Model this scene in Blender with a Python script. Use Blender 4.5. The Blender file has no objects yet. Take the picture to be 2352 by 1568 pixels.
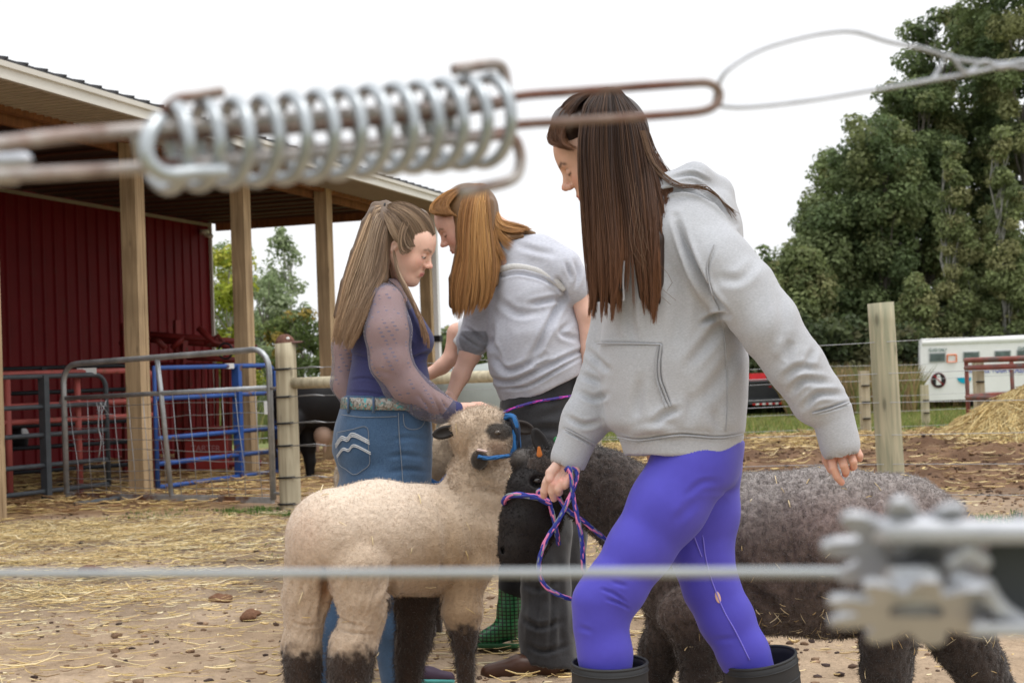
import bpy, math, random
import numpy as np
from math import radians as R, sin, cos, pi
from mathutils import Vector, Matrix

random.seed(7)
rng = np.random.default_rng(11)
SC = bpy.context.scene
COL = SC.collection

# ------------------------------------------------------------------ camera, world, sun, exposure
FPX = 3267.0                      # focal length in units of a 2352 wide picture (50 mm lens)
CAM = np.array([0.0, 0.0, 1.0])
PITCH, ROLL = R(1.157), R(2.1)
fwd = np.array([0, cos(PITCH), sin(PITCH)])
up0 = np.array([0, -sin(PITCH), cos(PITCH)])
rt0 = np.array([1.0, 0, 0])
RT = rt0 * cos(ROLL) - up0 * sin(ROLL)
UP = up0 * cos(ROLL) + rt0 * sin(ROLL)
cd = bpy.data.cameras.new('camera')
cd.lens = 50.0; cd.sensor_width = 36.0; cd.clip_start = 0.05; cd.clip_end = 2000
cd.dof.use_dof = True; cd.dof.focus_distance = 3.5; cd.dof.aperture_fstop = 9.0
cam = bpy.data.objects.new('camera', cd); COL.objects.link(cam)
M3 = Matrix(((RT[0], UP[0], -fwd[0]), (RT[1], UP[1], -fwd[1]), (RT[2], UP[2], -fwd[2])))
cam.matrix_world = Matrix.Translation(Vector(CAM)) @ M3.to_4x4()
SC.camera = cam

W = bpy.data.worlds.new('World'); SC.world = W; W.use_nodes = True
nt = W.node_tree; nt.nodes.clear()
wo = nt.nodes.new('ShaderNodeOutputWorld'); bg = nt.nodes.new('ShaderNodeBackground')
sk = nt.nodes.new('ShaderNodeTexSky'); sk.sky_type = 'NISHITA'; sk.sun_disc = False
sk.sun_elevation = R(69.6); sk.sun_rotation = R(126); sk.dust_density = 4.0; sk.air_density = 1.2
# a closed cloud deck hides nearly all of the blue: the sky's light is mixed into an even grey-white veil
mxw = nt.nodes.new('ShaderNodeMix'); mxw.data_type = 'RGBA'; mxw.inputs['Factor'].default_value = 0.95
tc = nt.nodes.new('ShaderNodeTexCoord')
nz = nt.nodes.new('ShaderNodeTexNoise'); nz.inputs['Scale'].default_value = 2.2; nz.inputs['Detail'].default_value = 5
mpw = nt.nodes.new('ShaderNodeMapping'); mpw.inputs['Scale'].default_value = (1, 1, 3.2)
cr = nt.nodes.new('ShaderNodeValToRGB')
cr.color_ramp.elements[0].position = .3; cr.color_ramp.elements[0].color = (9.35, 9.5, 9.75, 1)
cr.color_ramp.elements[1].position = .7; cr.color_ramp.elements[1].color = (10.2, 10.25, 10.35, 1)
nt.links.new(tc.outputs['Generated'], mpw.inputs['Vector']); nt.links.new(mpw.outputs[0], nz.inputs['Vector'])
nt.links.new(nz.outputs['Fac'], cr.inputs['Fac'])
# an overcast deck is brighter overhead than at the horizon
sx = nt.nodes.new('ShaderNodeSeparateXYZ'); nt.links.new(tc.outputs['Generated'], sx.inputs[0])
zr = nt.nodes.new('ShaderNodeMapRange'); zr.inputs[1].default_value = .15; zr.inputs[2].default_value = 1; zr.inputs[3].default_value = 1; zr.inputs[4].default_value = 1.75
nt.links.new(sx.outputs['Z'], zr.inputs[0])
vs = nt.nodes.new('ShaderNodeVectorMath'); vs.operation = 'SCALE'; nt.links.new(cr.outputs[0], vs.inputs[0]); nt.links.new(zr.outputs[0], vs.inputs['Scale'])
nt.links.new(sk.outputs[0], mxw.inputs['A']); nt.links.new(vs.outputs[0], mxw.inputs['B'])
nt.links.new(mxw.outputs['Result'], bg.inputs['Color']); bg.inputs['Strength'].default_value = 0.1
nt.links.new(bg.outputs[0], wo.inputs['Surface'])

sd = bpy.data.lights.new('sun', 'SUN'); sd.energy = 1.1; sd.angle = R(25); sd.color = (1.0, .965, .92)
sun = bpy.data.objects.new('sun', sd); COL.objects.link(sun)
_d = Vector((-0.30, 0.22, -1.0)).normalized()      # nearly overhead, a little from the right, behind the cloud
sun.rotation_euler = _d.to_track_quat('-Z', 'Y').to_euler()
SC.view_settings.view_transform = 'Standard'; SC.view_settings.look = 'None'
SC.view_settings.exposure = 0.15; SC.view_settings.gamma = 1.0; SC.view_settings.use_curve_mapping = False
SC.cycles.max_bounces = 8; SC.cycles.transparent_max_bounces = 16
SC.cycles.use_denoising = True

# ------------------------------------------------------------------ geometry helpers
def P(x, y, d):
    """the point seen at (x, y) of a 2352x1568 picture, d metres down the camera's axis"""
    return CAM + d * (fwd + RT * ((x - 1176) / FPX) + UP * ((784 - y) / FPX))
def at_depth(x, Y, z):
    """world point with height z standing at distance Y in picture column x (on the ground plane)"""
    X = (x - 1176) / FPX * Y
    return np.array([X, Y, z])
class Fr:
    """a local frame: x right, y down, z away, one unit = one picture unit at distance D"""
    def __init__(s, D): s.D = D; s.s = D / FPX; s.o = CAM + fwd * D
    def __call__(s, p):
        p = np.asarray(p, float).reshape(-1, 3)
        d = s.D + s.s * p[:, 2:3]; return CAM + d * (fwd + ((p[:, :1] - 1176) * RT + (784 - p[:, 1:2]) * UP) / FPX)

def _hash(i, j, k, seed):
    n = (i * 374761393 + j * 668265263 + k * 2147483647 + seed * 974711) & 0x7fffffff
    n = ((n ^ (n >> 13)) * 1274126177) & 0x7fffffff
    n = n ^ (n >> 16)
    return (n & 0xffff) / 65535.0
def noise(p, f=1.0, seed=0, octv=1):
    """value noise, -1..1"""
    p = np.asarray(p, float) * f
    if p.shape[1] == 2: p = np.c_[p, np.zeros(len(p))]
    out = np.zeros(len(p)); amp = 1.0; tot = 0
    for o in range(octv):
        i = np.floor(p).astype(np.int64); t = p - i; t = t * t * (3 - 2 * t)
        v = 0
        for a in (0, 1):
            wa = t[:, 0] if a else 1 - t[:, 0]
            for b in (0, 1):
                wb = t[:, 1] if b else 1 - t[:, 1]
                for c in (0, 1):
                    wc = t[:, 2] if c else 1 - t[:, 2]
                    v = v + wa * wb * wc * _hash(i[:, 0] + a, i[:, 1] + b, i[:, 2] + c, seed + o)
        out += amp * (v * 2 - 1); tot += amp; amp *= .5; p = p * 2.03 + 11.7
    return out / tot
def sstep(a, b, x):
    t = np.clip((x - a) / (b - a), 0, 1); return t * t * (3 - 2 * t)

ORG = {}
def mesh_np(name, V, F, col=None, smooth=True):
    """mesh from arrays; F is one (m,k) array or a list of such arrays"""
    if isinstance(F, np.ndarray): F = [F]
    F = [f for f in F if len(f)]
    me = bpy.data.meshes.new(name)
    V = np.asarray(V, np.float32)
    nl = sum(f.size for f in F); nf = sum(len(f) for f in F)
    me.vertices.add(len(V)); me.vertices.foreach_set('co', V.ravel())
    me.loops.add(nl); me.polygons.add(nf)
    me.loops.foreach_set('vertex_index', np.concatenate([f.ravel() for f in F]).astype(np.int32))
    st = []; c = 0
    for f in F:
        st.append(c + np.arange(len(f)) * f.shape[1]); c += f.size
    me.polygons.foreach_set('loop_start', np.concatenate(st).astype(np.int32))
    me.polygons.foreach_set('use_smooth', np.full(nf, smooth))
    me.update(calc_edges=True)
    if col is not None:
        a = me.color_attributes.new('Col', 'FLOAT_COLOR', 'POINT')
        a.data.foreach_set('color', np.c_[np.clip(col, 0, 1), np.ones(len(V))].astype(np.float32).ravel())
    return me
def link(name, me, mat=None, parent=None, org=None):
    o = bpy.data.objects.new(name, me); COL.objects.link(o)
    if mat is not None:
        if isinstance(mat, (list, tuple)):
            for m in mat: me.materials.append(m)
        else: me.materials.append(mat)
    if parent is not None:
        o.parent = parent; ORG[o] = ORG[parent]
    else:
        ORG[o] = np.zeros(3) if org is None else np.array(org, float); o.location = ORG[o]
    return o
def obj_np(name, V, F, mat, parent=None, col=None, smooth=True, org=None):
    V = np.asarray(V, float)
    if parent is not None: base = ORG[parent]
    else:
        base = np.array(org, float) if org is not None else np.array([V[:, 0].mean(), V[:, 1].mean(), V[:, 2].min()])
    return link(name, mesh_np(name, V - base, F, col, smooth), mat, parent, base)
def tag(o, label=None, cat=None, group=None, kind=None):
    if label: o['label'] = label
    if cat: o['category'] = cat
    if group: o['group'] = group
    if kind: o['kind'] = kind
    return o
def thing(name, label, cat, loc, group=None, rz=0):
    o = bpy.data.objects.new(name, None); COL.objects.link(o)
    o.location = loc; o.rotation_euler.z = rz; o.empty_display_size = .1
    ORG[o] = np.array(loc, float)
    return tag(o, label, cat, group)

class MB:
    def __init__(s): s.V = []; s.F = {}; s.C = []; s.n = 0
    def add(s, V, F, col=None):
        V = np.asarray(V, float); F = np.asarray(F, int)
        s.F.setdefault(F.shape[1], []).append(F + s.n)
        s.V.append(V); s.n += len(V)
        if col is not None:
            s.C.append(np.broadcast_to(np.asarray(col, float), (len(V), 3)))
        return s
    def box(s, c, sz, rz=0, col=None, M=None):
        hx, hy, hz = [q / 2 for q in sz]
        v = np.array([(x, y, z) for x in (-hx, hx) for y in (-hy, hy) for z in (-hz, hz)])
        if M is not None: v = v @ np.array(M).T
        elif rz:
            cc, ss = cos(rz), sin(rz); v = np.c_[v[:, 0] * cc - v[:, 1] * ss, v[:, 0] * ss + v[:, 1] * cc, v[:, 2]]
        f = [(0, 1, 3, 2), (4, 6, 7, 5), (0, 4, 5, 1), (2, 3, 7, 6), (0, 2, 6, 4), (1, 5, 7, 3)]
        return s.add(v + np.array(c), f, col)
    def tube(s, pts, r, n=8, col=None, closed=False, cap=True):
        V, Q, caps = tube(pts, r, n, closed)
        b = s.n
        s.add(V, Q, col)
        if cap and not closed:
            for cp in caps: s.F.setdefault(len(cp), []).append(np.array([cp]) + b)
        return s
    def build(s, name, mat, parent=None, smooth=True, org=None):
        V = np.concatenate(s.V); F = [np.concatenate(f) for f in s.F.values()]
        col = np.concatenate(s.C) if s.C and sum(len(c) for c in s.C) == len(V) else None
        o = obj_np(name, V, F, mat, parent, col, smooth, org)
        if smooth == 'auto' or smooth is True:
            pass
        return o
def tube(pts, r, n=8, closed=False):
    pts = np.asarray(pts, float); K = len(pts)
    r = np.broadcast_to(np.asarray(r, float), (K,))
    if closed: T = np.roll(pts, -1, 0) - np.roll(pts, 1, 0)
    else:
        T = np.gradient(pts, axis=0)
    T /= np.linalg.norm(T, axis=1)[:, None] + 1e-12
    a = np.array([0, 0, 1.0]) if abs(T[0][2]) < .9 else np.array([1.0, 0, 0])
    N = np.cross(T[0], a); N /= np.linalg.norm(N)
    Ns = []
    for k in range(K):
        N = N - T[k] * np.dot(N, T[k]); N /= np.linalg.norm(N) + 1e-12; Ns.append(N)
    Ns = np.array(Ns); B = np.cross(T, Ns)
    ang = np.arange(n) * 2 * pi / n
    V = pts[:, None] + r[:, None, None] * (Ns[:, None] * np.cos(ang)[None, :, None] + B[:, None] * np.sin(ang)[None, :, None])
    V = V.reshape(-1, 3)
    kk = K if closed else K - 1
    i = np.arange(kk)[:, None] * n; j = ((np.arange(kk)[:, None] + 1) % K) * n; a = np.arange(n)[None]; b = (a + 1) % n
    Q = np.stack([i + a, i + b, j + b, j + a], -1).reshape(-1, 4)
    return V, Q, [list(range(n))[::-1], list(range((K - 1) * n, K * n))]
def spline(pts, n=8):
    """Catmull-Rom through pts, n samples a span"""
    p = np.asarray(pts, float); q = np.vstack([2 * p[0] - p[1], p, 2 * p[-1] - p[-2]])
    out = []
    for k in range(len(p) - 1):
        a, b, c, d = q[k:k + 4]
        for t in np.linspace(0, 1, n, endpoint=False):
            out.append(.5 * (2 * b + (c - a) * t + (2 * a - 5 * b + 4 * c - d) * t * t + (3 * b - a - 3 * c + d) * t ** 3))
    out.append(p[-1]); return np.array(out)
def resample(pts, K):
    p = np.asarray(pts, float); d = np.r_[0, np.cumsum(np.linalg.norm(np.diff(p, axis=0), axis=1))]
    t = np.linspace(0, d[-1], K); return np.stack([np.interp(t, d, p[:, i]) for i in range(p.shape[1])], 1)
def strands(paths, rad, n=3):
    """(N,K,3) paths -> thin n-sided tubes; rad (N,K) or (K,)"""
    N, K, _ = paths.shape
    T = np.gradient(paths, axis=1); T /= np.linalg.norm(T, axis=2, keepdims=True) + 1e-12
    a = np.array([.31, .2, .93]); A = np.cross(T, a); A /= np.linalg.norm(A, axis=2, keepdims=True) + 1e-12
    B = np.cross(T, A); rad = np.broadcast_to(rad, (N, K))
    ang = np.arange(n) * 2 * pi / n
    V = paths[:, :, None] + rad[:, :, None, None] * (A[:, :, None] * np.cos(ang)[:, None] + B[:, :, None] * np.sin(ang)[:, None])
    s = (np.arange(N) * K * n)[:, None, None]; k = (np.arange(K - 1) * n)[None, :, None]; i = np.arange(n)[None, None]
    j = (i + 1) % n
    Q = np.stack([s + k + i, s + k + j, s + k + n + j, s + k + n + i], -1).reshape(-1, 4)
    return V.reshape(-1, 3), Q

# ------------------------------------------------------------------ signed distance modelling
class SDF:
    def __init__(s, lo, hi, h):
        s.lo = np.array(lo, float); s.h = h
        s.n = np.ceil((np.array(hi, float) - s.lo) / h).astype(int) + 1
        s.F = np.full(s.n, 60.0, np.float32)
    def _box(s, lo, hi):
        a = np.maximum(np.floor((np.array(lo) - s.lo) / s.h).astype(int), 0)
        b = np.minimum(np.ceil((np.array(hi) - s.lo) / s.h).astype(int) + 1, s.n)
        if (b <= a).any(): return None, None
        sl = tuple(slice(x, y) for x, y in zip(a, b))
        g = [(s.lo[i] + np.arange(a[i], b[i]) * s.h).astype(np.float32) for i in range(3)]
        return sl, (g[0][:, None, None], g[1][None, :, None], g[2][None, None, :])
    def _mix(s, sl, d, k, op):
        A = s.F[sl]
        if op == '-':
            d = -d
            if k > 0:
                h = np.maximum(k - np.abs(A - d), 0) / k; s.F[sl] = np.maximum(A, d) + h * h * k * .25
            else: s.F[sl] = np.maximum(A, d)
        else:
            if k > 0:
                h = np.maximum(k - np.abs(A - d), 0) / k; s.F[sl] = np.minimum(A, d) - h * h * k * .25
            else: s.F[sl] = np.minimum(A, d)
    def cap(s, a, b, ra, rb=None, k=0, zz=1.0, op='+'):
        rb = ra if rb is None else rb
        a = np.array(a, float); b = np.array(b, float); m = max(ra, rb) * max(1, zz) + k + 2 * s.h
        sl, g = s._box(np.minimum(a, b) - m, np.maximum(a, b) + m)
        if sl is None: return s
        X, Y, Z = g[0] - a[0], g[1] - a[1], (g[2] - a[2]) / zz
        ba = (b - a); ba[2] /= zz; L = max(float(ba @ ba), 1e-9)
        t = np.clip((X * ba[0] + Y * ba[1] + Z * ba[2]) / L, 0, 1)
        d = np.sqrt((X - t * ba[0]) ** 2 + (Y - t * ba[1]) ** 2 + (Z - t * ba[2]) ** 2) - (ra + t * (rb - ra))
        s._mix(sl, d, k, op); return s
    def chain(s, pts, k=0, zz=1.0, sub=1, op='+'):
        """pts: (x,y,z,r[,zz])"""
        p = [tuple(q) for q in pts]
        for q0, q1 in zip(p[:-1], p[1:]):
            z = zz if len(q0) < 5 else (q0[4] + q1[4]) / 2
            s.cap(q0[:3], q1[:3], q0[3], q1[3], k, z, op)
        return s
    def ell(s, c, r, rot=None, k=0, op='+'):
        c = np.array(c, float); m = max(r) + k + 2 * s.h
        sl, g = s._box(c - m, c + m)
        if sl is None: return s
        X, Y, Z = g[0] - c[0], g[1] - c[1], g[2] - c[2]
        if rot is not None:
            Rm = np.array(rot)         # columns: local axes
            X, Y, Z = (Rm[0, 0] * X + Rm[1, 0] * Y + Rm[2, 0] * Z, Rm[0, 1] * X + Rm[1, 1] * Y + Rm[2, 1] * Z,
                       Rm[0, 2] * X + Rm[1, 2] * Y + Rm[2, 2] * Z)
        q = np.sqrt((X / r[0]) ** 2 + (Y / r[1]) ** 2 + (Z / r[2]) ** 2)
        q2 = np.sqrt((X / r[0] ** 2) ** 2 + (Y / r[1] ** 2) ** 2 + (Z / r[2] ** 2) ** 2) + 1e-9
        d = q * (q - 1) / q2
        s._mix(sl, d, k, op); return s
    def loft(s, secs, k=0, op='+'):
        """elliptic cross-sections down the y axis: (y, xl, xr, zn, zf); a solid of stacked ellipses"""
        secs = sorted(secs); S = np.array(secs, float)
        lo = (S[:, 1].min() - k - 10, S[0, 0] - k - 10, S[:, 3].min() - k - 10)
        hi = (S[:, 2].max() + k + 10, S[-1, 0] + k + 10, S[:, 4].max() + k + 10)
        sl, g = s._box(lo, hi)
        if sl is None: return s
        y = g[1]; yc = np.clip(y, S[0, 0], S[-1, 0]).ravel()
        Sp = spline(S, 6); I = [np.interp(yc, Sp[:, 0], Sp[:, i])[None, :, None] for i in range(1, 5)]
        cx, rx = (I[0] + I[1]) / 2, (I[1] - I[0]) / 2; cz, rz = (I[2] + I[3]) / 2, (I[3] - I[2]) / 2
        X = g[0] - cx; Z = g[2] - cz; e = 2.4
        q = ((np.abs(X) / rx) ** e + (np.abs(Z) / rz) ** e) ** (1 / e)
        d = (q - 1) * np.minimum(rx, rz)
        dy = np.maximum(S[0, 0] - y, y - S[-1, 0])
        d = np.maximum(d, dy).astype(np.float32)
        s._mix(sl, d, k, op); return s
    def mesh(s):
        F = s.F; n = s.n; ins = F < 0
        c = np.zeros(tuple(n - 1), np.int8)
        for a in (0, 1):
            for b in (0, 1):
                for d in (0, 1):
                    c += ins[a:n[0] - 1 + a, b:n[1] - 1 + b, d:n[2] - 1 + d]
        act = (c > 0) & (c < 8); idx = np.argwhere(act)
        ID = np.full(act.shape, -1, np.int64); ID[act] = np.arange(len(idx))
        acc = np.zeros((len(idx), 3)); cnt = np.zeros(len(idx))
        cor = [(a, b, d) for a in (0, 1) for b in (0, 1) for d in (0, 1)]
        val = {q: F[idx[:, 0] + q[0], idx[:, 1] + q[1], idx[:, 2] + q[2]] for q in cor}
        for q in cor:
            for ax in range(3):
                if q[ax] == 0:
                    q2 = list(q); q2[ax] = 1; q2 = tuple(q2)
                    v0, v1 = val[q], val[q2]; m = (v0 < 0) != (v1 < 0)
                    t = v0[m] / (v0[m] - v1[m])
                    p = np.tile(np.array(q, float), (m.sum(), 1)); p[:, ax] = t
                    acc[m] += p; cnt[m] += 1
        V = s.lo + s.h * (idx + acc / cnt[:, None])
        Qs = []
        for ax in range(3):
            a1, a2 = (ax + 1) % 3, (ax + 2) % 3
            sl0 = [slice(None)] * 3; sl1 = [slice(None)] * 3
            sl0[ax] = slice(0, n[ax] - 1); sl1[ax] = slice(1, n[ax])
            for k_ in (a1, a2): sl0[k_] = slice(1, n[k_] - 1); sl1[k_] = slice(1, n[k_] - 1)
            A, B = ins[tuple(sl0)], ins[tuple(sl1)]
            e = np.argwhere(A != B)
            if not len(e): continue
            sg = A[tuple(e.T)]
            e = e.copy(); e[:, a1] += 1; e[:, a2] += 1
            def cell(o1, o2):
                q = e.copy(); q[:, a1] -= o1; q[:, a2] -= o2; return ID[tuple(q.T)]
            q = np.stack([cell(1, 1), cell(0, 1), cell(0, 0), cell(1, 0)], 1)
            q[~sg] = q[~sg][:, ::-1]; Qs.append(q)
        Q = np.concatenate(Qs)
        return V, Q
def mirror_fix(Q): return Q[:, ::-1]
def vnorm(V, Q):
    n = np.cross(V[Q[:, 2]] - V[Q[:, 0]], V[Q[:, 3]] - V[Q[:, 1]])
    N = np.zeros_like(V)
    for i in range(4): 
        for c in range(3): N[:, c] += np.bincount(Q[:, i], n[:, c], len(V))
    return N / (np.linalg.norm(N, axis=1)[:, None] + 1e-12)
def relax(V, Q, it=2, lam=.5):
    for _ in range(it):
        S = np.zeros_like(V); C = np.zeros(len(V))
        for i in range(4):
            for j in (1, 3):
                o = Q[:, (i + j) % 4]
                for c in range(3): S[:, c] += np.bincount(Q[:, i], V[o, c], len(V))
                C += np.bincount(Q[:, i], minlength=len(V))
        V = V + lam * (S / np.maximum(C, 1)[:, None] - V)
    return V
def pdist2(V, poly):
    """xy distance of V to a polyline, and the parameter along it"""
    poly = np.asarray(poly, float); best = np.full(len(V), 1e9); tt = np.zeros(len(V)); n = len(poly) - 1
    for i in range(n):
        a, b = poly[i], poly[i + 1]; ba = b - a; t = np.clip(((V[:, 0] - a[0]) * ba[0] + (V[:, 1] - a[1]) * ba[1]) / (ba @ ba + 1e-9), 0, 1)
        d = np.hypot(V[:, 0] - a[0] - t * ba[0], V[:, 1] - a[1] - t * ba[1]); m = d < best
        best[m] = d[m]; tt[m] = (i + t[m]) / n
    return best, tt
def folds(V, N, lines):
    """press folds into cloth: (polyline, width, depth) moves the cloth in (depth>0) or out along its normal, on the near side"""
    V = V.copy(); m0 = N[:, 2] < .25; lines = [(a, b, c * 1.6) for a, b, c in lines]
    for pl, w, dp in lines:
        pl = np.asarray(pl, float)
        if len(pl) > 2: pl = spline(pl, 5)
        d, t = pdist2(V, pl); g = np.exp(-(d / w) ** 2) * np.sin(np.clip(t, .02, .98) * pi) ** .6 * m0
        V -= N * (dp * g)[:, None]
        # the cloth piled up beside the fold
        g2 = np.exp(-((d - 1.6 * w) / (w * .8)) ** 2) * np.sin(np.clip(t, .02, .98) * pi) ** .6 * m0
        V += N * (dp * .35 * g2)[:, None]
    return V

# ------------------------------------------------------------------ materials
def nodes(name):
    m = bpy.data.materials.new(name); m.use_nodes = True
    t = m.node_tree; b = t.nodes['Principled BSDF']; return m, t, b
def mk(name, base, rough=.7, metal=0, var=.15, vscale=6, bump=0, bscale=60, usecol=False, spec=.3, stretch=(1, 1, 1),
       second=None, sfac=(.45, .62), sscale=4, sheen=0, detail=5, bdist=.01, sub=0):
    m, t, b = nodes(name); N = t.nodes.new; L = t.links.new
    b.inputs['Roughness'].default_value = rough; b.inputs['Metallic'].default_value = metal
    b.inputs['Specular IOR Level'].default_value = spec
    if sheen: b.inputs['Sheen Weight'].default_value = sheen
    if sub: b.inputs['Subsurface Weight'].default_value = sub; b.inputs['Subsurface Radius'].default_value = (.012, .005, .003); b.inputs['Subsurface Scale'].default_value = 1.0
    tc = N('ShaderNodeTexCoord'); mp = N('ShaderNodeMapping'); mp.inputs['Scale'].default_value = stretch
    L(tc.outputs['Object'], mp.inputs['Vector'])
    if usecol:
        at = N('ShaderNodeAttribute'); at.attribute_name = 'Col'; src = at.outputs['Color']
    else:
        rg = N('ShaderNodeRGB'); rg.outputs[0].default_value = (*base, 1); src = rg.outputs[0]
    if second is not None:
        n2 = N('ShaderNodeTexNoise'); n2.inputs['Scale'].default_value = sscale; n2.inputs['Detail'].default_value = 8; n2.inputs['Roughness'].default_value = .65
        L(mp.outputs[0], n2.inputs['Vector'])
        r2 = N('ShaderNodeMapRange'); r2.inputs[1].default_value = sfac[0]; r2.inputs[2].default_value = sfac[1]
        L(n2.outputs['Fac'], r2.inputs[0])
        mx = N('ShaderNodeMix'); mx.data_type = 'RGBA'; L(r2.outputs[0], mx.inputs['Factor'])
        L(src, mx.inputs['A']); mx.inputs['B'].default_value = (*second, 1); src = mx.outputs['Result']
    if var:
        nz = N('ShaderNodeTexNoise'); nz.inputs['Scale'].default_value = vscale; nz.inputs['Detail'].default_value = detail; nz.inputs['Roughness'].default_value = .6
        L(mp.outputs[0], nz.inputs['Vector'])
        mr = N('ShaderNodeMapRange'); mr.inputs[1].default_value = .25; mr.inputs[2].default_value = .75
        mr.inputs[3].default_value = 1 - var; mr.inputs[4].default_value = 1 + var; L(nz.outputs['Fac'], mr.inputs[0])
        vm = N('ShaderNodeVectorMath'); vm.operation = 'SCALE'; L(src, vm.inputs[0]); L(mr.outputs[0], vm.inputs['Scale']); src = vm.outputs[0]
    L(src, b.inputs['Base Color'])
    if bump:
        nb = N('ShaderNodeTexNoise'); nb.inputs['Scale'].default_value = bscale; nb.inputs['Detail'].default_value = 4
        L(mp.outputs[0], nb.inputs['Vector']); bu = N('ShaderNodeBump'); bu.inputs['Strength'].default_value = bump; bu.inputs['Distance'].default_value = bdist
        L(nb.outputs['Fac'], bu.inputs['Height']); L(bu.outputs[0], b.inputs['Normal'])
    return m
def mk_wood(name, c1, c2, scale=1.0, bump=.3):
    m, t, b = nodes(name); N = t.nodes.new; L = t.links.new
    b.inputs['Roughness'].default_value = .8; b.inputs['Specular IOR Level'].default_value = .2
    tc = N('ShaderNodeTexCoord'); mp = N('ShaderNodeMapping'); mp.inputs['Scale'].default_value = (14 * scale, 14 * scale, .9 * scale)
    L(tc.outputs['Object'], mp.inputs['Vector'])
    n1 = N('ShaderNodeTexNoise'); n1.inputs['Scale'].default_value = 2.2; n1.inputs['Detail'].default_value = 7; n1.inputs['Distortion'].default_value = .6
    L(mp.outputs[0], n1.inputs['Vector'])
    cr = N('ShaderNodeValToRGB'); e = cr.color_ramp.elements; e[0].position = .34; e[0].color = (*c2, 1); e[1].position = .62; e[1].color = (*c1, 1)
    L(n1.outputs['Fac'], cr.inputs['Fac'])
    n2 = N('ShaderNodeTexNoise'); n2.inputs['Scale'].default_value = 2.0; L(tc.outputs['Object'], n2.inputs['Vector'])
    vo = N('ShaderNodeTexVoronoi'); vo.inputs['Scale'].default_value = 1.0
    mp2 = N('ShaderNodeMapping'); mp2.inputs['Scale'].default_value = (7, 7, 2.2); L(tc.outputs['Object'], mp2.inputs['Vector']); L(mp2.outputs[0], vo.inputs['Vector'])
    kr = N('ShaderNodeMapRange'); kr.inputs[1].default_value = .05; kr.inputs[2].default_value = .12; kr.inputs[3].default_value = .55; kr.inputs[4].default_value = 1
    L(vo.outputs['Distance'], kr.inputs[0])
    mr = N('ShaderNodeMapRange'); mr.inputs[1].default_value = .3; mr.inputs[2].default_value = .7; mr.inputs[3].default_value = .78; mr.inputs[4].default_value = 1.15
    L(n2.outputs['Fac'], mr.inputs[0])
    mm = N('ShaderNodeMath'); mm.operation = 'MULTIPLY'; L(mr.outputs[0], mm.inputs[0]); L(kr.outputs[0], mm.inputs[1])
    vm = N('ShaderNodeVectorMath'); vm.operation = 'SCALE'; L(cr.outputs[0], vm.inputs[0]); L(mm.outputs[0], vm.inputs['Scale']); L(vm.outputs[0], b.inputs['Base Color'])
    bu = N('ShaderNodeBump'); bu.inputs['Strength'].default_value = bump; bu.inputs['Distance'].default_value = .01
    L(n1.outputs['Fac'], bu.inputs['Height']); L(bu.outputs[0], b.inputs['Normal'])
    return m
def mk_leaf(name):
    m, t, b = nodes(name); N = t.nodes.new; L = t.links.new
    at = N('ShaderNodeAttribute'); at.attribute_name = 'Col'
    L(at.outputs['Color'], b.inputs['Base Color']); b.inputs['Roughness'].default_value = .55; b.inputs['Specular IOR Level'].default_value = .25
    tr = N('ShaderNodeBsdfTranslucent'); L(at.outputs['Color'], tr.inputs['Color'])
    mx = N('ShaderNodeMixShader'); mx.inputs[0].default_value = .42
    out = t.nodes['Material Output']; L(b.outputs[0], mx.inputs[1]); L(tr.outputs[0], mx.inputs[2]); L(mx.outputs[0], out.inputs['Surface'])
    return m

MT = {}
MT['leaf'] = mk_leaf('leaf')
MT['bark'] = mk('bark', (.16, .14, .12), .9, var=.4, vscale=6, bump=.5, bscale=20)
MT['post_wood'] = mk_wood('barn_post_wood', (.50, .36, .215), (.34, .235, .135))
MT['fence_wood'] = mk_wood('fence_post_wood', (.52, .46, .33), (.34, .29, .20))
MT['beam_wood'] = mk_wood('beam_wood', (.27, .12, .05), (.18, .08, .035))
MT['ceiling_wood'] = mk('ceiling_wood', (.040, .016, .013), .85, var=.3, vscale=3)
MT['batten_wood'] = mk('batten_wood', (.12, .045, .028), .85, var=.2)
MT['red_metal'] = mk('red_metal', (.135, .003, .006), .55, var=.16, vscale=2.5, spec=.12, second=(.09, .012, .010), sfac=(.56, .8), sscale=5)
MT['white_metal'] = mk('white_metal', (.66, .63, .57), .5, var=.06, vscale=3)
MT['galv'] = mk('galvanised', (.36, .375, .39), .45, metal=.55, var=.25, vscale=9, second=(.52, .53, .54), sfac=(.4, .7), sscale=5)
MT['galv_rust'] = mk('galvanised_rusty', (.40, .41, .42), .5, metal=.4, var=.3, vscale=9, second=(.20, .10, .06), sfac=(.5, .6), sscale=3.5)
MT['gate_dark'] = mk('dark_grey_paint', (.075, .085, .095), .5, var=.25, vscale=8)
MT['gate_black'] = mk('black_paint', (.016, .018, .022), .5, var=.25, vscale=8)
MT['gate_red'] = mk('faded_red_paint', (.42, .10, .085), .5, var=.2, vscale=6, second=(.22, .09, .06), sfac=(.58, .7), sscale=9)
MT['chute_red'] = mk('chute_red_paint', (.17, .018, .016), .5, var=.25, vscale=6, second=(.08, .03, .02), sfac=(.55, .68), sscale=7)
MT['gate_blue'] = mk('blue_paint', (.032, .09, .31), .45, var=.2, vscale=6, second=(.14, .07, .045), sfac=(.56, .62), sscale=8)
MT['wire'] = mk('fence_wire', (.42, .43, .45), .45, metal=.7, var=.15)
MT['black_plastic'] = mk('black_plastic', (.015, .015, .016), .5, var=.1)
MT['white_paint'] = mk('white_paint', (.80, .80, .79), .4, var=.04, vscale=3)
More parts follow.
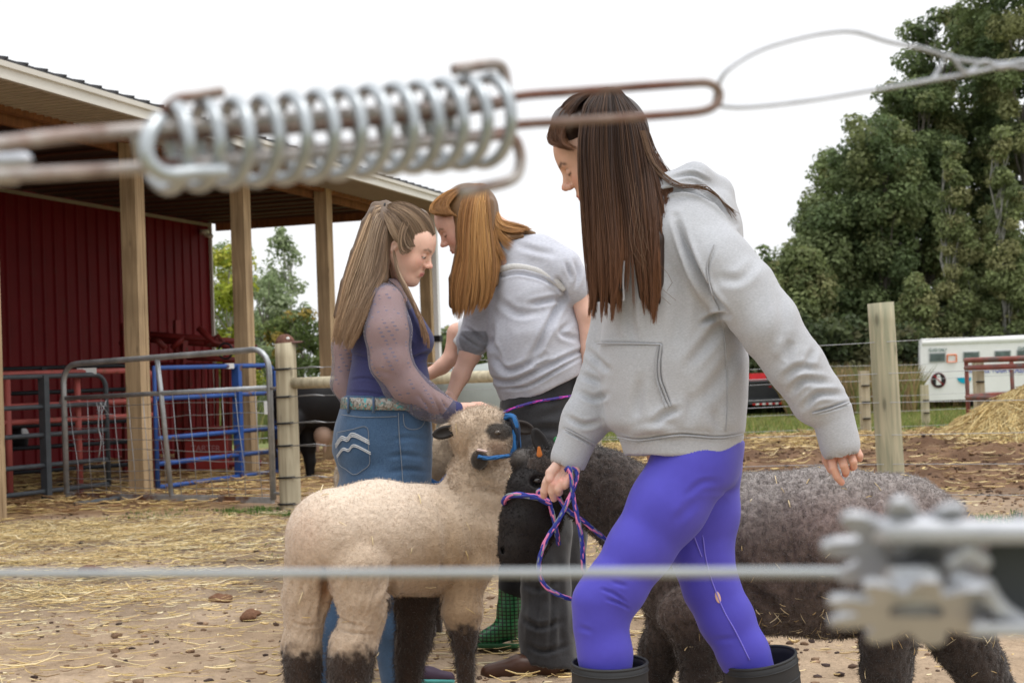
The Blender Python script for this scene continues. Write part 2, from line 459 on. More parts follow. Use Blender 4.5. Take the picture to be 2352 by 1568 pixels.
# ================================================================== THE GROUND
EX = .317                                           # barn line: X = EX*Y + c
def tnoise(X, Y, f, s, o=3): return noise(np.c_[X, Y], f, s, o)
def ground_z(X, Y, fine=True):
    X = np.asarray(X, float).ravel(); Y = np.asarray(Y, float).ravel()
    z = -.028 * np.clip(Y - 18, 0, 60)
    z = z + .05 * tnoise(X, Y, .35, 3, 2) * sstep(3, 8, Y) * (1 - sstep(30, 60, Y))
    # the dug-over mud bank on the right
    rgt = sstep(.4, 1.6, X - .02 * Y)
    bank = sstep(10.3, 13.4, Y) * (1 - sstep(14.6, 17.0, Y)) * rgt
    z = z + bank * (.17 + .06 * tnoise(X, Y, 1.3, 9, 3))
    rough = sstep(9.2, 10.4, Y) * (1 - sstep(14.8, 16.5, Y)) * rgt
    if fine:
        z = z + rough * (.055 * tnoise(X, Y, 3.2, 21, 3) + .05 * np.clip(tnoise(X, Y, 7, 22, 2), -.2, 1) + .02 * tnoise(X, Y, 19, 24, 2))
        near = sstep(2, 4, Y) * (1 - sstep(16, 26, Y))
        z = z + near * (.014 * tnoise(X, Y, 5, 31, 3) + .012 * tnoise(X, Y, 13, 33, 2) + .0035 * tnoise(X, Y, 46, 35, 1))
        bed = sstep(11.0, 13.2, Y) * (1 - sstep(22, 26, Y)) * (1 - sstep(-1.5, 0, X))
        z = z + bed * .05 * tnoise(X, Y, 2.5, 41, 3)
    return z
def gz(x, y): return float(ground_z([x], [y], False)[0])

ys = np.r_[np.linspace(-60, 2, 12), np.geomspace(3, 26, 420), np.geomspace(27, 1200, 70)]
us = np.linspace(-1, 1, 380); us = np.sign(us) * np.abs(us) ** 1.15
hw = np.where(ys < 3, 60, 0) + np.where(ys >= 3, .55 * ys + 1.5 + sstep(26, 60, ys) * ys * 1.2, 0)
hw = np.maximum(hw, np.where(ys < 3, 60, 0))
# one continuous sheet: near rows widen outwards through their outermost columns
XX = us[None] * hw[:, None]; YY = np.repeat(ys[:, None], len(us), 1)
XX[:, 0] = np.minimum(XX[:, 0], -90 - np.abs(ys) * 1.2); XX[:, -1] = np.maximum(XX[:, -1], 90 + np.abs(ys) * 1.2)
X, Y = XX.ravel(), YY.ravel(); Z = ground_z(X, Y)
n0, n1 = XX.shape; i = np.arange(n0 - 1)[:, None] * n1; j = np.arange(n1 - 1)[None]
GQ = np.stack([i + j, i + j + 1, i + n1 + j + 1, i + n1 + j], -1).reshape(-1, 4)
dirt = np.array([.375, .283, .20]); dirt2 = np.array([.25, .18, .118]); mud = np.array([.115, .066, .040]); mud2 = np.array([.20, .120, .072])
grass = np.array([.13, .17, .05]); grass2 = np.array([.20, .20, .08]); strawc = np.array([.42, .31, .14])
nA = tnoise(X, Y, .9, 51, 4)[:, None]; nB = tnoise(X, Y, 3.1, 53, 4)[:, None]; nC = tnoise(X, Y, 9, 55, 3)[:, None]
C = dirt + (dirt2 - dirt) * np.clip(.45 + .9 * nA + .5 * nB, 0, 1)
pale = sstep(6.6, 5.0, Y)[:, None]; C = C * (1 + .22 * pale)
C = C * (1 + .16 * nC)
litter = (sstep(5.6, 7.2, Y) * (1 - sstep(9.8, 10.8, Y)) * sstep(.2, -.9, X))[:, None]       # trampled straw and dark crumbs
C = C * (1 - .42 * litter * np.clip(.6 + 1.4 * nB, 0, 1))
bedm = (sstep(10.0, 11.2, Y + .3 * nA[:, 0]) * (1 - sstep(24, 26, Y)) * (1 - sstep(-.6, .8, X - EX * (Y - 18) )))[:, None]
bc = mud2 * 1.0 + (np.array([.34, .22, .11]) - mud2) * np.clip(.5 + 1.2 * nB, 0, 1)
C = C + (bc - C) * bedm
rg = sstep(.1, 1.0, X - .02 * Y)
mudm = (sstep(8.9, 10.3, Y + .5 * nA[:, 0]) * rg)[:, None]
mc = mud + (mud2 - mud) * np.clip(.45 + 1.3 * nB + .5 * nC, 0, 1)
mc = mc + (strawc * .8 - mc) * (sstep(13.0, 14.6, Y + .8 * nB[:, 0]))[:, None]
C = C + (mc - C) * mudm
gm = np.maximum(sstep(16.2, 17.8, Y + .5 * nA[:, 0]) * rg, sstep(22, 26, Y + nA[:, 0]))[:, None]
gm = np.maximum(gm, sstep(-1, -4, Y)[:, None])
gc = grass + (grass2 - grass) * np.clip(.5 + 1.1 * nA + .4 * nB, 0, 1)
C = C + (gc - C) * gm
MT['ground'] = mk('ground_soil', (.3, .2, .1), .95, var=.22, vscale=24, bump=.9, bscale=70, usecol=True, spec=.12, detail=9, bdist=.015)
g = obj_np('ground', np.c_[X, Y, Z], GQ, MT['ground'], col=C, org=(0, 0, 0)); tag(g, kind='structure')

# ------------------------------------------------------------------ litter on the ground: straw, crumbs, grass tufts
def scatter_straw(name, n, area, lmin, lmax, wid, cols, dens, up=.012, seed=1, kind='stuff', flat=.18):
    r = np.random.default_rng(seed)
    x = r.uniform(area[0], area[1], n * 6); y = r.uniform(area[2], area[3], n * 6)
    k = r.random(n * 6) < dens(x, y); x, y = x[k][:n], y[k][:n]; n = len(x)
    a = r.normal(0, .5, n) + .08; L = r.uniform(lmin, lmax, n) * r.uniform(.5, 1, n)
    K = 4; t = np.linspace(-.5, .5, K)
    bend = r.normal(0, .05, n)
    dx, dy = np.cos(a), np.sin(a)
    px = x[:, None] + L[:, None] * (t * dx[:, None] - bend[:, None] * (t ** 2) * dy[:, None] * 2)
    py = y[:, None] + L[:, None] * (t * dy[:, None] + bend[:, None] * (t ** 2) * dx[:, None] * 2)
    tilt = r.normal(0, flat, n)[:, None] * L[:, None] * t
    pz = ground_z(px, py).reshape(n, K); pz = np.maximum(pz + .002, pz.mean(1)[:, None] + .003 + np.abs(tilt)) + r.uniform(0, up, n)[:, None]
    path = np.stack([px, py, pz], -1)
    w = np.exp(r.normal(0, .45, n))[:, None].clip(.4, 2.4) * wid * np.array([.7, 1, 1, .6])
    T, Q = strands(path, w, 3)
    c = np.array(cols)[r.integers(0, len(cols), n)] * r.uniform(.75, 1.2, (n, 1)); c = np.repeat(c, K * 3, 0)
    o = obj_np(name, T, Q, MT['straw'], col=c, smooth=False, org=(0, 0, 0)); tag(o, kind=kind); return o
MT['straw'] = mk('straw_stalk', (.5, .4, .2), .6, var=.15, vscale=30, usecol=True, spec=.25)
SC_ = [(.66, .50, .24), (.72, .58, .32), (.55, .40, .18), (.62, .47, .20), (.42, .29, .14), (.78, .68, .44)]
def dL(x, y):
    c = .07 + .42 * sstep(.12, .5, noise(np.c_[x, y * .8], .8, 77, 3)) * sstep(4.6, 6.5, y)
    pile = sstep(-1.1, -2.6, x + .10 * (y - 8)) * sstep(6.2, 7.0, y) * (1 - sstep(9.8, 10.6, y))
    return np.clip(c + pile * (.12 + .75 * sstep(-.15, .35, noise(np.c_[x * .8, y * 1.6], 1.5, 71, 3))), 0, 1) * (1 - .75 * sstep(.0, .8, x)) * (1 - .6 * sstep(10, 10.6, y))
tag(scatter_straw('loose_straw', 11000, (-4.6, 3.0, 4.3, 11.2), .04, .30, .0015, SC_, dL, seed=3), 'pale yellow straw stalks strewn over the dirt yard', 'straw')
tag(scatter_straw('straw_chaff', 9500, (-4.6, 3.2, 4.2, 10.5), .015, .06, .0020, SC_ + [(.2, .12, .07), (.28, .18, .10)], lambda x, y: .25 + .6 * sstep(5, 7, y) * sstep(.5, -.5, x), seed=5), 'short broken bits of straw trodden into the dirt', 'chaff')
tag(scatter_straw('pen_bedding', 9000, (-8, .2, 10.6, 20), .06, .30, .005, SC_[2:5] + [(.34, .2, .1), (.24, .14, .07)], lambda x, y: sstep(10.6, 11.6, y) * sstep(.7, -.8, x - EX * (y - 18)), seed=6, up=.05), 'brown straw bedding in the cattle pens under the barn roof', 'bedding')
tag(scatter_straw('bank_straw', 14000, (.2, 9.5, 9.6, 17.4), .05, .26, .0036, SC_[:5] + [(.30, .19, .10), (.25, .15, .08)],
    lambda x, y: sstep(.3, 1.2, x - .02 * y) * (.12 + .88 * sstep(12.8, 14.4, y + .8 * noise(np.c_[x, y], 1.1, 5, 2))), seed=8, up=.06, flat=.3), 'tangled straw along the top of the dark mud bank', 'straw')
def scatter_clods(name, n, area, smin, smax, cols, dens, seed):
    r = np.random.default_rng(seed)
    x = r.uniform(area[0], area[1], n * 5); y = r.uniform(area[2], area[3], n * 5); k = r.random(n * 5) < dens(x, y); x, y = x[k][:n], y[k][:n]; n = len(x)
    ico = np.array([(0, 0, 1), (.89, 0, .45), (.28, .85, .45), (-.72, .53, .45), (-.72, -.53, .45), (.28, -.85, .45), (.72, .53, -.45), (-.28, .85, -.45), (-.89, 0, -.45), (-.28, -.85, -.45), (.72, -.53, -.45), (0, 0, -1)])
    fc = np.array([(0, 1, 2), (0, 2, 3), (0, 3, 4), (0, 4, 5), (0, 5, 1), (1, 6, 2), (2, 7, 3), (3, 8, 4), (4, 9, 5), (5, 10, 1), (1, 10, 6), (2, 6, 7), (3, 7, 8), (4, 8, 9), (5, 9, 10), (11, 7, 6), (11, 8, 7), (11, 9, 8), (11, 10, 9), (11, 6, 10)])
    s = r.uniform(smin, smax, n) * r.uniform(.4, 1, n)
    V = ico[None] * r.uniform(.7, 1.25, (n, 12, 1)) * s[:, None, None] * np.array([1, 1, .55]) * r.uniform(.7, 1.3, (n, 1, 3))
    V += np.stack([x, y, ground_z(x, y) + s * .15], -1)[:, None]
    F = (fc[None] + (np.arange(n) * 12)[:, None, None]).reshape(-1, 3)
    c = np.repeat(np.array(cols)[r.integers(0, len(cols), n)] * r.uniform(.7, 1.2, (n, 1)), 12, 0)
    o = obj_np(name, V.reshape(-1, 3), F, MT['soil_clod'], col=c, org=(0, 0, 0)); tag(o, kind='stuff'); return o
MT['soil_clod'] = mk('soil_clod', (.1, .1, .1), .95, var=.3, vscale=60, bump=.5, bscale=120, usecol=True, spec=.1)
tag(scatter_clods('soil_crumbs', 4200, (-4.6, 3.4, 4.2, 11), .006, .022, [(.12, .08, .06), (.07, .05, .045), (.22, .14, .09), (.30, .2, .13)], lambda x, y: .25 + .5 * (noise(np.c_[x, y], 1.2, 15, 2) > .1), 12), 'dark crumbs of soil and droppings on the dirt yard', 'soil crumbs')
tag(scatter_clods('mud_clods', 9000, (.4, 8.5, 9.4, 15.5), .006, .032, [(.12, .07, .045), (.08, .05, .035), (.17, .10, .06), (.20, .125, .075)], lambda x, y: sstep(.3, 1.2, x - .02 * y) * .8 + 0 * x, 14), 'dark brown clods over the mud bank', 'mud clods')
for (px, Y_, sz, lb) in [(190, 7.35, .085, 'largest brown lump of manure by the pale straw at the left'), (560, 6.05, .05, 'flat dark lump of manure in the open dirt left of the tan sheep'),
                         (480, 6.5, .05, 'small brown lump of manure behind the flat dark lump'), (1430, 9.6, .09, 'dark muddy lump on the bank behind the grey hoodie')]:
    r_ = np.random.default_rng(int(px)); th = np.linspace(0, 2 * pi, 20, endpoint=False)
    S = SDF((-1.8, -1.5, -1), (1.8, 1.5, 1.2), .12)
    for q in range(7): S.ell((r_.uniform(-.8, .8), r_.uniform(-.5, .5), r_.uniform(-.1, .25)), (r_.uniform(.4, .7), r_.uniform(.35, .6), r_.uniform(.25, .45)), k=.15)
    V, Q = S.mesh(); V = V + vnorm(V, Q) * (noise(V, 4, 3, 2) * .1)[:, None]
    c0 = at_depth(px, Y_, 0); c0[2] = gz(c0[0], Y_) + .1 * sz
    V = V * sz + c0
    o = obj_np('manure_lump', V, Q, MT['soil_clod'], col=np.tile([[.17, .09, .055]], (len(V), 1))); tag(o, lb, 'manure', 'lumps of manure in the yard')

def blades(name, n, area, h0, h1, cols, dens, seed, wid=.004, lean=.35, parent=None, kind='stuff'):
    r = np.random.default_rng(seed)
    x = r.uniform(area[0], area[1], n * 5); y = r.uniform(area[2], area[3], n * 5); k = r.random(n * 5) < dens(x, y); x, y = x[k][:n], y[k][:n]; n = len(x)
    h = r.uniform(h0, h1, n); lx, ly = r.normal(0, lean, n) * h, r.normal(0, lean, n) * h; z = ground_z(x, y) - .01
    a = r.uniform(0, pi, n); wx, wy = np.cos(a) * wid * r.uniform(.6, 1.4, n), np.sin(a) * wid
    V = np.stack([np.stack([x - wx, y - wy, z], -1), np.stack([x + wx, y + wy, z], -1), np.stack([x + wx * .7 + lx * .4, y + wy * .7 + ly * .4, z + h * .6], -1),
                  np.stack([x - wx * .7 + lx * .4, y - wy * .7 + ly * .4, z + h * .6], -1), np.stack([x + lx, y + ly, z + h], -1)], 1)
    b = (np.arange(n) * 5)[:, None]
    c = np.repeat(np.array(cols)[r.integers(0, len(cols), n)] * r.uniform(.7, 1.25, (n, 1)), 5, 0)
    o = obj_np(name, V.reshape(-1, 3), [b + np.array([0, 1, 2, 3]), b + np.array([3, 2, 4])], MT['leaf'], col=c, smooth=False, org=(0, 0, 0))
    return tag(o, kind=kind)
GR = [(.10, .20, .035), (.14, .24, .05), (.07, .15, .03)]
tag(blades('short_grass', 2600, (-3.1, -1.2, 10.1, 10.9), .012, .045, GR, lambda x, y: (noise(np.c_[x, y], 3.0, 61, 2) > -.05) * (.15 + .85 * sstep(-2.6, -2.2, x)) * .9, 3, wid=.003), 'short green grass growing below the mesh gate', 'grass')
tag(blades('grass_tufts', 1500, (-4.4, 1.5, 5, 10), .015, .05, GR, lambda x, y: (noise(np.c_[x, y], 2.4, 63, 2) > .55) * 1.0, 4), 'tiny green tufts scattered in the dirt yard', 'grass')
tag(blades('edge_grass', 2600, (2.0, 4.2, 8.0, 9.3), .02, .06, GR, lambda x, y: (noise(np.c_[x, y], 1.3, 65, 2) > -.25) * 1.0, 5), 'short green grass at the right, in front of the mud bank', 'grass')
tag(blades('meadow_grass', 42000, (.4, 19, 17.0, 44), .05, .17, [(.17, .22, .05), (.25, .27, .08), (.12, .16, .04), (.30, .26, .10)], lambda x, y: sstep(17, 18, y) * (np.abs(x - .2 * y) < 7 + .1 * y) * .9, 7, wid=.008), 'meadow grass beyond the wire fences', 'grass')
tag(blades('tall_weeds', 52000, (6, 22, 35, 58), .3, 1.5, [(.20, .19, .07), (.27, .20, .09), (.33, .23, .12), (.14, .16, .05)], lambda x, y: sstep(36, 40, y) * (((x < .282 * y) & (x > .192 * y)) | (y > 50.5)) * .95, 8, wid=.032, lean=.25), 'tall brown and green weeds in front of the right-hand woods', 'weeds')
tag(blades('far_weeds', 9000, (-14, 8, 27, 50), .3, 1.0, [(.15, .18, .06), (.20, .19, .07), (.12, .15, .04)], lambda x, y: sstep(27, 30, y) * (x < .10 * y) * .9, 9, wid=.03, lean=.25), 'weeds far behind the barn and the fence', 'weeds')

# ================================================================== TREES
def leafcloud(centres, radii, n, size, cols, r, squash=1.0, droop=0.0):
    """n small leaf sprays over many clump centres: rhombs of two triangles"""
    m = len(centres); w = radii ** 2; w = w / w.sum()
    k = r.choice(m, n, p=w)
    d = r.normal(size=(n, 3)); d /= np.linalg.norm(d, axis=1)[:, None]
    rad = radii[k] * r.uniform(.35, 1.05, n) ** .6
    c = centres[k] + d * rad[:, None] * np.array([1, 1, squash])
    nn = d + r.normal(0, .55, (n, 3)) + np.array([0, 0, .5]); nn /= np.linalg.norm(nn, axis=1)[:, None]
    a = np.cross(nn, r.normal(size=(n, 3))); a /= np.linalg.norm(a, axis=1)[:, None]; b = np.cross(nn, a)
    s = size * r.uniform(.55, 1.35, n)[:, None]
    V = np.stack([c - a * s, c - b * s * .55 + nn * s * .12, c + a * s * .9 - nn * s * .1, c + b * s * .6 + nn * s * .1], 1).reshape(-1, 3)
    F = np.arange(n * 4).reshape(-1, 4)
    pal = np.array(cols); ci = r.integers(0, len(pal), m)
    col = pal[ci[k]] * (.8 + .2 * r.random(n))[:, None] * (1 + .22 * r.normal(size=(n, 1)).clip(-1.5, 1.5))
    return V, F, np.repeat(np.clip(col, .004, 1), 4, 0)
def limb(mb, p, q, r0, r1, r, wob=.05):
    L = np.linalg.norm(q - p); pts = np.linspace(p, q, 6); pts[1:-1] += r.normal(0, wob * L * .4, (4, 3)); mb.tube(pts, np.linspace(r0, r1, 6), 6)
def tree(name, label, base, h, w, n, leafs, cols, seed, shape='round', group=None, bark=(.16, .14, .12), lo=.12, nclump=70, cl=None, cat='tree', open_=1.0):
    r = np.random.default_rng(seed); base = np.array(base, float)
    t = thing(name, label, cat, base, group)
    mb = MB(); top = base + np.array([r.normal(0, .03 * h), 0, h * .93])
    tr = np.linspace(base - [0, 0, .3], top, 9); tr[1:-1, :2] += r.normal(0, .012 * h, (7, 2)); r0 = h * .010 + .03
    mb.tube(tr, np.linspace(r0, .015, 9), 7)
    cc, rr = [], []
    for q in range(nclump):
        f = r.uniform(lo, 1.0)
        if shape == 'round': prof = math.sqrt(max(.03, 1 - ((f - .55) / .52) ** 2))
        elif shape == 'spire': prof = max(.06, (1 - f) ** .65 * 1.0) if f > .25 else .9
        elif shape == 'oval': prof = math.sqrt(max(.03, 1 - ((f - .5) / .55) ** 2)) * (.85 + .15 * sin(9 * f))
        else: prof = max(.08, 1 - f) ** .8
        a = r.uniform(0, 2 * pi); rad = w * .5 * prof * math.sqrt(r.uniform(.15, 1)) * r.uniform(.75, 1.08)
        if r.random() < .12: rad *= 1.18
        p = base + np.array([cos(a) * rad, sin(a) * rad, h * f])
        cc.append(p); rr.append((cl or w * .13) * r.uniform(.55, 1.25) * (.6 + .4 * prof))
        if q < 34:
            s0 = tr[min(8, int(max(.05, f - .16) * 8.5))]; limb(mb, s0, p, r0 * .28, .01, r)
    mb.build('trunk', mk_bark(bark), t)
    V, F, c = leafcloud(np.array(cc), np.array(rr), n, leafs, cols, r, .8)
    obj_np('crown', V, F, MT['leaf'], t, col=c, smooth=False)
    return t
_bk = {}
def mk_bark(c):
    if c not in _bk: _bk[c] = mk('bark_%d' % len(_bk), c, .9, var=.4, vscale=5, bump=.4, bscale=15)
    return _bk[c]
DK = [(.16, .21, .085), (.20, .25, .10), (.11, .155, .065), (.24, .275, .115), (.17, .22, .09), (.27, .28, .12)]
PN = [(.17, .22, .09), (.20, .245, .105), (.24, .27, .115), (.13, .18, .075)]
PG = [(.21, .25, .10), (.25, .29, .12), (.17, .21, .085), (.29, .29, .13)]
YG = [(.38, .44, .05), (.44, .48, .06), (.30, .37, .045), (.50, .50, .08)]
GG = [(.31, .38, .20), (.36, .42, .25), (.25, .32, .16)]
def tb(x, Y): p = at_depth(x, Y, 0); p[2] = gz(p[0], Y) - .1; return p
def htop(x, y, Y):     # height above the ground of a top seen at (x, y)
    hy = 850 - (x - 1176) * .0366
    return 1 + (hy - y) / FPX * Y - gz(*at_depth(x, Y, 0)[:2]) + .1
TR = [  # x, top y, Y, width px, palette, shape, label
    (2385, -150, 62, 420, DK, 'oval', 'tallest dark green tree, leaving the picture at its top right corner'),
    (2215, 30, 66, 330, DK, 'oval', 'tall dark green tree whose notched top stands just left of the tallest one'),
    (2120, 195, 63, 250, DK, 'oval', 'dark green tree with a stepped top, right of the slim wood edge'),
    (2030, 272, 60, 210, PN, 'oval', 'medium dark green tree halfway up the slope of the treetops'),
    (1960, 362, 64, 180, DK, 'round', 'bushy green tree lower down the slope of the treetops'),
    (1895, 470, 60, 170, PN, 'oval', 'smaller dark tree near the low end of the wood'),
    (1838, 585, 57, 120, PG, 'round', 'lowest leafy tree, yellowish green, at the left end of the wood'),
]
for k, (x, y, Y_, wpx, pal, shp, lb) in enumerate(TR):
    h = htop(x, y, Y_); w = wpx / FPX * Y_
    tree('broadleaf_tree', lb, tb(x, Y_), h, w * 1.12, int(16000 + 52000 * (w * h) / 140), .115, pal, 100 + k, shp, 'dark trees of the wood on the right', lo=.06, nclump=int(90 + w * h * 1.5), cl=.78)
for k, (x, y, Y_, wpx, lb) in enumerate([(2205, 330, 53, 130, 'pale slender poplar with bare grey stems before the dark trees, left one'),
                                         (2322, 300, 52, 150, 'taller pale slender poplar with two thin tips at the right edge'),
                                         (2105, 640, 52, 150, 'low pale green sapling at the foot of the dark trees behind the tall fence post')]):
    h = htop(x, y, Y_); w = wpx / FPX * Y_
    tree('poplar_tree', lb, tb(x, Y_), h, w, int(6000 + 1400 * h), .085, PG, 140 + k, 'spire', 'pale slender poplars before the dark wood', bark=(.22, .215, .19), lo=.05, nclump=80, cl=.55)
tree('small_tree', 'small ragged tree just right of the grey hoodie shoulder, before the wood', tb(1762, 50), htop(1755, 572, 50), 2.0, 3200, .12, DK + PG, 161, 'spire', cl=.5)
for k, (x, y, Y_, wpx) in enumerate([(1800, 735, 49, 190), (1925, 745, 50, 190), (2040, 765, 50, 200), (2150, 720, 54, 240), (2300, 700, 55, 260), (1700, 745, 50, 190)]):
    h = htop(x, y, Y_); w = wpx / FPX * Y_
    tree('undergrowth_bush', ['dark bush just right of the hoodie sleeve, above the black utility trailer', 'dark bush between the black utility trailer and the thin fence post', 'dark bush behind the tall fence post', 'dark bush behind the left end of the white trailer', 'dark bush behind the right end of the white trailer', 'dark bush hidden for the most part by the grey hoodie'][k],
         tb(x, Y_), h, w, 5200, .14, [(.07, .095, .04), (.10, .125, .05), (.13, .13, .06)], 170 + k, 'round', 'dark bushes at the foot of the wood', lo=.03, nclump=60, cl=.6, cat='bush')
# left, seen under the barn roof
tree('yellow_tree', 'bright yellow green tree just right of the red barn wall', tb(508, 44), htop(508, 575, 44), 2.6, 8500, .085, YG, 201, 'oval', bark=(.3, .28, .24), lo=.05, nclump=90, cl=.5)
tree('aspen_tree', 'tall thin grey green aspen between two barn posts', tb(655, 50), htop(655, 525, 50), 3.4, 6500, .085, GG, 202, 'spire', bark=(.42, .41, .38), lo=.08, nclump=90, cl=.5)
tree('aspen_tree', 'grey green tree behind the yellow tree, seen past the barn post', tb(545, 54), htop(555, 555, 54), 3.0, 5000, .09, GG, 203, 'oval', bark=(.42, .41, .38), lo=.1, nclump=60, cl=.6)
tree('rounded_tree', 'dark green rounded tree with a few yellow leaves behind the capped post', tb(690, 43), htop(690, 715, 43), 2.5, 8000, .075, [(.14, .19, .06), (.18, .23, .07), (.11, .15, .05), (.40, .30, .07)], 204, 'round', lo=.05, nclump=100, cl=.36)
tree('rounded_tree', 'soft green tree between the yellow tree and the rounded dark tree', tb(610, 47), htop(610, 640, 47), 2.3, 5200, .08, GG, 205, 'oval', lo=.05, nclump=60, cl=.45)
for k, (x, y, Y_) in enumerate([(1010, 770, 60), (1120, 790, 60), (1290, 720, 62), (1400, 700, 62), (1520, 720, 62), (1610, 690, 60), (800, 790, 60), (890, 800, 62), (330, 780, 60), (430, 760, 58)]):
    tree('distant_tree', ['low distant tree between the two girls', 'low distant tree behind the bent girl', 'green distant tree behind the bent girl and her elbow', 'distant tree hidden by the dark haired girl', 'distant tree behind the grey hoodie', 'distant tree behind the hoodie sleeve', 'low distant tree behind the blue top', 'low distant tree behind the girl in the blue top', 'distant tree behind the barn wall', 'distant tree at the end of the barn wall'][k],
         tb(x, Y_), htop(x, y, Y_), 3.4, 2600, .15, PG + DK[:3], 220 + k, 'round', 'low trees far behind the yard', lo=.04, nclump=40, cl=.7)
# ================================================================== BARN
BA = math.atan(EX)                                   # the barn runs away to the right by this angle
bd = np.array([sin(BA), cos(BA), 0]); bn = np.array([cos(BA), -sin(BA), 0])       # along, and out towards the yard
def on_line(x, c):       # plan point in picture column x on the line X = EX*Y + c
    m = (x - 1176) / FPX; Y_ = c / (m - EX); return np.array([m * Y_, Y_, 0])
RZ = -BA + pi / 2                                    # box x axis along the barn
def bbox_(mb, p0, p1, z0, z1, wd, col=None):         # a bar from p0 to p1 in plan
    c = (p0 + p1) / 2; L = np.linalg.norm((p1 - p0)[:2]); d = p1 - p0
    mb.box((c[0], c[1], (z0 + z1) / 2), (L, wd, z1 - z0), math.atan2(d[1], d[0]), col)
barn = thing('cattle_barn', 'open sided barn with red ribbed wall, white eaves and wooden posts', 'barn', on_line(300, -9.5))
post_xs = [-30, 314, 562, 753, 985]
pp = [on_line(x, -7.43) for x in post_xs]
for k, p in enumerate(pp):
    mb = MB(); w = .155
    z0 = -.25
    for q in (-1, 0, 1):                             # three laminated planks, the outer edges a little proud
        mb.box((p[0] + bd[0] * 0 + bn[0] * 0 + bd[0] * q * w / 3, p[1] + bd[1] * q * w / 3, (3.2 + z0) / 2), (w / 3 - .003, w - (.004 if q == 0 else 0), 3.2 - z0), RZ)
    o = mb.build('barn_post', MT['post_wood'], barn, smooth=False)
far = pp[-1] + bd * .12; near = on_line(-1500, -7.43)
near = pp[0] - bd * 9  # near end lengthened out of view so less light gets inside
mb = MB(); bbox_(mb, near + bn * .02, far + bn * .02, 3.16, 3.33, .07); mb.build('eave_beam', MT['beam_wood'], barn, smooth=False)
mb = MB(); bbox_(mb, near - bn * .12, far - bn * .12, 3.10, 3.33, .05); mb.build('inner_beam', MT['beam_wood'], barn, smooth=False)
# eaves: soffit panels, fascia and metal roof edge
ov = .71
for a in np.arange(0, np.linalg.norm(far - near), 3.0):
    b = min(a + 2.99, np.linalg.norm(far - near) + .25); mb = MB()
    q0, q1 = near + bd * a + bn * (ov / 2 + .02), near + bd * b + bn * (ov / 2 + .02)
    bbox_(mb, q0, q1, 3.205, 3.22, ov - .06)
    for s in np.arange(a + .03, b - .02, .1):         # v-grooves of the vinyl soffit stand as thin ribs
        c = near + bd * s + bn * (ov / 2 + .02); mb.box((c[0], c[1], 3.200), (.012, ov - .07, .012), RZ)
    mb.build('soffit_panel', mat := MT.setdefault('soffit', mk('soffit_vinyl', (.46, .40, .33), .6, var=.06)), barn, smooth=False)
mb = MB(); bbox_(mb, near + bn * ov, far + bn * ov + bd * .25, 3.175, 3.305, .02)
bbox_(mb, near + bn * (ov + .02), far + bn * (ov + .02) + bd * .25, 3.175, 3.195, .03); bbox_(mb, near + bn * (ov + .02), far + bn * (ov + .02) + bd * .25, 3.265, 3.305, .03)
mb.build('fascia', MT['white_metal'], barn, smooth=False)
# roof: rises from the eave to the wall and beyond; ribbed metal outside, boards beneath
Lb = np.linalg.norm(far - near)
def roofp(s, t, z): return near + bd * s + bn * (ov + .03 - t) + np.array([0, 0, z])
mb = MB(); S0, S1 = 0, Lb + .27; Wd = 8.0
zt = lambda t: 3.31 + t * .20
v = np.array([roofp(S0, 0, 3.31), roofp(S1, 0, 3.31), roofp(S1, Wd, zt(Wd)), roofp(S0, Wd, zt(Wd)), roofp(S0, 0, 3.325), roofp(S1, 0, 3.325), roofp(S1, Wd, zt(Wd) + .015), roofp(S0, Wd, zt(Wd) + .015)])
mb.add(v, [(0, 3, 2, 1), (4, 5, 6, 7), (0, 1, 5, 4), (1, 2, 6, 5), (2, 3, 7, 6), (3, 0, 4, 7)])
for s in np.arange(.1, S1, .229):
    a, b = roofp(s, -.012, 3.328), roofp(s, Wd, zt(Wd) + .02); mb.tube([a, b], .011, 5)
mb.build('roof', mk('dark_roof_metal', (.05, .05, .055), .5, var=.1), barn, smooth=False)
wl = lambda s: near + bd * s - bn * 3.32             # plan line of the red wall
mb = MB()
for q, s in enumerate(np.arange(0, Lb, .40)):          # dark ceiling boards laid across the span, a thin batten at each joint
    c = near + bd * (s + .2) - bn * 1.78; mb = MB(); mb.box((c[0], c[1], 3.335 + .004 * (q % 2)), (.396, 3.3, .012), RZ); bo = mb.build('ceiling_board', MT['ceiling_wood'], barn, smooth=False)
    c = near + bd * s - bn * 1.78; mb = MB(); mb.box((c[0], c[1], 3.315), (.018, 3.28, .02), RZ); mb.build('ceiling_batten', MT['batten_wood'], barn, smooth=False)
mb = MB(); bbox_(mb, far + bn * .7 + bd * .13, far - bn * 3.4 + bd * .13, 3.22, 3.4, .05); mb.build('end_beam', MT['beam_wood'], barn, smooth=False)
# ribbed red wall: one real corrugated sheet per panel
sL = np.linalg.norm(far - near) - .28; pw = .915
def ribz(s):
    m = s % .229; return .019 * float(m < .03) + .019 * float(.03 <= m < .045) * (1 - (m - .03) / .015) + .019 * (m > .214) * ((m - .214) / .015)
for k in range(int(sL / pw) + 1):
    s0, s1 = sL - (k + 1) * pw, sL - k * pw
    ss = np.unique(np.r_[np.arange(s0, s1, .0076), s1]); prof = []
    for s in ss: prof.append(wl(s) + bn * ribz(sL - s))
    prof = np.array(prof); n = len(prof)
    V = np.r_[prof + [0, 0, -.1], prof + [0, 0, 3.3]]; Q = np.stack([np.arange(n - 1), np.arange(1, n), n + np.arange(1, n), n + np.arange(n - 1)], 1)
    obj_np('wall_panel', V, Q, MT['red_metal'], barn, smooth=False)
mb = MB(); bbox_(mb, wl(0) - bn * .05, wl(sL) - bn * .05, -.1, 3.3, .06); e = wl(sL)
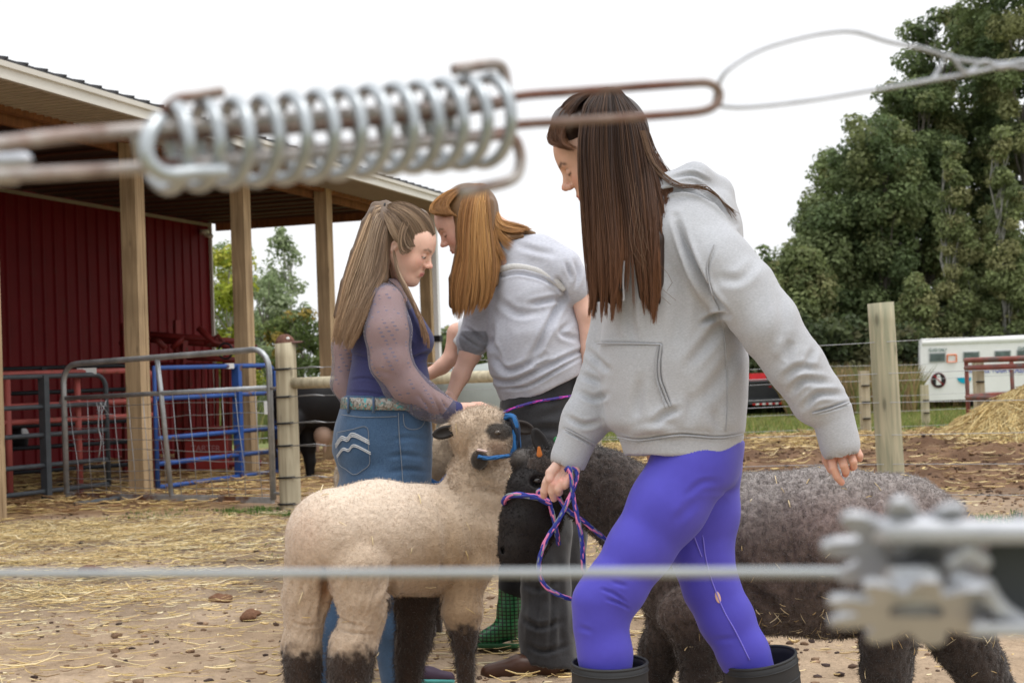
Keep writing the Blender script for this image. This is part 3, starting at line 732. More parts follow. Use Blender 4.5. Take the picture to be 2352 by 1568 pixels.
mb.build('wall', MT['red_metal'], barn, smooth=False)
mb = MB(); q = wl(sL) + bd * .02; mb.box((q[0], q[1], 1.6), (.03, .12, 3.4), RZ); mb.build('corner_trim', MT['white_metal'], barn, smooth=False)
mb = MB(); bbox_(mb, wl(0) + bn * .04, wl(sL) + bn * .04, 3.24, 3.285, .02); mb.build('wall_top_trim', MT.setdefault('dull_trim', mk('dull_trim', (.30, .25, .21), .7)), barn, smooth=False)
# end wall of the main barn beyond the lean-to
mb = MB(); bbox_(mb, wl(sL), wl(sL) - bn * 6, -.2, 4.4, .05); mb.build('end_wall', MT['red_metal'], barn, smooth=False)
# security camera in the corner, and a flat lamp on the ceiling
mb = MB(); c = wl(sL - .25) + bn * .1; mb.box((c[0], c[1], 3.14), (.1, .1, .07), RZ); mb.tube([c + [0, 0, 3.1], c + bn * .12 + [0, 0, 3.07]], .03, 8)
tag(mb.build('security_camera', MT['white_metal'], None), 'small white camera box under the ceiling at the far end of the red wall', 'camera')
mb = MB(); c = P(604, 463, 15.5); mb.box((c[0], c[1], 3.31), (.22, .1, .03), RZ); tag(mb.build('ceiling_lamp', MT['white_metal'], None), 'flat unlit lamp fixed under the dark barn ceiling', 'lamp')
# white downspout at the far corner
t = thing('downspout', 'white downspout pipe with a black coupling at the far barn corner', 'downspout', on_line(1006, -7.2))
c = ORG[t]; mb = MB(); mb.box((c[0], c[1], 1.6), (.085, .065, 3.25), RZ); mb.build('pipe', MT['white_paint'], t, smooth=False)
mb = MB(); mb.box((c[0], c[1], 1.47), (.12, .1, .085), RZ); mb.build('coupling', MT['black_plastic'], t, smooth=False)

# ================================================================== GATES AND PANELS
def panel_frame(L_, R_, zT, zB, r, corner=.14):
    """round-cornered tube loop between two plan points"""
    a, b = np.array(L_, float), np.array(R_, float); d = (b - a) / np.linalg.norm(b - a)
    a3 = lambda s, z: np.array([a[0] + d[0] * s, a[1] + d[1] * s, z]); L = np.linalg.norm(b - a)
    return a3, L
def arc(a3, s, z, r, a0, a1, n=6):
    return [a3(s + r * cos(t), z + r * sin(t)) for t in np.linspace(a0, a1, n)]
def interp_pt(x, Y_): return at_depth(x, Y_, 0)[:2]
# --- the mesh gate
gL, gR = interp_pt(143, 12.3), interp_pt(616, 11.0)
a3, L = panel_frame(gL, gR, 1.2, .05, .022)
dz = lambda s: .045 * s / L                       # hung slightly uphill
G = thing('mesh_gate', 'galvanised gate with wire mesh, rounded top corners, hung on the capped post', 'gate', (gL[0], gL[1], 0))
T = 1.19; c = .16
mb = MB(); path = [a3(0, .07)] + [a3(0, T - c)] + arc(lambda s, z: a3(s, z), c, T - c, c, pi, pi / 2)[1:] + [a3(s, T + dz(s)) for s in np.linspace(c * 1.5, L - 1.5 * c, 6)] + [p for p in arc(a3, L - c, T + .045 - c, c, pi / 2, 0)] + [a3(L, .07)]
mb.tube(path, .024, 10); mb.build('frame_tube', MT['galv'], G)
mb = MB(); mb.box(*[(lambda p, q: ((p + q) / 2, (np.linalg.norm(q - p), .03, .045)))(a3(0, .07), a3(L, .06))][0], rz=math.atan2(*(gR - gL)[::-1])); mb.build('bottom_rail', MT['galv_rust'], G, smooth=False)
mb = MB(); mb.tube([a3(.03, .90), a3(L, .935)], .020, 10); mb.build('middle_rail', MT['galv'], G)
mb = MB(); mb.tube([a3(L * .485, T + .02), a3(L * .50, .92), a3(L * .535, .07)], .021, 8); mb.build('upright', MT['galv'], G)
rr = np.random.default_rng(4)
for q in range(10):                               # horizontal mesh wires, closer together low down
    z = .10 + .78 * (q / 9.5) ** 1.25; pts = [a3(s, z + .004 * rr.normal() + .008 * sin(3 * s + q)) for s in np.linspace(.01, L - .01, 14)]
    mb = MB(); mb.tube(pts, .0029, 4); mb.build('mesh_wire', MT['wire'], G)
for q in range(13):
    s = (q + .8) / 13.5 * L; b_ = rr.normal(0, .012)
    mb = MB(); mb.tube([a3(s - .05 + b_ * 2, .92), a3(s - .03 + b_, .62), a3(s - b_, .33), a3(s + .01, .08)], .0029, 4); mb.build('mesh_wire', MT['wire'], G)
mb = MB(); hb = a3(L, .9); pq = at_depth(640, 10.9, .9)
for z in (.93, .12): mb = MB(); mb.tube([a3(L, z), np.array([pq[0], pq[1], z])], .013, 6); mb.build('hinge', MT['galv_rust'], G)
mb = MB(); mb.box(a3(L * .99, .78), (.052, .052, .10)); mb.build('white_label', MT['white_paint'], G, smooth=False)
mb = MB(); mb.tube([a3(0, .88), a3(-.06, .86), a3(-.03, .92), a3(.02, .90), a3(.01, .82)], .006, 5); mb.build('latch_wire', MT['galv'], G)
def panel(name, label, xL, YL, xR, YR, zr, mat, r=.021, verts=(), flats=(), top_round='R', group='gates and panels of the cattle pens', zoff=0, legs=True, extra=None):
    gL, gR = interp_pt(xL, YL), interp_pt(xR, YR); a3, L = panel_frame(gL, gR, 0, 0, 0)
    t = thing(name, label, 'gate', (gL[0], gL[1], zoff), group); zr = [z + zoff for z in zr]; T = zr[0]; c = .13
    mb = MB(); path = []
    path += [a3(0, zoff)] + ([a3(0, T - c)] + arc(a3, c, T - c, c, pi, pi / 2)[1:] if 'L' in top_round else [a3(0, T)])
    path += ([a3(L - c * 1.2, T)] + arc(a3, L - c, T - c, c, pi / 2, 0) if 'R' in top_round else [a3(L, T)]) + [a3(L, zoff)]
    mb.tube(path, r, 8); mb.build('frame_tube', mat, t)
    for z in zr[1:]:
        mb = MB(); mb.tube([a3(0, z), a3(L, z - .0)], r * .92, 8); mb.build('rail', mat, t)
    for s in verts:
        mb = MB(); mb.tube([a3(L * s, T), a3(L * s, zoff)], r * 1.1, 8); mb.build('upright', mat, t)
    for s in flats:
        mb = MB(); mb.box(a3(L * s, (T + zoff) / 2 - .0), (.055, .035 + 2 * r, T - zoff + .02), math.atan2(*(gR - gL)[::-1])); mb.build('flat_upright', mat, t, smooth=False)
    return t, a3, L
t, a3, L = panel('tube_gate', 'dark grey six bar tube gate at the far left, behind the mesh gate', -170, 11.6, 240, 13.3, [1.10, .83, .58, .31, .08], MT['gate_dark'], .023, flats=(.62,))
mb = MB(); mb.tube([at_depth(160, 11.6, .04), at_depth(262, 11.9, .05)], .022, 8); tag(mb.build('loose_bar', MT['gate_dark'], None), 'dark grey metal bar lying in the bedding under the mesh gate', 'bar')
t, a3, L = panel('tube_gate', 'faded red tube gate with rounded top corner, behind the dark grey gate', -150, 12.1, 350, 13.7, [1.13, .84, .70], MT['gate_red'], .028, verts=(.30, .46, .62, .88))
mb = MB(); q_ = a3(L * .67, 1.135); mb.box(q_ - bn * 0 + [0, -.012, 0], (.17, .05, .058), .25); mb.build('white_label', MT['white_paint'], t, smooth=False)
t, a3, L = panel('tube_gate', 'black tube panel standing close to the red wall', -60, 14.0, 300, 15.0, [1.20, .95, .62, .40, .16, .02], MT['gate_black'], .024, flats=(.42,))
t, a3, L = panel('tube_gate', 'blue tube gate with rusty top rail behind the mesh gate', 352, 12.9, 628, 14.5, [1.14, .86, .56, .33, .09][:1] + [.86, .50, .27, .06], MT['gate_blue'], .024, flats=(.66,))
mb = MB(); q_ = a3(L * .60, 1.142); mb.box(q_ + [0, -.01, 0], (.09, .05, .05), .3); mb.build('white_label', MT['white_paint'], t, smooth=False)
# wire ties and a chain
mb = MB(); p0 = P(232, 945, 11.9)
for q in range(5): mb.tube([p0 + rr.normal(0, .05, 3) * [1, .2, 1], p0 + rr.normal(0, .05, 3) * [1, .2, 1], p0 + rr.normal(0, .06, 3) * [1, .2, 1]], .003, 4)
mb.tube(spline([P(228, 930, 12.1), P(226, 980, 12.1), P(232, 1010, 12.1), P(227, 1050, 12.1)], 5), .006, 5)
tag(mb.build('wire_tie', MT['wire'], None), 'twisted wire and chain hanging where the dark gate meets the mesh gate', 'wire tie')
# --- squeeze chute
ch = thing('squeeze_chute', 'dark red cattle squeeze chute with levers and a sheet metal side door', 'cattle chute', tuple(at_depth(440, 16.0, 0)))
cw = lambda x, y, d: P(x, y, d)
mr = MT['chute_red']
def bar(name, pts, r=.03, m=mr, sq=False):
    mb = MB(); mb.tube([cw(*p) for p in pts], r, 4 if sq else 8); return mb.build(name, m, ch, smooth=not sq)
for x, yt in [(406, 735), (285, 742), (422, 775), (520, 790), (575, 800), (332, 770)]: bar('upright_post', [(x, yt, 15.6), (x + 5, 1085, 15.6)], .045, sq=True)
for a, b in [((345, 768, 15.4), (557, 785, 15.4)), ((345, 780, 15.9), (590, 798, 15.9)), ((275, 790, 15.6), (350, 770, 15.6)), ((430, 820, 15.4), (560, 828, 15.4)), ((345, 838, 15.6), (600, 842, 15.6)),
             ((350, 1075, 15.5), (600, 1062, 15.5)), ((275, 1058, 15.6), (420, 1056, 15.6)), ((380, 800, 15.5), (352, 772, 15.5)), ((395, 800, 15.4), (425, 772, 15.4))]: bar('cross_bar', [a, b], .034)
for x in (437, 452, 466, 481, 497, 512, 527, 545): bar('side_slat', [(x, 845, 15.5), (x + 2, 985, 15.5)], .026, sq=True)
bar('lever_arm', [(455, 752, 15.2), (492, 786, 15.2), (540, 800, 15.2)], .035); bar('lever_arm', [(470, 790, 15.2), (500, 770, 15.2), (530, 806, 15.2)], .022)
mb = MB(); pts = [cw(518 + 16 * cos(a), 806 + 18 * sin(a), 15.0) for a in np.linspace(0, 2 * pi, 16)]; mb.tube(pts, .012, 5); mb.build('chain_loop', MT['gate_black'], ch)
mb = MB(); V = np.array([cw(*p) for p in [(425, 990, 15.3), (520, 985, 15.3), (524, 1075, 15.3), (429, 1082, 15.3)]]); V2 = V + fwd * .04
mb.add(np.r_[V, V2], [(0, 3, 2, 1), (4, 5, 6, 7), (0, 1, 5, 4), (1, 2, 6, 5), (2, 3, 7, 6), (3, 0, 4, 7)]); o = mb.build('side_door', mk('chute_door_red', (.30, .03, .025), .45, var=.2, vscale=5, second=(.12, .04, .03), sfac=(.6, .7), sscale=5), ch, smooth=False)
for yy in (985, 1002): bar('door_edge', [(424, yy, 15.26), (522, yy - 4, 15.26)], .018)
def text_obj(name, s, size, loc, M3_, mat, parent=None, ext=.002, spacing=1.0, xs=1.0):
    cu = bpy.data.curves.new(name, 'FONT'); cu.body = s; cu.size = size; cu.extrude = ext; cu.align_x = 'CENTER'; cu.align_y = 'CENTER'; cu.space_character = spacing
    tmp = bpy.data.objects.new('tmp', cu); COL.objects.link(tmp); dg = bpy.context.evaluated_depsgraph_get()
    me = bpy.data.meshes.new_from_object(tmp.evaluated_get(dg)); bpy.data.objects.remove(tmp)
    V = np.zeros(len(me.vertices) * 3); me.vertices.foreach_get('co', V); V = (V.reshape(-1, 3) * [xs, 1, 1]) @ np.array(M3_).T + np.array(loc)
    base = ORG[parent] if parent is not None else np.array(loc)
    me.vertices.foreach_set('co', (V - base).astype(np.float32).ravel()); me.update(); me.name = name
    me.materials.clear()
    o = link(name, me, mat, parent, base); return o
MC = np.stack([RT, UP, -fwd], 1)                       # letters that stand upright facing back to the yard
wm = MT['white_paint']
text_obj('lettering', 'TARTER', .092, P(472, 1030, 15.26), MC, mk('pale_print', (.42, .20, .20), .5), ch, .001, .95)

# ================================================================== THE WIRE FENCE OF THE YARD
wz = [1.07, .86, .66, .49, .25, .05]
A_ = at_depth(655, 10.85, 0); B_ = at_depth(2035, 9.0, 0); dirf = (B_ - A_) / np.linalg.norm(B_ - A_); D_ = B_ + dirf * 4
def round_post(name, label, base, h, r, mat, group=None, lean=(0, 0), cat='fence post', taper=.97, bands=()):
    t = thing(name, label, cat, tuple(base), group); n = 22; r_ = np.random.default_rng(int(abs(base[0]) * 1000) % 9999)
    zs = np.r_[np.linspace(-.15, h, 14), h]; rad = np.r_[np.linspace(r, r * taper, 14), 0.0]
    ang = np.arange(n) * 2 * pi / n; V = []
    for k, (z, q) in enumerate(zip(zs, rad)):
        wob = 1 + .025 * np.array([noise([[cos(a) * 1.5, sin(a) * 1.5, z * 1.2]], 1.4, 5)[0] for a in ang])
        V.append(np.stack([base[0] + lean[0] * z + q * wob * np.cos(ang), base[1] + lean[1] * z + q * wob * np.sin(ang), np.full(n, base[2] + z) + (.004 * np.cos(ang) if k == 13 else 0)], 1))
    V = np.concatenate(V); K = len(zs); i = np.arange(K - 1)[:, None] * n; a = np.arange(n)[None]; b = (a + 1) % n
    Q = np.stack([i + a, i + b, i + n + b, i + n + a], -1).reshape(-1, 4)
    o = obj_np('timber', V, Q, mat, t); 
    return t
fp1 = round_post('fence_post', 'short weathered round post with a brown cap on top, beside the mesh gate', A_, 1.27, .082, MT['fence_wood'], 'round posts of the yard fence')
fp2 = round_post('fence_post', 'tall leaning round post standing behind the dark sheep', B_, 1.34, .084, mk_wood('fence_post_green', (.48, .43, .30), (.29, .29, .20)), 'round posts of the yard fence', lean=(-.02, 0))
for z in wz:                                        # black insulator sleeves on the near side of the capped post
    mb = MB(); c = A_ + np.array([0, 0, z]); L0 = -dirf
    mb.tube([c + np.array([-.085, -.045, 0]), c + np.array([-.06, -.075, .0]), c + np.array([0, -.090, .002]), c + np.array([.045 + .02 * random.random(), -.082, .004])], .0085, 6); mb.build('insulator', MT['black_plastic'], fp1)
# the brace rail that meets the capped post
def rail(p0, p1, r):
    pts = np.linspace(p0, p1, 8); mb = MB(); mb.tube(pts, r, 12); return mb
r0_ = P(674, 880, 10.8); r1_ = r0_ + (B_ - A_) / np.linalg.norm(B_ - A_) * 2.4
tag(rail(r0_, r1_, .043).build('brace_rail', mk_wood('rail_wood', (.56, .50, .36), (.38, .33, .23)), None), 'round wooden brace rail fixed between the capped post and the girl in blue', 'rail')
e_ = r1_.copy(); e_[2] = gz(e_[0], e_[1])
round_post('fence_post', 'round post hidden behind the girl in the blue top, holding the brace rail', e_, 1.2, .075, MT['fence_wood'], 'round posts of the yard fence')
pd = D_.copy(); pd[2] = gz(pd[0], pd[1])
round_post('fence_post', 'round post just beyond the right edge of the picture', pd, 1.25, .08, MT['fence_wood'], 'round posts of the yard fence')
WL = ['topmost wire of the yard fence', 'second wire from the top of the yard fence', 'third wire from the top of the yard fence', 'fourth wire from the top of the yard fence', 'fifth wire from the top of the yard fence', 'lowest wire of the yard fence, just above the ground']
for k, z in enumerate(wz):
    a = A_ + np.array([.03, -.09, z]); b = B_ + np.array([0, -.088, z + (.02, .03, .05, .02, .08, .09)[k]]); d = D_ + np.array([0, -.088, z + .05])
    pts = np.r_[np.linspace(a, b, 16), np.linspace(b, d, 6)[1:]]; pts[:, 2] += .004 * np.sin(np.arange(len(pts)) * 1.3 + k)
    mb = MB(); mb.tube(pts, .0021, 5); kk = a + (b - a) * .07
    mb.tube([a, a + (b - a) * .05 + [0, 0, .012], kk], .0035, 5)
    tag(mb.build('fence_wire', MT['wire'], None), WL[k], 'wire', 'wires of the yard fence')
# second fence behind, thin posts with black insulators
fx = [(1640, 16.2, .8), (1980, 15.6, .74), (2118, 20.5, .62), (2243, 15.3, .80), (1330, 17, .8), (2480, 15, .8)]
fl = ['slim square post hidden behind the grey hoodie', 'slim square post with black insulators left of the tall leaning post', 'short slim post at the left corner of the white trailer', 'slim post top showing before the trailer and the hay feeder', 'slim post hidden behind the bent girl', 'slim post beyond the right edge of the picture']
for (x, Y_, h), lb in zip(fx, fl):
    b = at_depth(x, Y_, 0); b[2] = gz(b[0], Y_); t = thing('slim_post', lb, 'fence post', tuple(b), 'slim posts of the far fence')
    mb = MB(); mb.box((b[0], b[1], b[2] + h / 2 - .1), (.095, .095, h + .2), .05); mb.build('timber', MT['fence_wood'], t, smooth=False)
    for z in np.arange(.22, h - .1, .18):
        mb = MB(); mb.box((b[0], b[1] - .058, b[2] + z), (.085, .03, .014), .2); mb.build('insulator', MT['black_plastic'], t, smooth=False)
for k in range(5):
    z = .16 + .17 * k; pts = []
    for x in np.linspace(1200, 2600, 12): b = at_depth(x, 15.6, z + .07); pts.append(b + [0, -.04, .003 * k * sin(x)])
    mb = MB(); mb.tube(pts, .0022, 4); tag(mb.build('far_fence_wire', MT['wire'], None), ['lowest', 'second lowest', 'middle', 'second highest', 'highest'][k] + ' wire of the far fence before the meadow', 'wire', 'wires of the far fence')
# baseball cap on the post
cp = thing('cap', 'brown baseball cap with a pale patch, put on top of the short post', 'cap', tuple(A_ + [0, 0, 1.27])); c = ORG[cp]
S = SDF((-14, -14, -4), (24, 14, 14), .6); S.ell((0, 0, 0), (11, 10, 10.5)); S.ell((0, 0, -11), (20, 20, 11), op='-')
V, Q = S.mesh(); obj_np('crown', V * .0068 + c + [0, 0, -.002], Q, mk('cap_cloth', (.16, .085, .065), 1, spec=.05, var=.5, vscale=60, bump=.3, bscale=200), cp)
S = SDF((0, -12, -3), (24, 12, 6), .5); S.ell((9, 0, 0), (11.5, 8.5, 1.4)); S.ell((0, 0, 0), (9, 9, 9), op='-'); V, Q = S.mesh(); V[:, 2] -= .02 * V[:, 1] ** 2
obj_np('brim', V * .0068 + c + [0, 0, .006], Q, mk('cap_brim', (.10, .05, .04), .8, var=.2), cp)
S = SDF((-3, -3, -3), (3, 3, 3), .3); S.ell((0, 0, 0), (2.2, 1.3, 1.5)); V, Q = S.mesh(); obj_np('patch', V * .0068 + c + np.array([.030, -.052, .034]), Q, MT['white_paint'], cp)

# grey water tank beyond the fence
tk = thing('water_tank', 'pale grey green plastic tank behind the bent girl\'s bare arm', 'tank', tuple(at_depth(1120, 13.5, 0))); c = ORG[tk]
mb = MB(); th = np.linspace(0, 2 * pi, 33)[:-1]; prof = [(.46, 0), (.52, .03), (.52, .2), (.505, .22), (.52, .25), (.52, .5), (.505, .52), (.52, .55), (.52, .85), (.50, .95), (.42, 1.02), (.0, 1.08)]
V = np.array([[c[0] + r * cos(a), c[1] + r * sin(a), z] for r, z in prof for a in th]); K = len(prof); i = np.arange(K - 1)[:, None] * 32; a = np.arange(32)[None]; b = (a + 1) % 32
obj_np('shell', V, np.stack([i + a, i + b, i + 32 + b, i + 32 + a], -1).reshape(-1, 4), mk('tank_plastic', (.30, .33, .31), .5, var=.08), tk)

# ================================================================== HAY FEEDER, STRAW HEAP
hf = thing('hay_feeder', 'rusty red round hay feeder ring full of straw at the right edge', 'hay feeder', tuple(at_depth(2400, 14.5, .05))); c = ORG[hf]; rad = .78; m = mk('feeder_rust', (.20, .055, .04), .6, var=.3, vscale=8, second=(.12, .08, .07), sfac=(.5, .6), sscale=6)
for nm, z in (('top_ring', .88), ('second_ring', .80), ('middle_ring', .50), ('bottom_ring', .05)):
    mb = MB(); mb.tube([(c[0] + rad * cos(a), c[1] + rad * sin(a), c[2] + z) for a in np.linspace(0, 2 * pi, 40, endpoint=False)], .026, 8, closed=True); mb.build(nm, m, hf)
for a in np.linspace(0, 2 * pi, 5, endpoint=False) + .42:
    mb = MB(); mb.tube([(c[0] + rad * cos(a), c[1] + rad * sin(a), c[2] + .02), (c[0] + rad * cos(a), c[1] + rad * sin(a), c[2] + .88)], .022, 6); mb.build('upright', m, hf)
def heap(name, label, c, rx, ry, h, n, seed):
    r = np.random.default_rng(seed); t = thing(name, label, 'straw heap', tuple(c)); g_ = np.linspace(-1, 1, 50); U, Vv = np.meshgrid(g_, g_); rr_ = np.hypot(U, Vv)
    hz = lambda u, v: h * np.clip(1 - np.hypot(u, v) ** 1.4, -.1, 1) * (1 + .18 * noise(np.c_[u.ravel(), v.ravel()], 3.5, seed, 3).reshape(u.shape))
    Z_ = hz(U, Vv); V = np.stack([c[0] + U * rx, c[1] + Vv * ry, c[2] + Z_], -1).reshape(-1, 3)
    i = np.arange(49)[:, None] * 50; j = np.arange(49)[None]; Q = np.stack([i + j, i + j + 1, i + 51 + j, i + 50 + j], -1).reshape(-1, 4)
    obj_np('packed_straw', V, Q, mk('packed_straw', (.30, .20, .085), .9, var=.4, vscale=25, bump=1, bscale=60), t)
    a = r.uniform(0, 2 * pi, n); q = np.sqrt(r.random(n)); u, v = q * np.cos(a), q * np.sin(a)
    L_ = r.uniform(.08, .32, n); th = np.where(r.random(n) < .28, np.arctan2(v, u), r.uniform(0, 2 * pi, n)) + r.normal(0, .6, n)
    K = 5; tt = np.linspace(0, 1, K); pu = u[:, None] + np.cos(th)[:, None] * L_[:, None] * tt / rx; pv = v[:, None] + np.sin(th)[:, None] * L_[:, None] * tt / ry
    z = hz(pu, pv).reshape(n, K) + .012 + r.uniform(0, .05, n)[:, None] + (r.normal(0, .12, n)[:, None] * L_[:, None] * (tt - .3))
    path = np.stack([c[0] + pu * rx, c[1] + pv * ry, c[2] + z], -1); V, Q = strands(path, .0045 * r.uniform(.6, 1.4, n)[:, None] * np.array([1, 1, 1, .9, .5]), 3)
    col = np.repeat(np.array([(.60, .46, .21), (.66, .54, .28), (.50, .36, .15), (.38, .26, .11)])[r.integers(0, 4, n)] * r.uniform(.7, 1.15, (n, 1)), K * 3, 0)
    o = obj_np('loose_stalks', V, Q, MT['straw'], t, col=col, smooth=False); tag(o, kind='stuff'); return t
hp = at_depth(2420, 13.9, .10); heap('straw_heap', 'golden straw heap spilling out of the hay feeder at the right', hp, 1.2, 1.1, .60, 16000, 5)
hp2 = at_depth(2300, 13.2, .10)

# ================================================================== TRAILER AND TRUCK
tr_c = at_depth(2400, 46, 0); tr_c[2] = gz(tr_c[0], 46) + .25
TRL = thing('recycling_trailer', 'long white glass recycling trailer with a row of small windows, parked before the wood', 'trailer', tuple(tr_c))
def TP(x, y, d=46.0): return P(x, y, d)
x0, x1, yt, yb = 2114, 2700, 781, 921
TL = TP(x0, yt + 9); BR = TP(x0, yb)
mb = MB(); hgt = 2.0
pc = lambda x, y, d: TP(x, y, d)
sl = -.036
def slab(xa, ya, xb, yb_, d0, d1):
    v = [pc(xa, ya, d0), pc(xb, ya + sl * (xb - xa), d0), pc(xb, yb_ + sl * (xb - xa), d0), pc(xa, yb_, d0)]
    rd = P(2300, 850, 1.0) - CAM; rd = np.array([rd[0] * .75, rd[1], 0]); v += [q + rd / rd[1] * d1 for q in v]; return np.array(v), [(0, 1, 2, 3), (7, 6, 5, 4), (0, 4, 5, 1), (1, 5, 6, 2), (2, 6, 7, 3), (3, 7, 4, 0)]
bodyV, bodyF = slab(x0, yt + 9, x1, yb, 46, 2.2); mb.add(bodyV, [f[::-1] for f in bodyF]); mb.build('body', MT['white_paint'], TRL, smooth=False)
mb = MB(); roof_pts = [pc(x0 + 3, yt + 6, 46), pc(x1, yt + 6 + sl * (x1 - x0), 46)]; mb.tube([q + [0, .08, 0] for q in roof_pts], .13, 10); v_, f_ = slab(x0, yt, x1, yt + 8, 46.1, 2.0); mb.add(v_, [f[::-1] for f in f_]); mb.build('roof', MT['white_paint'], TRL, smooth=False)
mg = mk('window_glass', (.09, .12, .12), .15, var=.5, vscale=3, spec=.6); mfw = mk('window_frame', (.35, .37, .37), .5)
for xa in (2136, 2214, 2286, 2337, 2400, 2470):
    yy = 812 + sl * (xa - 2136)
    v_, f_ = slab(xa - 1.5, yy - 1.5, xa + 36.5, yy + 20, 45.97, .05); fm = MB().add(v_, [f[::-1] for f in f_]).build('window', mfw, TRL, smooth=False)
    v_, f_ = slab(xa + .8, yy + .8, xa + 34, yy + 17.5, 45.955, .02); o = obj_np('pane', v_ , np.array([f[::-1] for f in f_]), mg, fm, smooth=False)
def tl(x, y, s, size, mat, xs=1.0): return text_obj('lettering', s, size, P(x, y, 45.97), MC, mat, TRL, .004, 1.0, xs)
mgr = mk('green_print', (.03, .11, .09), .6); mbl = mk('blue_print', (.03, .06, .42), .6)
tl(2154, 804, 'GLASS ONLY', .155, mgr, .66); tl(2359, 800, 'GLASS ONLY', .155, mgr, .66)
tl(2287, 849, 'RECYCLE YOUR GLASS', .30, mbl, .60)
# round black no-litter sign, orange square notice, teal half bowl
def disc(name, x, y, rx, ry, mat, d=45.965, a0=0, a1=2 * pi, th=.02):
    a = np.linspace(a0, a1, 28); v = np.array([P(x + rx * cos(t), y + ry * sin(t), d) for t in a]); n = len(v); v2 = v + [0, th, 0]
    F = [np.array([list(range(n))[::-1]]), np.array([list(range(n, 2 * n))]), np.stack([np.arange(n), (np.arange(n) + 1) % n, n + (np.arange(n) + 1) % n, n + np.arange(n)], 1)]
    return obj_np(name, np.r_[v, v2], F, mat, TRL, smooth=False)
disc('round_sign', 2156, 873, 17, 17.5, mk('sign_dark_red', (.10, .01, .02), .5)); disc('round_sign_face', 2156, 873, 14.5, 15, MT['black_plastic'], 45.955)
mb = MB(); v_, f_ = slab(2150.5, 866, 2161.5, 884, 45.945, .008); mb.add(v_, f_); v_, f_ = slab(2152.5, 860, 2159.5, 864.5, 45.945, .008); mb.add(v_, [f[::-1] for f in f_]); mb.build('bottle_mark', MT['white_paint'], TRL, smooth=False)
mb = MB(); mb.tube([P(2145, 862, 45.94), P(2167, 884, 45.94)], .018, 5); mb.build('strike_bar', mk('sign_red', (.35, .01, .02), .5), TRL)
mb = MB()
for a, b in [((2176, 815), (2197, 814)), ((2197, 814), (2197, 831)), ((2197, 831), (2176, 832)), ((2176, 832), (2176, 815))]: mb.tube([P(*a, 45.96), P(*b, 45.96)], .022, 4)
mb.build('orange_border', mk('orange_print', (.75, .20, .06), .5), TRL, smooth=False)
disc('teal_bowl', 2215, 867, 16, 13, mk('teal_print', (.0, .34, .50), .5), 45.96, 0, pi)
for x in (2250, 2330, 2420): 
    mb = MB(); q = P(x, 926, 46.3); mb.tube([q + [0, -.1, 0], q + [0, .12, 0]], .33, 20); mb.build('wheel', MT['black_plastic'], TRL)
mb = MB(); mb.tube([P(2114, 907, 46.8), P(2080, 905, 46.8)], .05, 6); mb.tube([P(2086, 905, 46.8), P(2086, 925, 46.8)], .04, 6); mb.build('hitch', MT['galv'], TRL)
# black pickup seen from behind, mostly hidden by the hoodie
pk_y = 44.0; base = at_depth(1719, pk_y, 0); base[2] = gz(base[0], pk_y)
PK = thing('utility_trailer', 'black utility trailer with reflector strip seen from behind beside the grey hoodie, in tall grass', 'trailer', tuple(base)); mblk = mk('black_car_paint', (.012, .013, .016), .3, var=.1, spec=.5)
bx, by, bz = base; half = .96; bot = bz + .50
S = SDF((-100, -5, 0), (100, 300, 120), 4)
mb = MB(); mb.box((bx, by + 1.1, bot + .28), (half * 2, 2.2, .52)); mb.build('cargo_bed', mblk, PK, smooth=False)
mb = MB(); mb.box((bx, by - .03, bot + .30), (half * 1.72, .06, .46)); mb.box((bx, by - .065, bot + .44), (.5, .02, .07)); mb.build('tailgate', mk('tailgate_black', (.02, .021, .024), .35, spec=.5), PK, smooth=False)
mb = MB(); mb.tube([(bx - half, by - .02, bot + .58), (bx + half, by - .02, bot + .58)], .075, 8); mb.build('tonneau_roll', MT['black_plastic'], PK)
mb = MB(); mb.box((bx, by - .12, bot + .0), (half * 2.02, .2, .16)); mb.build('bumper', mk('bumper_grey', (.05, .055, .06), .4), PK, smooth=False)
for q in range(9):
    mb = MB(); mb.box((bx + .06 + q * .1, by - .225, bot - .08), (.098, .012, .05)); mb.build('reflector', MT['white_paint'] if q % 2 else mk('red_reflector', (.5, .02, .02), .3), PK, smooth=False)
for s in (-1, 1):
    mb = MB(); mb.tube([(bx + s * .82, by + .55, bz + .36), (bx + s * .98, by + .55, bz + .36)], .38, 20); mb.build('wheel', MT['black_plastic'], PK)
    mb = MB(); mb.box((bx + s * .6, by - .06, bot + .44), (.08, .02, .05)); mb.build('tail_light', mk('tail_lens', (.25, .01, .01), .3), PK, smooth=False)
    mb = MB(); mb.box((bx + s * .91, by - .235, bot - .07), (.06, .02, .06)); mb.build('marker_light', mk('marker_orange', (.7, .12, .02), .3), PK, smooth=False)
mb = MB(); mb.tube([(bx, by + 2.2, bot + .05), (bx, by + 3.6, bot + .0)], .05, 6); mb.build('drawbar', mblk, PK)
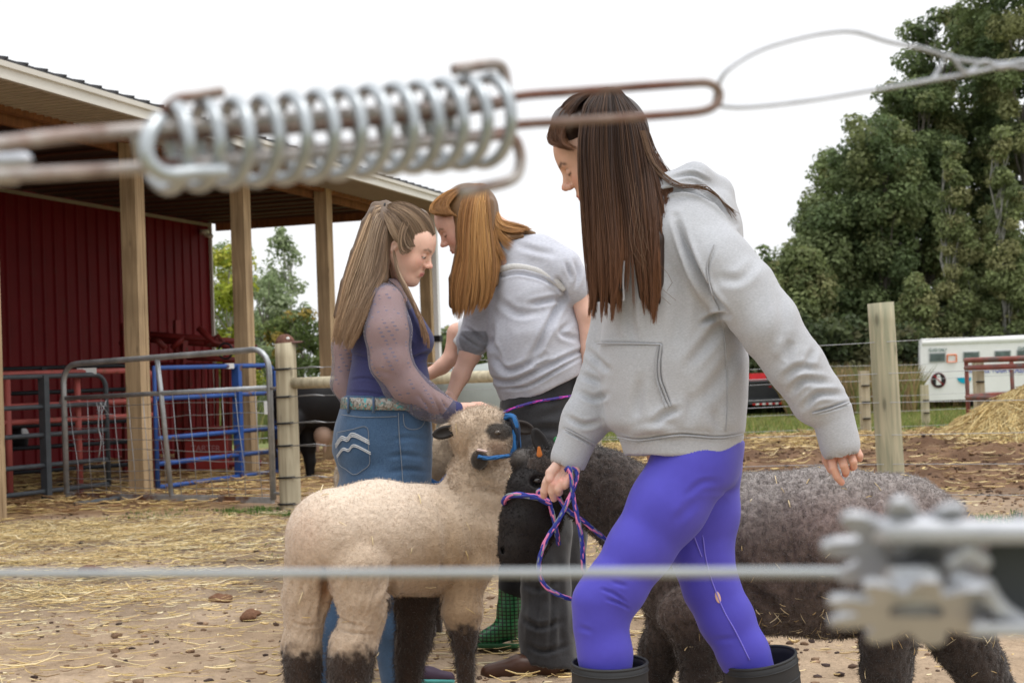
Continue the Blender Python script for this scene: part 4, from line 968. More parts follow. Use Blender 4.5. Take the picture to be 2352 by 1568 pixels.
# red tool box / red seat behind
rb = thing('red_tractor', 'small bright red tractor hood showing just beyond the black utility trailer', 'tractor', tuple(base + [.4, 2.9, 0])); c = ORG[rb]; mrd = mk('bright_red_paint', (.62, .03, .035), .4, var=.1)
q0 = P(1722, 858, 46.9); q1 = P(1757, 884, 46.9)
mb = MB(); cx_, cz_ = (q0[0] + q1[0]) / 2, (q0[2] + q1[2]) / 2; mb.box((cx_, 46.9, cz_), (abs(q1[0] - q0[0]), .5, abs(q0[2] - q1[2]))); mb.build('hood', mrd, rb, smooth=False)
mb = MB(); mb.box((cx_ - .3, 47.0, cz_ - .35), (1.2, .9, .35)); mb.build('body', mrd, rb, smooth=False)
for s in (-1, 1): 
    mb = MB(); mb.tube([(cx_ + s * .55, 47.0, c[2] + .3), (cx_ + s * .75, 47.0, c[2] + .3)], .38, 16); mb.build('wheel', MT['black_plastic'], rb)
# ================================================================== PEOPLE: SHARED BUILDERS
def skin_mat():
    m = mk('skin', (.7, .44, .33), .5, var=.05, vscale=30, usecol=True, spec=.35, bump=.12, bscale=400, sub=.12, bdist=.002); return m
MT['skin'] = skin_mat()
MT['hair'] = mk('hair', (.1, .05, .03), .42, var=0, usecol=True, spec=.35)
def basis(f, u, roll=0):
    f = np.array(f, float); f /= np.linalg.norm(f); u = np.array(u, float); u -= f * (u @ f); u /= np.linalg.norm(u)
    return f, u, np.cross(f, u)
def head_mesh(c, H, f, u, eye=.0, skin=(.70, .44, .33), brow=(.12, .07, .05), lip=(.52, .17, .15), jaw=1.0, near=-1, neck=None, h=.013):
    """a head H tall (crown to chin) centred at c, face towards f, crown towards u; local axes: x forward, y up, z side"""
    f, u, s = basis(f, u)
    if s[2] * near < 0: s = -s                 # local +z is the side towards the camera
    S = SDF((-.56, -1.0, -.47), (.60, .60, .47), h)
    S.ell((-.05, .13, 0), (.43, .37, .325)); S.ell((.14, .10, 0), (.26, .27, .27), k=.10)
    S.ell((.13, -.20, 0), (.235, .27, .225), k=.12)
    for q in (-1, 1):
        S.cap((-.02, -.16, .22 * q), (.22, -.37, .10 * q), .085 * jaw, .085 * jaw, k=.10)
        S.ell((.235, -.12, .15 * q), (.12, .13, .11), k=.10)
    S.ell((.295, -.395, 0), (.08, .07, .095), k=.08); S.ell((.16, -.36, 0), (.16, .10, .13), k=.1)
    for q in (-1, 1):
        S.cap((.375, .075, .04 * q), (.31, .085, .17 * q), .03, .028, k=.05)
        S.ell((.40, .0, .112 * q), (.062, .052, .075), k=.05, op='-')
        S.ell((.325, -.003, .112 * q), (.063, .058, .066), k=.012)
    S.cap((.372, .04, 0), (.440, -.10, 0), .026, .034, k=.05); S.ell((.452, -.112, 0), (.042, .036, .040), k=.03)
    for q in (-1, 1): S.ell((.418, -.128, .042 * q), (.04, .032, .032), k=.022); S.ell((.425, -.155, .026 * q), (.016, .016, .014), k=.01, op='-')
    S.ell((.345, -.26, 0), (.05, .08, .10), k=.06)
    S.ell((.382, -.240, 0), (.030, .019, .072), k=.02); S.ell((.374, -.280, 0), (.032, .023, .064), k=.02)
    S.cap((.408, -.260, -.05), (.408, -.260, .05), .007, k=.012, op='-'); S.ell((.385, -.322, 0), (.026, .018, .07), k=.04, op='-')
    for q in (-1, 1):
        er = Matrix.Rotation(R(-14), 3, 'Z'); S.ell((-.045, -.03, .315 * q), (.062, .10, .035), np.array(er), k=.03)
        S.ell((-.035, -.015, .345 * q), (.034, .062, .02), np.array(er), k=.015, op='-'); S.ell((-.015, -.04, .33 * q), (.018, .03, .02), k=.01)
    if neck is None: neck = [(-.10, -.22, 0, .20), (-.20, -.60, 0, .20), (-.26, -.98, 0, .25)]
    S.chain(neck, k=.10)
    V, Q = S.mesh(); V = relax(V, Q, 1, .4)
    x, y, z = V.T; az = np.abs(z)
    col = np.tile(np.array(skin), (len(V), 1)); lipc = np.array(lip); br = np.array(brow)
    w = np.exp(-(((y + .10) / .09) ** 2 + ((az - .19) / .09) ** 2)) * (x > .1); col = col * (1 - w[:, None] * np.array([.0, .14, .14]))
    w = np.exp(-(((y + .12) / .05) ** 2 + (az / .06) ** 2)) * (x > .4); col = col * (1 - w[:, None] * np.array([.02, .2, .2]))
    w = (sstep(.085, .06, np.hypot(az * .93, 0)) * sstep(.036, .022, np.abs(y + .26)) * (x > .36))[:, None] * .8; col = col * (1 - w) + lipc * w
    w = (np.exp(-(((y + .259) / .007) ** 2)) * sstep(.08, .06, az) * (x > .37))[:, None] * .7; col = col * (1 - w) + lipc * .3 * w
    bl = .095 + .30 * (az - .10) * (az < .15) - .25 * (az - .15) * (az >= .15)
    w = (np.exp(-((y - bl) / .017) ** 2) * sstep(.035, .06, az) * sstep(.215, .18, az) * (x > .2))[:, None] * .85; col = col * (1 - w) + br * w
    ly = -.028 - .10 * (az - .11) ** 2 / .01 * -.1
    w = (np.exp(-((y + .030 - (az - .112) ** 2 * 4) / .010) ** 2) * sstep(.045, .06, az) * sstep(.19, .17, az) * (x > .25))[:, None] * .95; col = col * (1 - w) + br * .25 * w
    w = (np.exp(-((y - .035) / .012) ** 2) * sstep(.05, .07, az) * sstep(.18, .16, az) * (x > .27))[:, None] * .35; col = col * (1 - w) + br * w
    if eye > 0:
        w = (sstep(.055, .045, np.abs(az - .112)) * sstep(eye, eye * .6, np.abs(y + .018)) * (x > .3))[:, None]; col = col * (1 - w) + np.array([.55, .52, .50]) * w
        w = (np.hypot(az - .112, y + .018) < .024)[:, None] * (np.abs(y + .018) < eye)[:, None] * (x > .3)[:, None] * 1.0; col = col * (1 - w) + np.array([.03, .02, .015]) * w
    col = col * (1 + .07 * noise(V, 9, 21, 3) + .03 * noise(V, 40, 5, 1))[:, None] * (1 - .05 * noise(V, 6, 41, 2)[:, None] * np.array([0, 1, 1]))
    M = np.stack([f, u, s], 0)
    Vw = np.array(c) + (V * H) @ M
    if np.linalg.det(M) < 0: Q = Q[:, ::-1]
    return Vw, Q, col
def hand_chain(S, palm, fingers, thumb, k=2.0):
    """palm: list of capsule pairs; fingers: list of joint chains (x,y,z,r)"""
    for a, b in palm: S.cap(a[:3], b[:3], a[3], b[3], k=k * 3)
    for fch in fingers: S.chain(fch, k=k)
    S.chain(thumb, k=k * 1.5)
def clean_join(parts):
    V, Q, C, n = [], [], [], 0
    for v, q, c in parts:
        V.append(v); Q.append(q + n); C.append(c); n += len(v)
    return np.concatenate(V), np.concatenate(Q), np.concatenate(C)
def sdf_mesh(S, rl=1):
    V, Q = S.mesh(); return (relax(V, Q, rl, .5) if rl else V), Q
def emit(name, fr, V, Q, mat, parent, col=None):
    return obj_np(name, fr(V), Q[:, ::-1], mat, parent, col=col)          # the picture frame is left-handed: flip
def hair(fr, guides, segs, n, parent, cols, rad=1.0, thick=10, clump=40, K=14, seed=1, tipcol=None, spread=1.0, name='hair', base=None, wave=0, length_var=.12, flat=.6, ushade=None, clv=.10):
    """guides: G x K0 x 3 in the picture frame. segs: (i0, i1, share) ranges of guides to fill between"""
    r = np.random.default_rng(seed); G = np.array([resample(spline(g, 6), K) for g in guides]); parts = []
    tot = sum(s[2] for s in segs); allp = []; allr = []; allc = []
    cols = np.array(cols)
    for i0, i1, sh in segs:
        m = int(n * sh / tot); u = i0 + (i1 - i0) * r.random(m)
        nc = max(4, int(clump * sh / tot * 1.0)); cu = i0 + (i1 - i0) * (np.arange(nc) + r.random(nc)) / nc
        ci = np.argmin(np.abs(u[:, None] - cu[None]), 1)
        t = np.linspace(0, 1, K)
        uu = u[:, None] + (cu[ci] - u)[:, None] * (t[None] ** 1.2) * .62
        a = np.clip(np.floor(uu).astype(int), 0, len(G) - 2); w = uu - a
        k = np.arange(K)[None].repeat(m, 0)
        p = G[a, k] * (1 - w[..., None]) + G[a + 1, k] * w[..., None]
        off = r.normal(0, 1, (m, 3)) * np.array([.5, .5, .9]) * thick * .45
        coff = r.normal(0, 1, (nc, 3)) * np.array([.35, .15, .7]) * thick * .7
        p += off[:, None] * (.45 + .55 * np.sin(t * pi * .85))[None, :, None] * spread + coff[ci][:, None] * (t ** .8)[None, :, None]
        ph = r.uniform(0, 6.3, (nc, 1)); amp = wave * r.uniform(.5, 1.3, (nc, 1))
        p[..., 0] += amp[ci] * np.sin(t[None] * 9 + ph[ci]) * t[None]; p[..., 2] += amp[ci] * .6 * np.cos(t[None] * 8 + ph[ci]) * t[None]
        Lf = (1 - np.abs(r.normal(0, length_var, m)).clip(0, .5)) * (1 - clv * r.random(nc)[ci])
        idx = t[None] * Lf[:, None] * (K - 1); i_ = np.clip(np.floor(idx).astype(int), 0, K - 2); fw = (idx - i_)[..., None]
        rows = np.arange(m)[:, None]; p = p[rows, i_] * (1 - fw) + p[rows, i_ + 1] * fw
        rr = rad * r.uniform(.6, 1.3, m)[:, None] * (1 - .75 * t[None] ** 3)
        c0 = cols[r.integers(0, len(cols), nc)][ci] * .55 + cols[r.integers(0, len(cols), m)] * .45; c0 = c0 * r.uniform(.7, 1.3, (m, 1))
        cc = np.repeat(c0[:, None], K, 1)
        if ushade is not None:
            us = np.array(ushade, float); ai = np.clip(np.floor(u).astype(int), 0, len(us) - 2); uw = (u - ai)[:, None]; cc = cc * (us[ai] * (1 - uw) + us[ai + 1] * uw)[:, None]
        if tipcol is not None: tw = (t ** 2.2)[None, :, None] * .75; cc = cc * (1 - tw) + np.array(tipcol) * (r.uniform(.7, 1.3, (m, 1, 1))) * tw
        allp.append(p); allr.append(rr); allc.append(cc)
    p = np.concatenate(allp); rr = np.concatenate(allr); cc = np.concatenate(allc)
    V, Q = strands(p, rr, 3); col = np.repeat(cc.reshape(-1, 3), 3, 0)
    if base is not None:
        bv, bq, bc = base; Q = np.concatenate([Q, bq + len(V)]); V = np.concatenate([V, bv]); col = np.concatenate([col, bc])
    return emit(name, fr, V, Q, MT['hair'], parent, col)
def cloth_mat(name, c, c2=None, var=.08, bump=.25, bs=500, sheen=.2, rough=.85, fs=220, stretch=(1, 1, 1), usecol=False):
    """knit or woven cloth: flecked yarn colour and a fine bump"""
    m, t, b = nodes(name); N = t.nodes.new; L = t.links.new
    b.inputs['Roughness'].default_value = rough; b.inputs['Specular IOR Level'].default_value = .15; b.inputs['Sheen Weight'].default_value = sheen; b.inputs['Sheen Roughness'].default_value = .5
    tc = N('ShaderNodeTexCoord'); mp = N('ShaderNodeMapping'); mp.inputs['Scale'].default_value = stretch; L(tc.outputs['Object'], mp.inputs['Vector'])
    nz = N('ShaderNodeTexNoise'); nz.inputs['Scale'].default_value = fs; nz.inputs['Detail'].default_value = 3; L(mp.outputs[0], nz.inputs['Vector'])
    r1 = N('ShaderNodeMapRange'); r1.inputs[1].default_value = .3; r1.inputs[2].default_value = .7; L(nz.outputs['Fac'], r1.inputs[0])
    mx = N('ShaderNodeMix'); mx.data_type = 'RGBA'; L(r1.outputs[0], mx.inputs['Factor']); mx.inputs['A'].default_value = (*c, 1); mx.inputs['B'].default_value = (*(c2 or [q * .8 for q in c]), 1)
    n2 = N('ShaderNodeTexNoise'); n2.inputs['Scale'].default_value = 7; n2.inputs['Detail'].default_value = 4; L(tc.outputs['Object'], n2.inputs['Vector'])
    r2 = N('ShaderNodeMapRange'); r2.inputs[1].default_value = .3; r2.inputs[2].default_value = .7; r2.inputs[3].default_value = 1 - var; r2.inputs[4].default_value = 1 + var; L(n2.outputs['Fac'], r2.inputs[0])
    src = mx.outputs['Result']
    if usecol:
        at = N('ShaderNodeAttribute'); at.attribute_name = 'Col'; vx = N('ShaderNodeVectorMath'); vx.operation = 'MULTIPLY'; L(src, vx.inputs[0]); L(at.outputs['Color'], vx.inputs[1]); src = vx.outputs[0]
    vm = N('ShaderNodeVectorMath'); vm.operation = 'SCALE'; L(src, vm.inputs[0]); L(r2.outputs[0], vm.inputs['Scale']); L(vm.outputs[0], b.inputs['Base Color'])
    bu = N('ShaderNodeBump'); bu.inputs['Strength'].default_value = bump; bu.inputs['Distance'].default_value = .002; L(nz.outputs['Fac'], bu.inputs['Height']); L(bu.outputs[0], b.inputs['Normal'])
    return m
def soft(V, N, amp, f, seed): return V + N * (amp * noise(V, f, seed, 2))[:, None]
def braid(name, pts, r, parent, c1=(.035, .05, .30), c2=(.72, .22, .42), c3=(.22, .25, .27), lab=None, per=None):
    """a three-colour braided rope: strands that really wind round the line"""
    P_ = spline(pts, 14); d = np.r_[0, np.cumsum(np.linalg.norm(np.diff(P_, axis=0), axis=1))]; L = d[-1]
    n = max(24, int(L / (r * 1.1))); C = resample(P_, n); T = np.gradient(C, axis=0); T /= np.linalg.norm(T, axis=1)[:, None]
    a = np.array([.2, .9, .3]); A = np.cross(T, a); A /= np.linalg.norm(A, axis=1)[:, None]; B = np.cross(T, A); s = np.linspace(0, L, n); mb = MB()
    for q in range(4):
        for sg in (1, -1):
            ph = q * pi / 2 + s / (r * 3.4) * sg; Cc = C + (A * np.cos(ph)[:, None] + B * np.sin(ph)[:, None]) * r * .55 * (1 + .12 * sg * np.cos(2 * ph))[:, None]
            c = [c1, c2, c1, c3][q] if sg > 0 else [c1, c1, c2, c1][q]; mb.tube(Cc, r * .5, 5, col=c)
    o = mb.build(name, MT['rope'], parent)
    return o
MT['rope'] = mk('braided_cord', (.1, .1, .4), .6, var=.2, vscale=300, usecol=True)

def seam_on(fr, V, pts, r, mat, parent, name='seam', off=0.0):
    L_ = surf_line(V, pts, off); mb = MB(); mb.tube(fr(L_), r * fr.s, 5); return mb.build(name, mat, parent)
def surf_line(V, pts, off=1.2):
    """drop a line of picture points onto the near side of a surface"""
    o = []
    for x, y in resample(spline(pts, 6), 40):
        d = np.hypot(V[:, 0] - x, V[:, 1] - y); m = d < 7; o.append((x, y, V[m][:, 2].min() - off if m.any() else np.nan))
    o = np.array(o); o = o[~np.isnan(o[:, 2])]
    z = np.convolve(np.r_[o[:2, 2][::-1], o[:, 2], o[-2:, 2]], np.ones(5) / 5, 'valid'); o[:, 2] = np.minimum(z, o[:, 2] + 1.5); return o
# ================================================================== THE DARK HAIRED GIRL IN THE GREY HOODIE
F1 = Fr(3.15)
def ground_at(x, D): q = P(x, 900, D); return np.array([q[0], q[1], gz(q[0], q[1])])
g1 = thing('person', 'walking person with long dark brown hair, grey hoodie, violet leggings and black rubber boots', 'person', ground_at(1500, 3.15))
# --- skin: one body
hv = head_mesh((1382, 353, 0), 243, (-.87, .49, -.04), (-.49, -.87, 0), skin=(.66, .40, .29), brow=(.05, .03, .025), neck=[(-.10, -.22, 0, .20), (-.25, -.52, 0, .19), (-.42, -.80, 0, .22)])
S = SDF((1180, 430, -190), (1900, 1840, 200), 7)
S.chain([(1480, 480, 0, 62), (1530, 600, 0, 110, 1.2), (1550, 760, 0, 105, 1.2), (1560, 930, 0, 98, 1.2), (1590, 1060, 0, 100, 1.3)], k=30)
S.chain([(1600, 560, -120, 50), (1790, 800, -165, 38), (1915, 990, -165, 24)], k=20); S.chain([(1470, 570, 110, 50), (1400, 820, 60, 38), (1305, 1040, 10, 25)], k=20)
S.chain([(1580, 1080, -70, 78), (1392, 1375, -85, 48), (1396, 1560, -85, 44), (1400, 1790, -85, 27), (1320, 1835, -85, 22)], k=20)
S.chain([(1610, 1080, 70, 78), (1620, 1330, 75, 48), (1715, 1500, 75, 44), (1800, 1740, 75, 27), (1740, 1800, 75, 22)], k=20)
bv = sdf_mesh(S)
# swinging hand, back of the hand to the camera, fingers hanging
S = SDF((1860, 990, -225), (2005, 1130, -110), 1.7); z = -165
S.chain([(1930, 1000, z, 22), (1932, 1030, z, 23)], k=4)
hand_chain(S, [((1908, 1035, z, 15), (1912, 1052, z + 2, 12.5)), ((1932, 1035, z - 3, 15), (1934, 1050, z - 2, 12)), ((1952, 1030, z, 14), (1955, 1044, z, 11)), ((1920, 1028, z, 17), (1955, 1026, z, 14))],
    [[(1911, 1050, z, 11.5), (1914, 1075, z - 8, 10.3), (1923, 1095, z - 4, 9.2), (1933, 1107, z + 4, 8)],
     [(1933, 1048, z - 4, 11), (1938, 1068, z - 14, 10), (1943, 1082, z - 4, 9.2), (1942, 1088, z + 10, 8)],
     [(1954, 1043, z - 2, 10), (1960, 1060, z - 12, 9.4), (1961, 1071, z - 2, 8.6), (1958, 1074, z + 10, 7.6)],
     [(1968, 1033, z + 3, 8.8), (1975, 1046, z - 4, 8.2), (1975, 1053, z + 5, 7.4)]],
    [(1900, 1032, z + 14, 13), (1898, 1056, z + 26, 10.5), (1908, 1078, z + 28, 9)], k=.8)
h1 = sdf_mesh(S)
# rope hand: a fist seen from the palm side edge
S = SDF((1215, 1020, -80), (1350, 1175, 60), 1.7)
S.chain([(1312, 1030, 8, 26), (1298, 1058, 6, 24)], k=5)
hand_chain(S, [((1290, 1060, 6, 20), (1276, 1092, 4, 18)), ((1302, 1066, 0, 20), (1297, 1094, -4, 16))],
    [[(1270, 1082, -6, 12), (1256, 1108, -14, 11), (1250, 1127, -8, 9.5), (1249, 1138, 2, 8)],
     [(1284, 1092, -10, 12), (1272, 1112, -26, 11.5), (1268, 1128, -20, 10), (1272, 1144, -6, 8.6)],
     [(1300, 1096, -12, 11.5), (1292, 1108, -32, 11.5), (1282, 1122, -30, 10.5), (1284, 1130, -16, 9.5)],
     [(1312, 1086, -12, 11), (1310, 1098, -32, 11.5), (1298, 1112, -34, 10.5), (1294, 1116, -20, 9)],
     [(1318, 1074, -8, 10), (1322, 1082, -26, 10.5), (1311, 1094, -33, 10), (1305, 1098, -22, 9)]],
    [(1282, 1066, -8, 12.5), (1264, 1086, -24, 11.5), (1262, 1100, -30, 10)], k=.7)
h2 = sdf_mesh(S)
def skc(v, skin, pink=True):
    c = np.tile(np.array(skin), (len(v), 1)); return c * (1 + .06 * noise(v, .05, 3, 2))[:, None]
sk1 = (.68, .42, .32)
def fin(c, v, tips, r=11, f=(1.02, .82, .82)):
    for t in tips:
        w = np.exp(-(np.linalg.norm(v - np.array(t), axis=1) / r) ** 2)[:, None]; c = c * (1 - w + w * np.array(f))
    return c
c1_ = fin(skc(h1[0], (.66, .38, .28)), h1[0], [(1933, 1107, z + 4), (1942, 1088, z), (1958, 1072, z), (1911, 1048, z - 10), (1933, 1046, z - 12), (1953, 1041, z - 10)])
c2_ = fin(skc(h2[0], (.70, .45, .36)), h2[0], [(1249, 1138, 2), (1272, 1144, -6), (1292, 1100, -40), (1311, 1092, -42), (1272, 1108, -36)])
V, Q, C_ = clean_join([(hv[0], hv[1], hv[2]), (bv[0], bv[1], skc(bv[0], sk1)), (h1[0], h1[1], c1_), (h2[0], h2[1], c2_)])
emit('body', F1, V, Q, MT['skin'], g1, C_)
# --- hoodie
hood_m = cloth_mat('hoodie_heather_grey', (.49, .50, .53), (.38, .39, .415), var=.06, fs=330, stretch=(.6, .6, 2.2))
S = SDF((1240, 370, -280), (2000, 1080, 220), 3.8)
S.loft([(415, 1500, 1610, -70, 70), (445, 1462, 1672, -130, 120), (500, 1425, 1700, -168, 160), (570, 1405, 1706, -182, 172), (660, 1392, 1700, -184, 172), (760, 1380, 1712, -180, 170), (850, 1376, 1718, -178, 168), (930, 1386, 1716, -176, 166), (975, 1392, 1714, -176, 164), (1002, 1416, 1709, -164, 158), (1046, 1434, 1702, -160, 156)], k=20)
S.chain([(1575, 545, -110, 82), (1640, 600, -142, 82), (1705, 670, -168, 77)], k=20)
S.chain([(1575, 545, -110, 82), (1640, 600, -138, 82), (1705, 670, -168, 77), (1768, 752, -178, 73), (1828, 840, -178, 68), (1878, 915, -172, 60), (1905, 944, -170, 50)][2:], k=12)
S.chain([(1470, 560, 90, 75), (1425, 690, 75, 62), (1408, 800, 62, 58), (1378, 900, 42, 54), (1345, 965, 22, 52), (1330, 990, 14, 46)], k=20)
S.chain([(1462, 490, -128, 24), (1530, 425, -108, 30), (1600, 408, -66, 34), (1650, 440, 0, 36), (1600, 408, 66, 34)], k=14); S.ell((1625, 462, -10), (58, 46, 96), k=16); S.ell((1560, 405, 0), (52, 22, 52), k=10, op='-')
S.cap((1912, 948, -168), (1929, 1022, -165), 47, 46, k=3); S.cap((1334, 985, 14), (1307, 1052, 6), 46, 42, k=3)
S.cap((1929, 1026, -165), (1940, 1070, -163), 36, 36, op='-'); S.cap((1306, 1058, 6), (1290, 1090, 2), 33, 33, op='-')
S.ell((1568, 1075, 0), (120, 34, 140), op='-')
V, Q = sdf_mesh(S, 2); N = vnorm(V, Q)
V = soft(V, N, 5.5, .012, 4)
N = vnorm(V, Q)
if (N[:, 2] * (V[:, 2] - V[:, 2].mean())).mean() < 0: N = -N
FL = [([(1552, 498), (1572, 560), (1602, 630), (1640, 690), (1672, 724)], 9, 15), ([(1668, 724), (1640, 728), (1612, 742)], 7, 9), ([(1664, 736), (1630, 780), (1580, 840)], 13, 7), ([(1700, 790), (1660, 860), (1600, 930)], 16, 6),
      ([(1540, 610), (1560, 700), (1550, 800)], 17, 5), ([(1800, 868), (1835, 845), (1880, 850)], 9, 7), ([(1815, 900), (1850, 872), (1905, 880)], 9, 8), ([(1845, 935), (1880, 905), (1935, 905)], 8, 9), ([(1868, 948), (1905, 938), (1952, 922)], 4.5, 5),
      ([(1780, 640), (1800, 720), (1790, 790)], 15, 5), ([(1740, 600), (1700, 640), (1650, 640)], 12, 4), ([(1820, 780), (1800, 830)], 13, 6), ([(1870, 800), (1850, 850)], 9, 6),
      ([(1366, 787), (1440, 788), (1518, 790)], 2.6, 3.5), ([(1518, 790), (1514, 830), (1516, 870), (1528, 905), (1540, 935)], 4, 7), ([(1500, 975), (1530, 950), (1560, 940)], 9, 7), ([(1440, 1000), (1500, 985), (1560, 995)], 10, -4),
      ([(1414, 1003), (1470, 1010), (1560, 998), (1650, 1004), (1710, 996)], 3.2, 4.5), ([(1640, 940), (1655, 990)], 12, 5), ([(1590, 900), (1580, 985)], 14, 4), ([(1470, 870), (1460, 960)], 12, 5),
      ([(1345, 800), (1385, 840), (1400, 850)], 8, 5), ([(1330, 900), (1365, 915), (1395, 905)], 8, 6), ([(1305, 958), (1340, 975), (1378, 968)], 7, 7), ([(1295, 985), (1325, 1000), (1362, 1022)], 4, 5), ([(1335, 860), (1380, 880)], 8, 5),
      ([(1480, 470), (1530, 440), (1590, 438), (1650, 470), (1690, 515)], 6, 12), ([(1600, 430), (1640, 455), (1672, 490)], 6, 8), ([(1545, 408), (1590, 400), (1630, 418)], 5, 6),
      ([(1650, 560), (1625, 620), (1640, 690)], 3, 3), ([(1450, 620), (1445, 720), (1455, 780)], 13, 5)]
V = folds(V, N, FL)
rib = np.sin(V[:, 0] * .9 + V[:, 2] * .5) * .6; m_ = (V[:, 1] > 1006) & (V[:, 0] > 1410) & (V[:, 0] < 1720); V[m_] += N[m_] * rib[m_][:, None]
hd = emit('hoodie', F1, V, Q, hood_m, g1)
hs_ = V[V[:, 2] < -20]; sm_ = cloth_mat('hoodie_seam', (.43, .44, .47), (.33, .34, .36), fs=500)
for pts, r in [([(1372, 789), (1440, 789), (1519, 791)], 2.0), ([(1519, 791), (1514, 830), (1515, 868), (1527, 903), (1540, 935)], 2.6), ([(1510, 793), (1505, 830), (1506, 870), (1518, 906), (1530, 938)], 1.2),
               ([(1418, 1004), (1470, 1011), (1560, 1000), (1650, 1005), (1706, 998)], 2.0), ([(1640, 560), (1624, 610), (1634, 670), (1652, 712)], 1.4), ([(1866, 950), (1905, 940), (1950, 924)], 2.2), ([(1660, 740), (1668, 820), (1672, 920), (1668, 990)], 1.2)]:
    seam_on(F1, hs_, pts, r, sm_, hd)
seam_on(F1, V[(V[:, 0] < 1400) & (V[:, 2] < 10)], [(1298, 985), (1325, 998), (1368, 1022)], 2.0, sm_, hd)
mb = MB(); ds = mk('drawstring', (.33, .33, .34), .8)
for pts in ([(1434, 600, -180), (1431, 640, -188), (1433, 680, -190), (1432, 692, -190)],): mb = MB(); mb.tube(F1(spline(pts, 4)), .0026, 6); mb.build('drawstring', ds, g1)
# --- leggings
leg_m = mk('violet_leggings', (.085, .074, .50), .5, var=.10, vscale=10, spec=.2, sheen=.12, bump=.12, bscale=600, bdist=.001)
S = SDF((1280, 1010, -200), (1860, 1620, 200), 4.6)
S.loft([(1010, 1500, 1712, -135, 135), (1060, 1492, 1706, -148, 148), (1110, 1480, 1690, -150, 150), (1130, 1500, 1660, -140, 140)], k=20)
S.chain([(1590, 1070, -72, 92), (1535, 1160, -82, 88), (1470, 1260, -88, 74), (1412, 1350, -90, 69), (1384, 1385, -90, 66), (1380, 1440, -90, 58), (1390, 1500, -90, 59), (1396, 1580, -90, 56)], k=24)
S.chain([(1612, 1080, 70, 90), (1612, 1180, 72, 84), (1612, 1270, 74, 70), (1634, 1350, 74, 62), (1668, 1420, 74, 61), (1708, 1500, 74, 56), (1745, 1580, 74, 50)], k=24)
V, Q = sdf_mesh(S, 2); N = vnorm(V, Q)
if (N[:, 2] * (V[:, 2])).mean() < 0: N = -N
V = folds(V, N, [([(1380, 1352), (1410, 1362), (1440, 1384)], 3.5, 3.5), ([(1392, 1375), (1420, 1384), (1446, 1398)], 3.5, 4), ([(1405, 1335), (1440, 1345)], 5, 2.5), ([(1550, 1200), (1600, 1150)], 12, 2.5), ([(1650, 1105), (1610, 1110), (1575, 1140)], 8, 2.5), ([(1330, 1440), (1360, 1450)], 6, 2),
     ([(1548, 1300), (1575, 1330)], 8, 2), ([(1640, 1470), (1690, 1465)], 7, 2)])
leg = emit('leggings', F1, V, Q, leg_m, g1)
seam = mk('pale_seam', (.22, .19, .72), .7)
back = V[V[:, 2] > -8]
for pts in ([(1598, 1160), (1614, 1230), (1620, 1275), (1634, 1330), (1662, 1400), (1690, 1450), (1722, 1515)], [(1578, 1185), (1596, 1235), (1612, 1278)]):
    L_ = surf_line(back, pts); mb = MB(); mb.tube(F1(L_), .0016, 5); mb.build('seam', seam, g1)
L_ = surf_line(back, [(1650, 1366), (1649, 1376)], .6)[0]
S = SDF((-12, -22, -3), (12, 22, 3), 1.2); S.ell((0, 0, 0), (6.5, 15, 2.0), np.array(Matrix.Rotation(R(-16), 3, 'Z'))); vv, qq = S.mesh()
emit('bare_patch', F1, vv + np.array([1649, 1371, L_[2] + 1]), qq, mk('skin_patch', (.72, .46, .34), .5), g1)
# --- boots
bm = mk('black_rubber', (.028, .029, .031), .55, var=.12, vscale=12, spec=.35)
def boot(axis, r0, foot, lab=None):
    """axis: ring centres (x,y,z,r) from rim to ankle; foot: chain from ankle to toe"""
    mb = MB(); A = np.array(axis, float)[:, :4]; A = spline(A, 5)
    c = F1(A[:, :3]); r = A[:, 3] * F1.s; n = 30
    rr_ = r.copy()
    V_, Q_, cps = tube(c, rr_, n); mb.add(V_, Q_); 
    V2, Q2, _ = tube(c, rr_ - .004, n); mb.add(V2, Q2[:, ::-1]); k = len(V_)
    a = np.arange(n); b = (a + 1) % n; mb.F.setdefault(4, []).append(np.stack([a, a + k, b + k, b], 1))
    mb.tube(V_[:n] * .5 + V2[:n] * .5, .0035, 6, closed=True)
    o = mb.build('boot_shaft', bm, g1)
    for t in (.10, .24, .4):
        i = int(t * len(c)); nn = np.array([V_[i * n + q] for q in range(n)]); mb = MB(); mb.tube(nn, .0022, 5, closed=True); mb.build('boot_ridge', bm, o)
    S = SDF(*[np.array([min(f[i] for f in foot) - 70 for i in range(3)]), np.array([max(f[i] for f in foot) + 70 for i in range(3)])], 5); S.chain(foot, k=25)
    v, q = sdf_mesh(S); emit('boot_foot', F1, v, q, bm, g1)
boot([(1400, 1521, -90, 86), (1402, 1600, -90, 84), (1404, 1690, -88, 78), (1406, 1770, -86, 66)], 86, [(1408, 1760, -86, 62), (1404, 1815, -86, 52), (1330, 1830, -88, 44), (1270, 1838, -90, 36)])
boot([(1744, 1510, 74, 88), (1760, 1590, 78, 84), (1785, 1680, 82, 74), (1805, 1745, 84, 62)], 86, [(1808, 1740, 84, 58), (1815, 1790, 86, 48), (1745, 1805, 84, 40), (1690, 1812, 82, 34)])
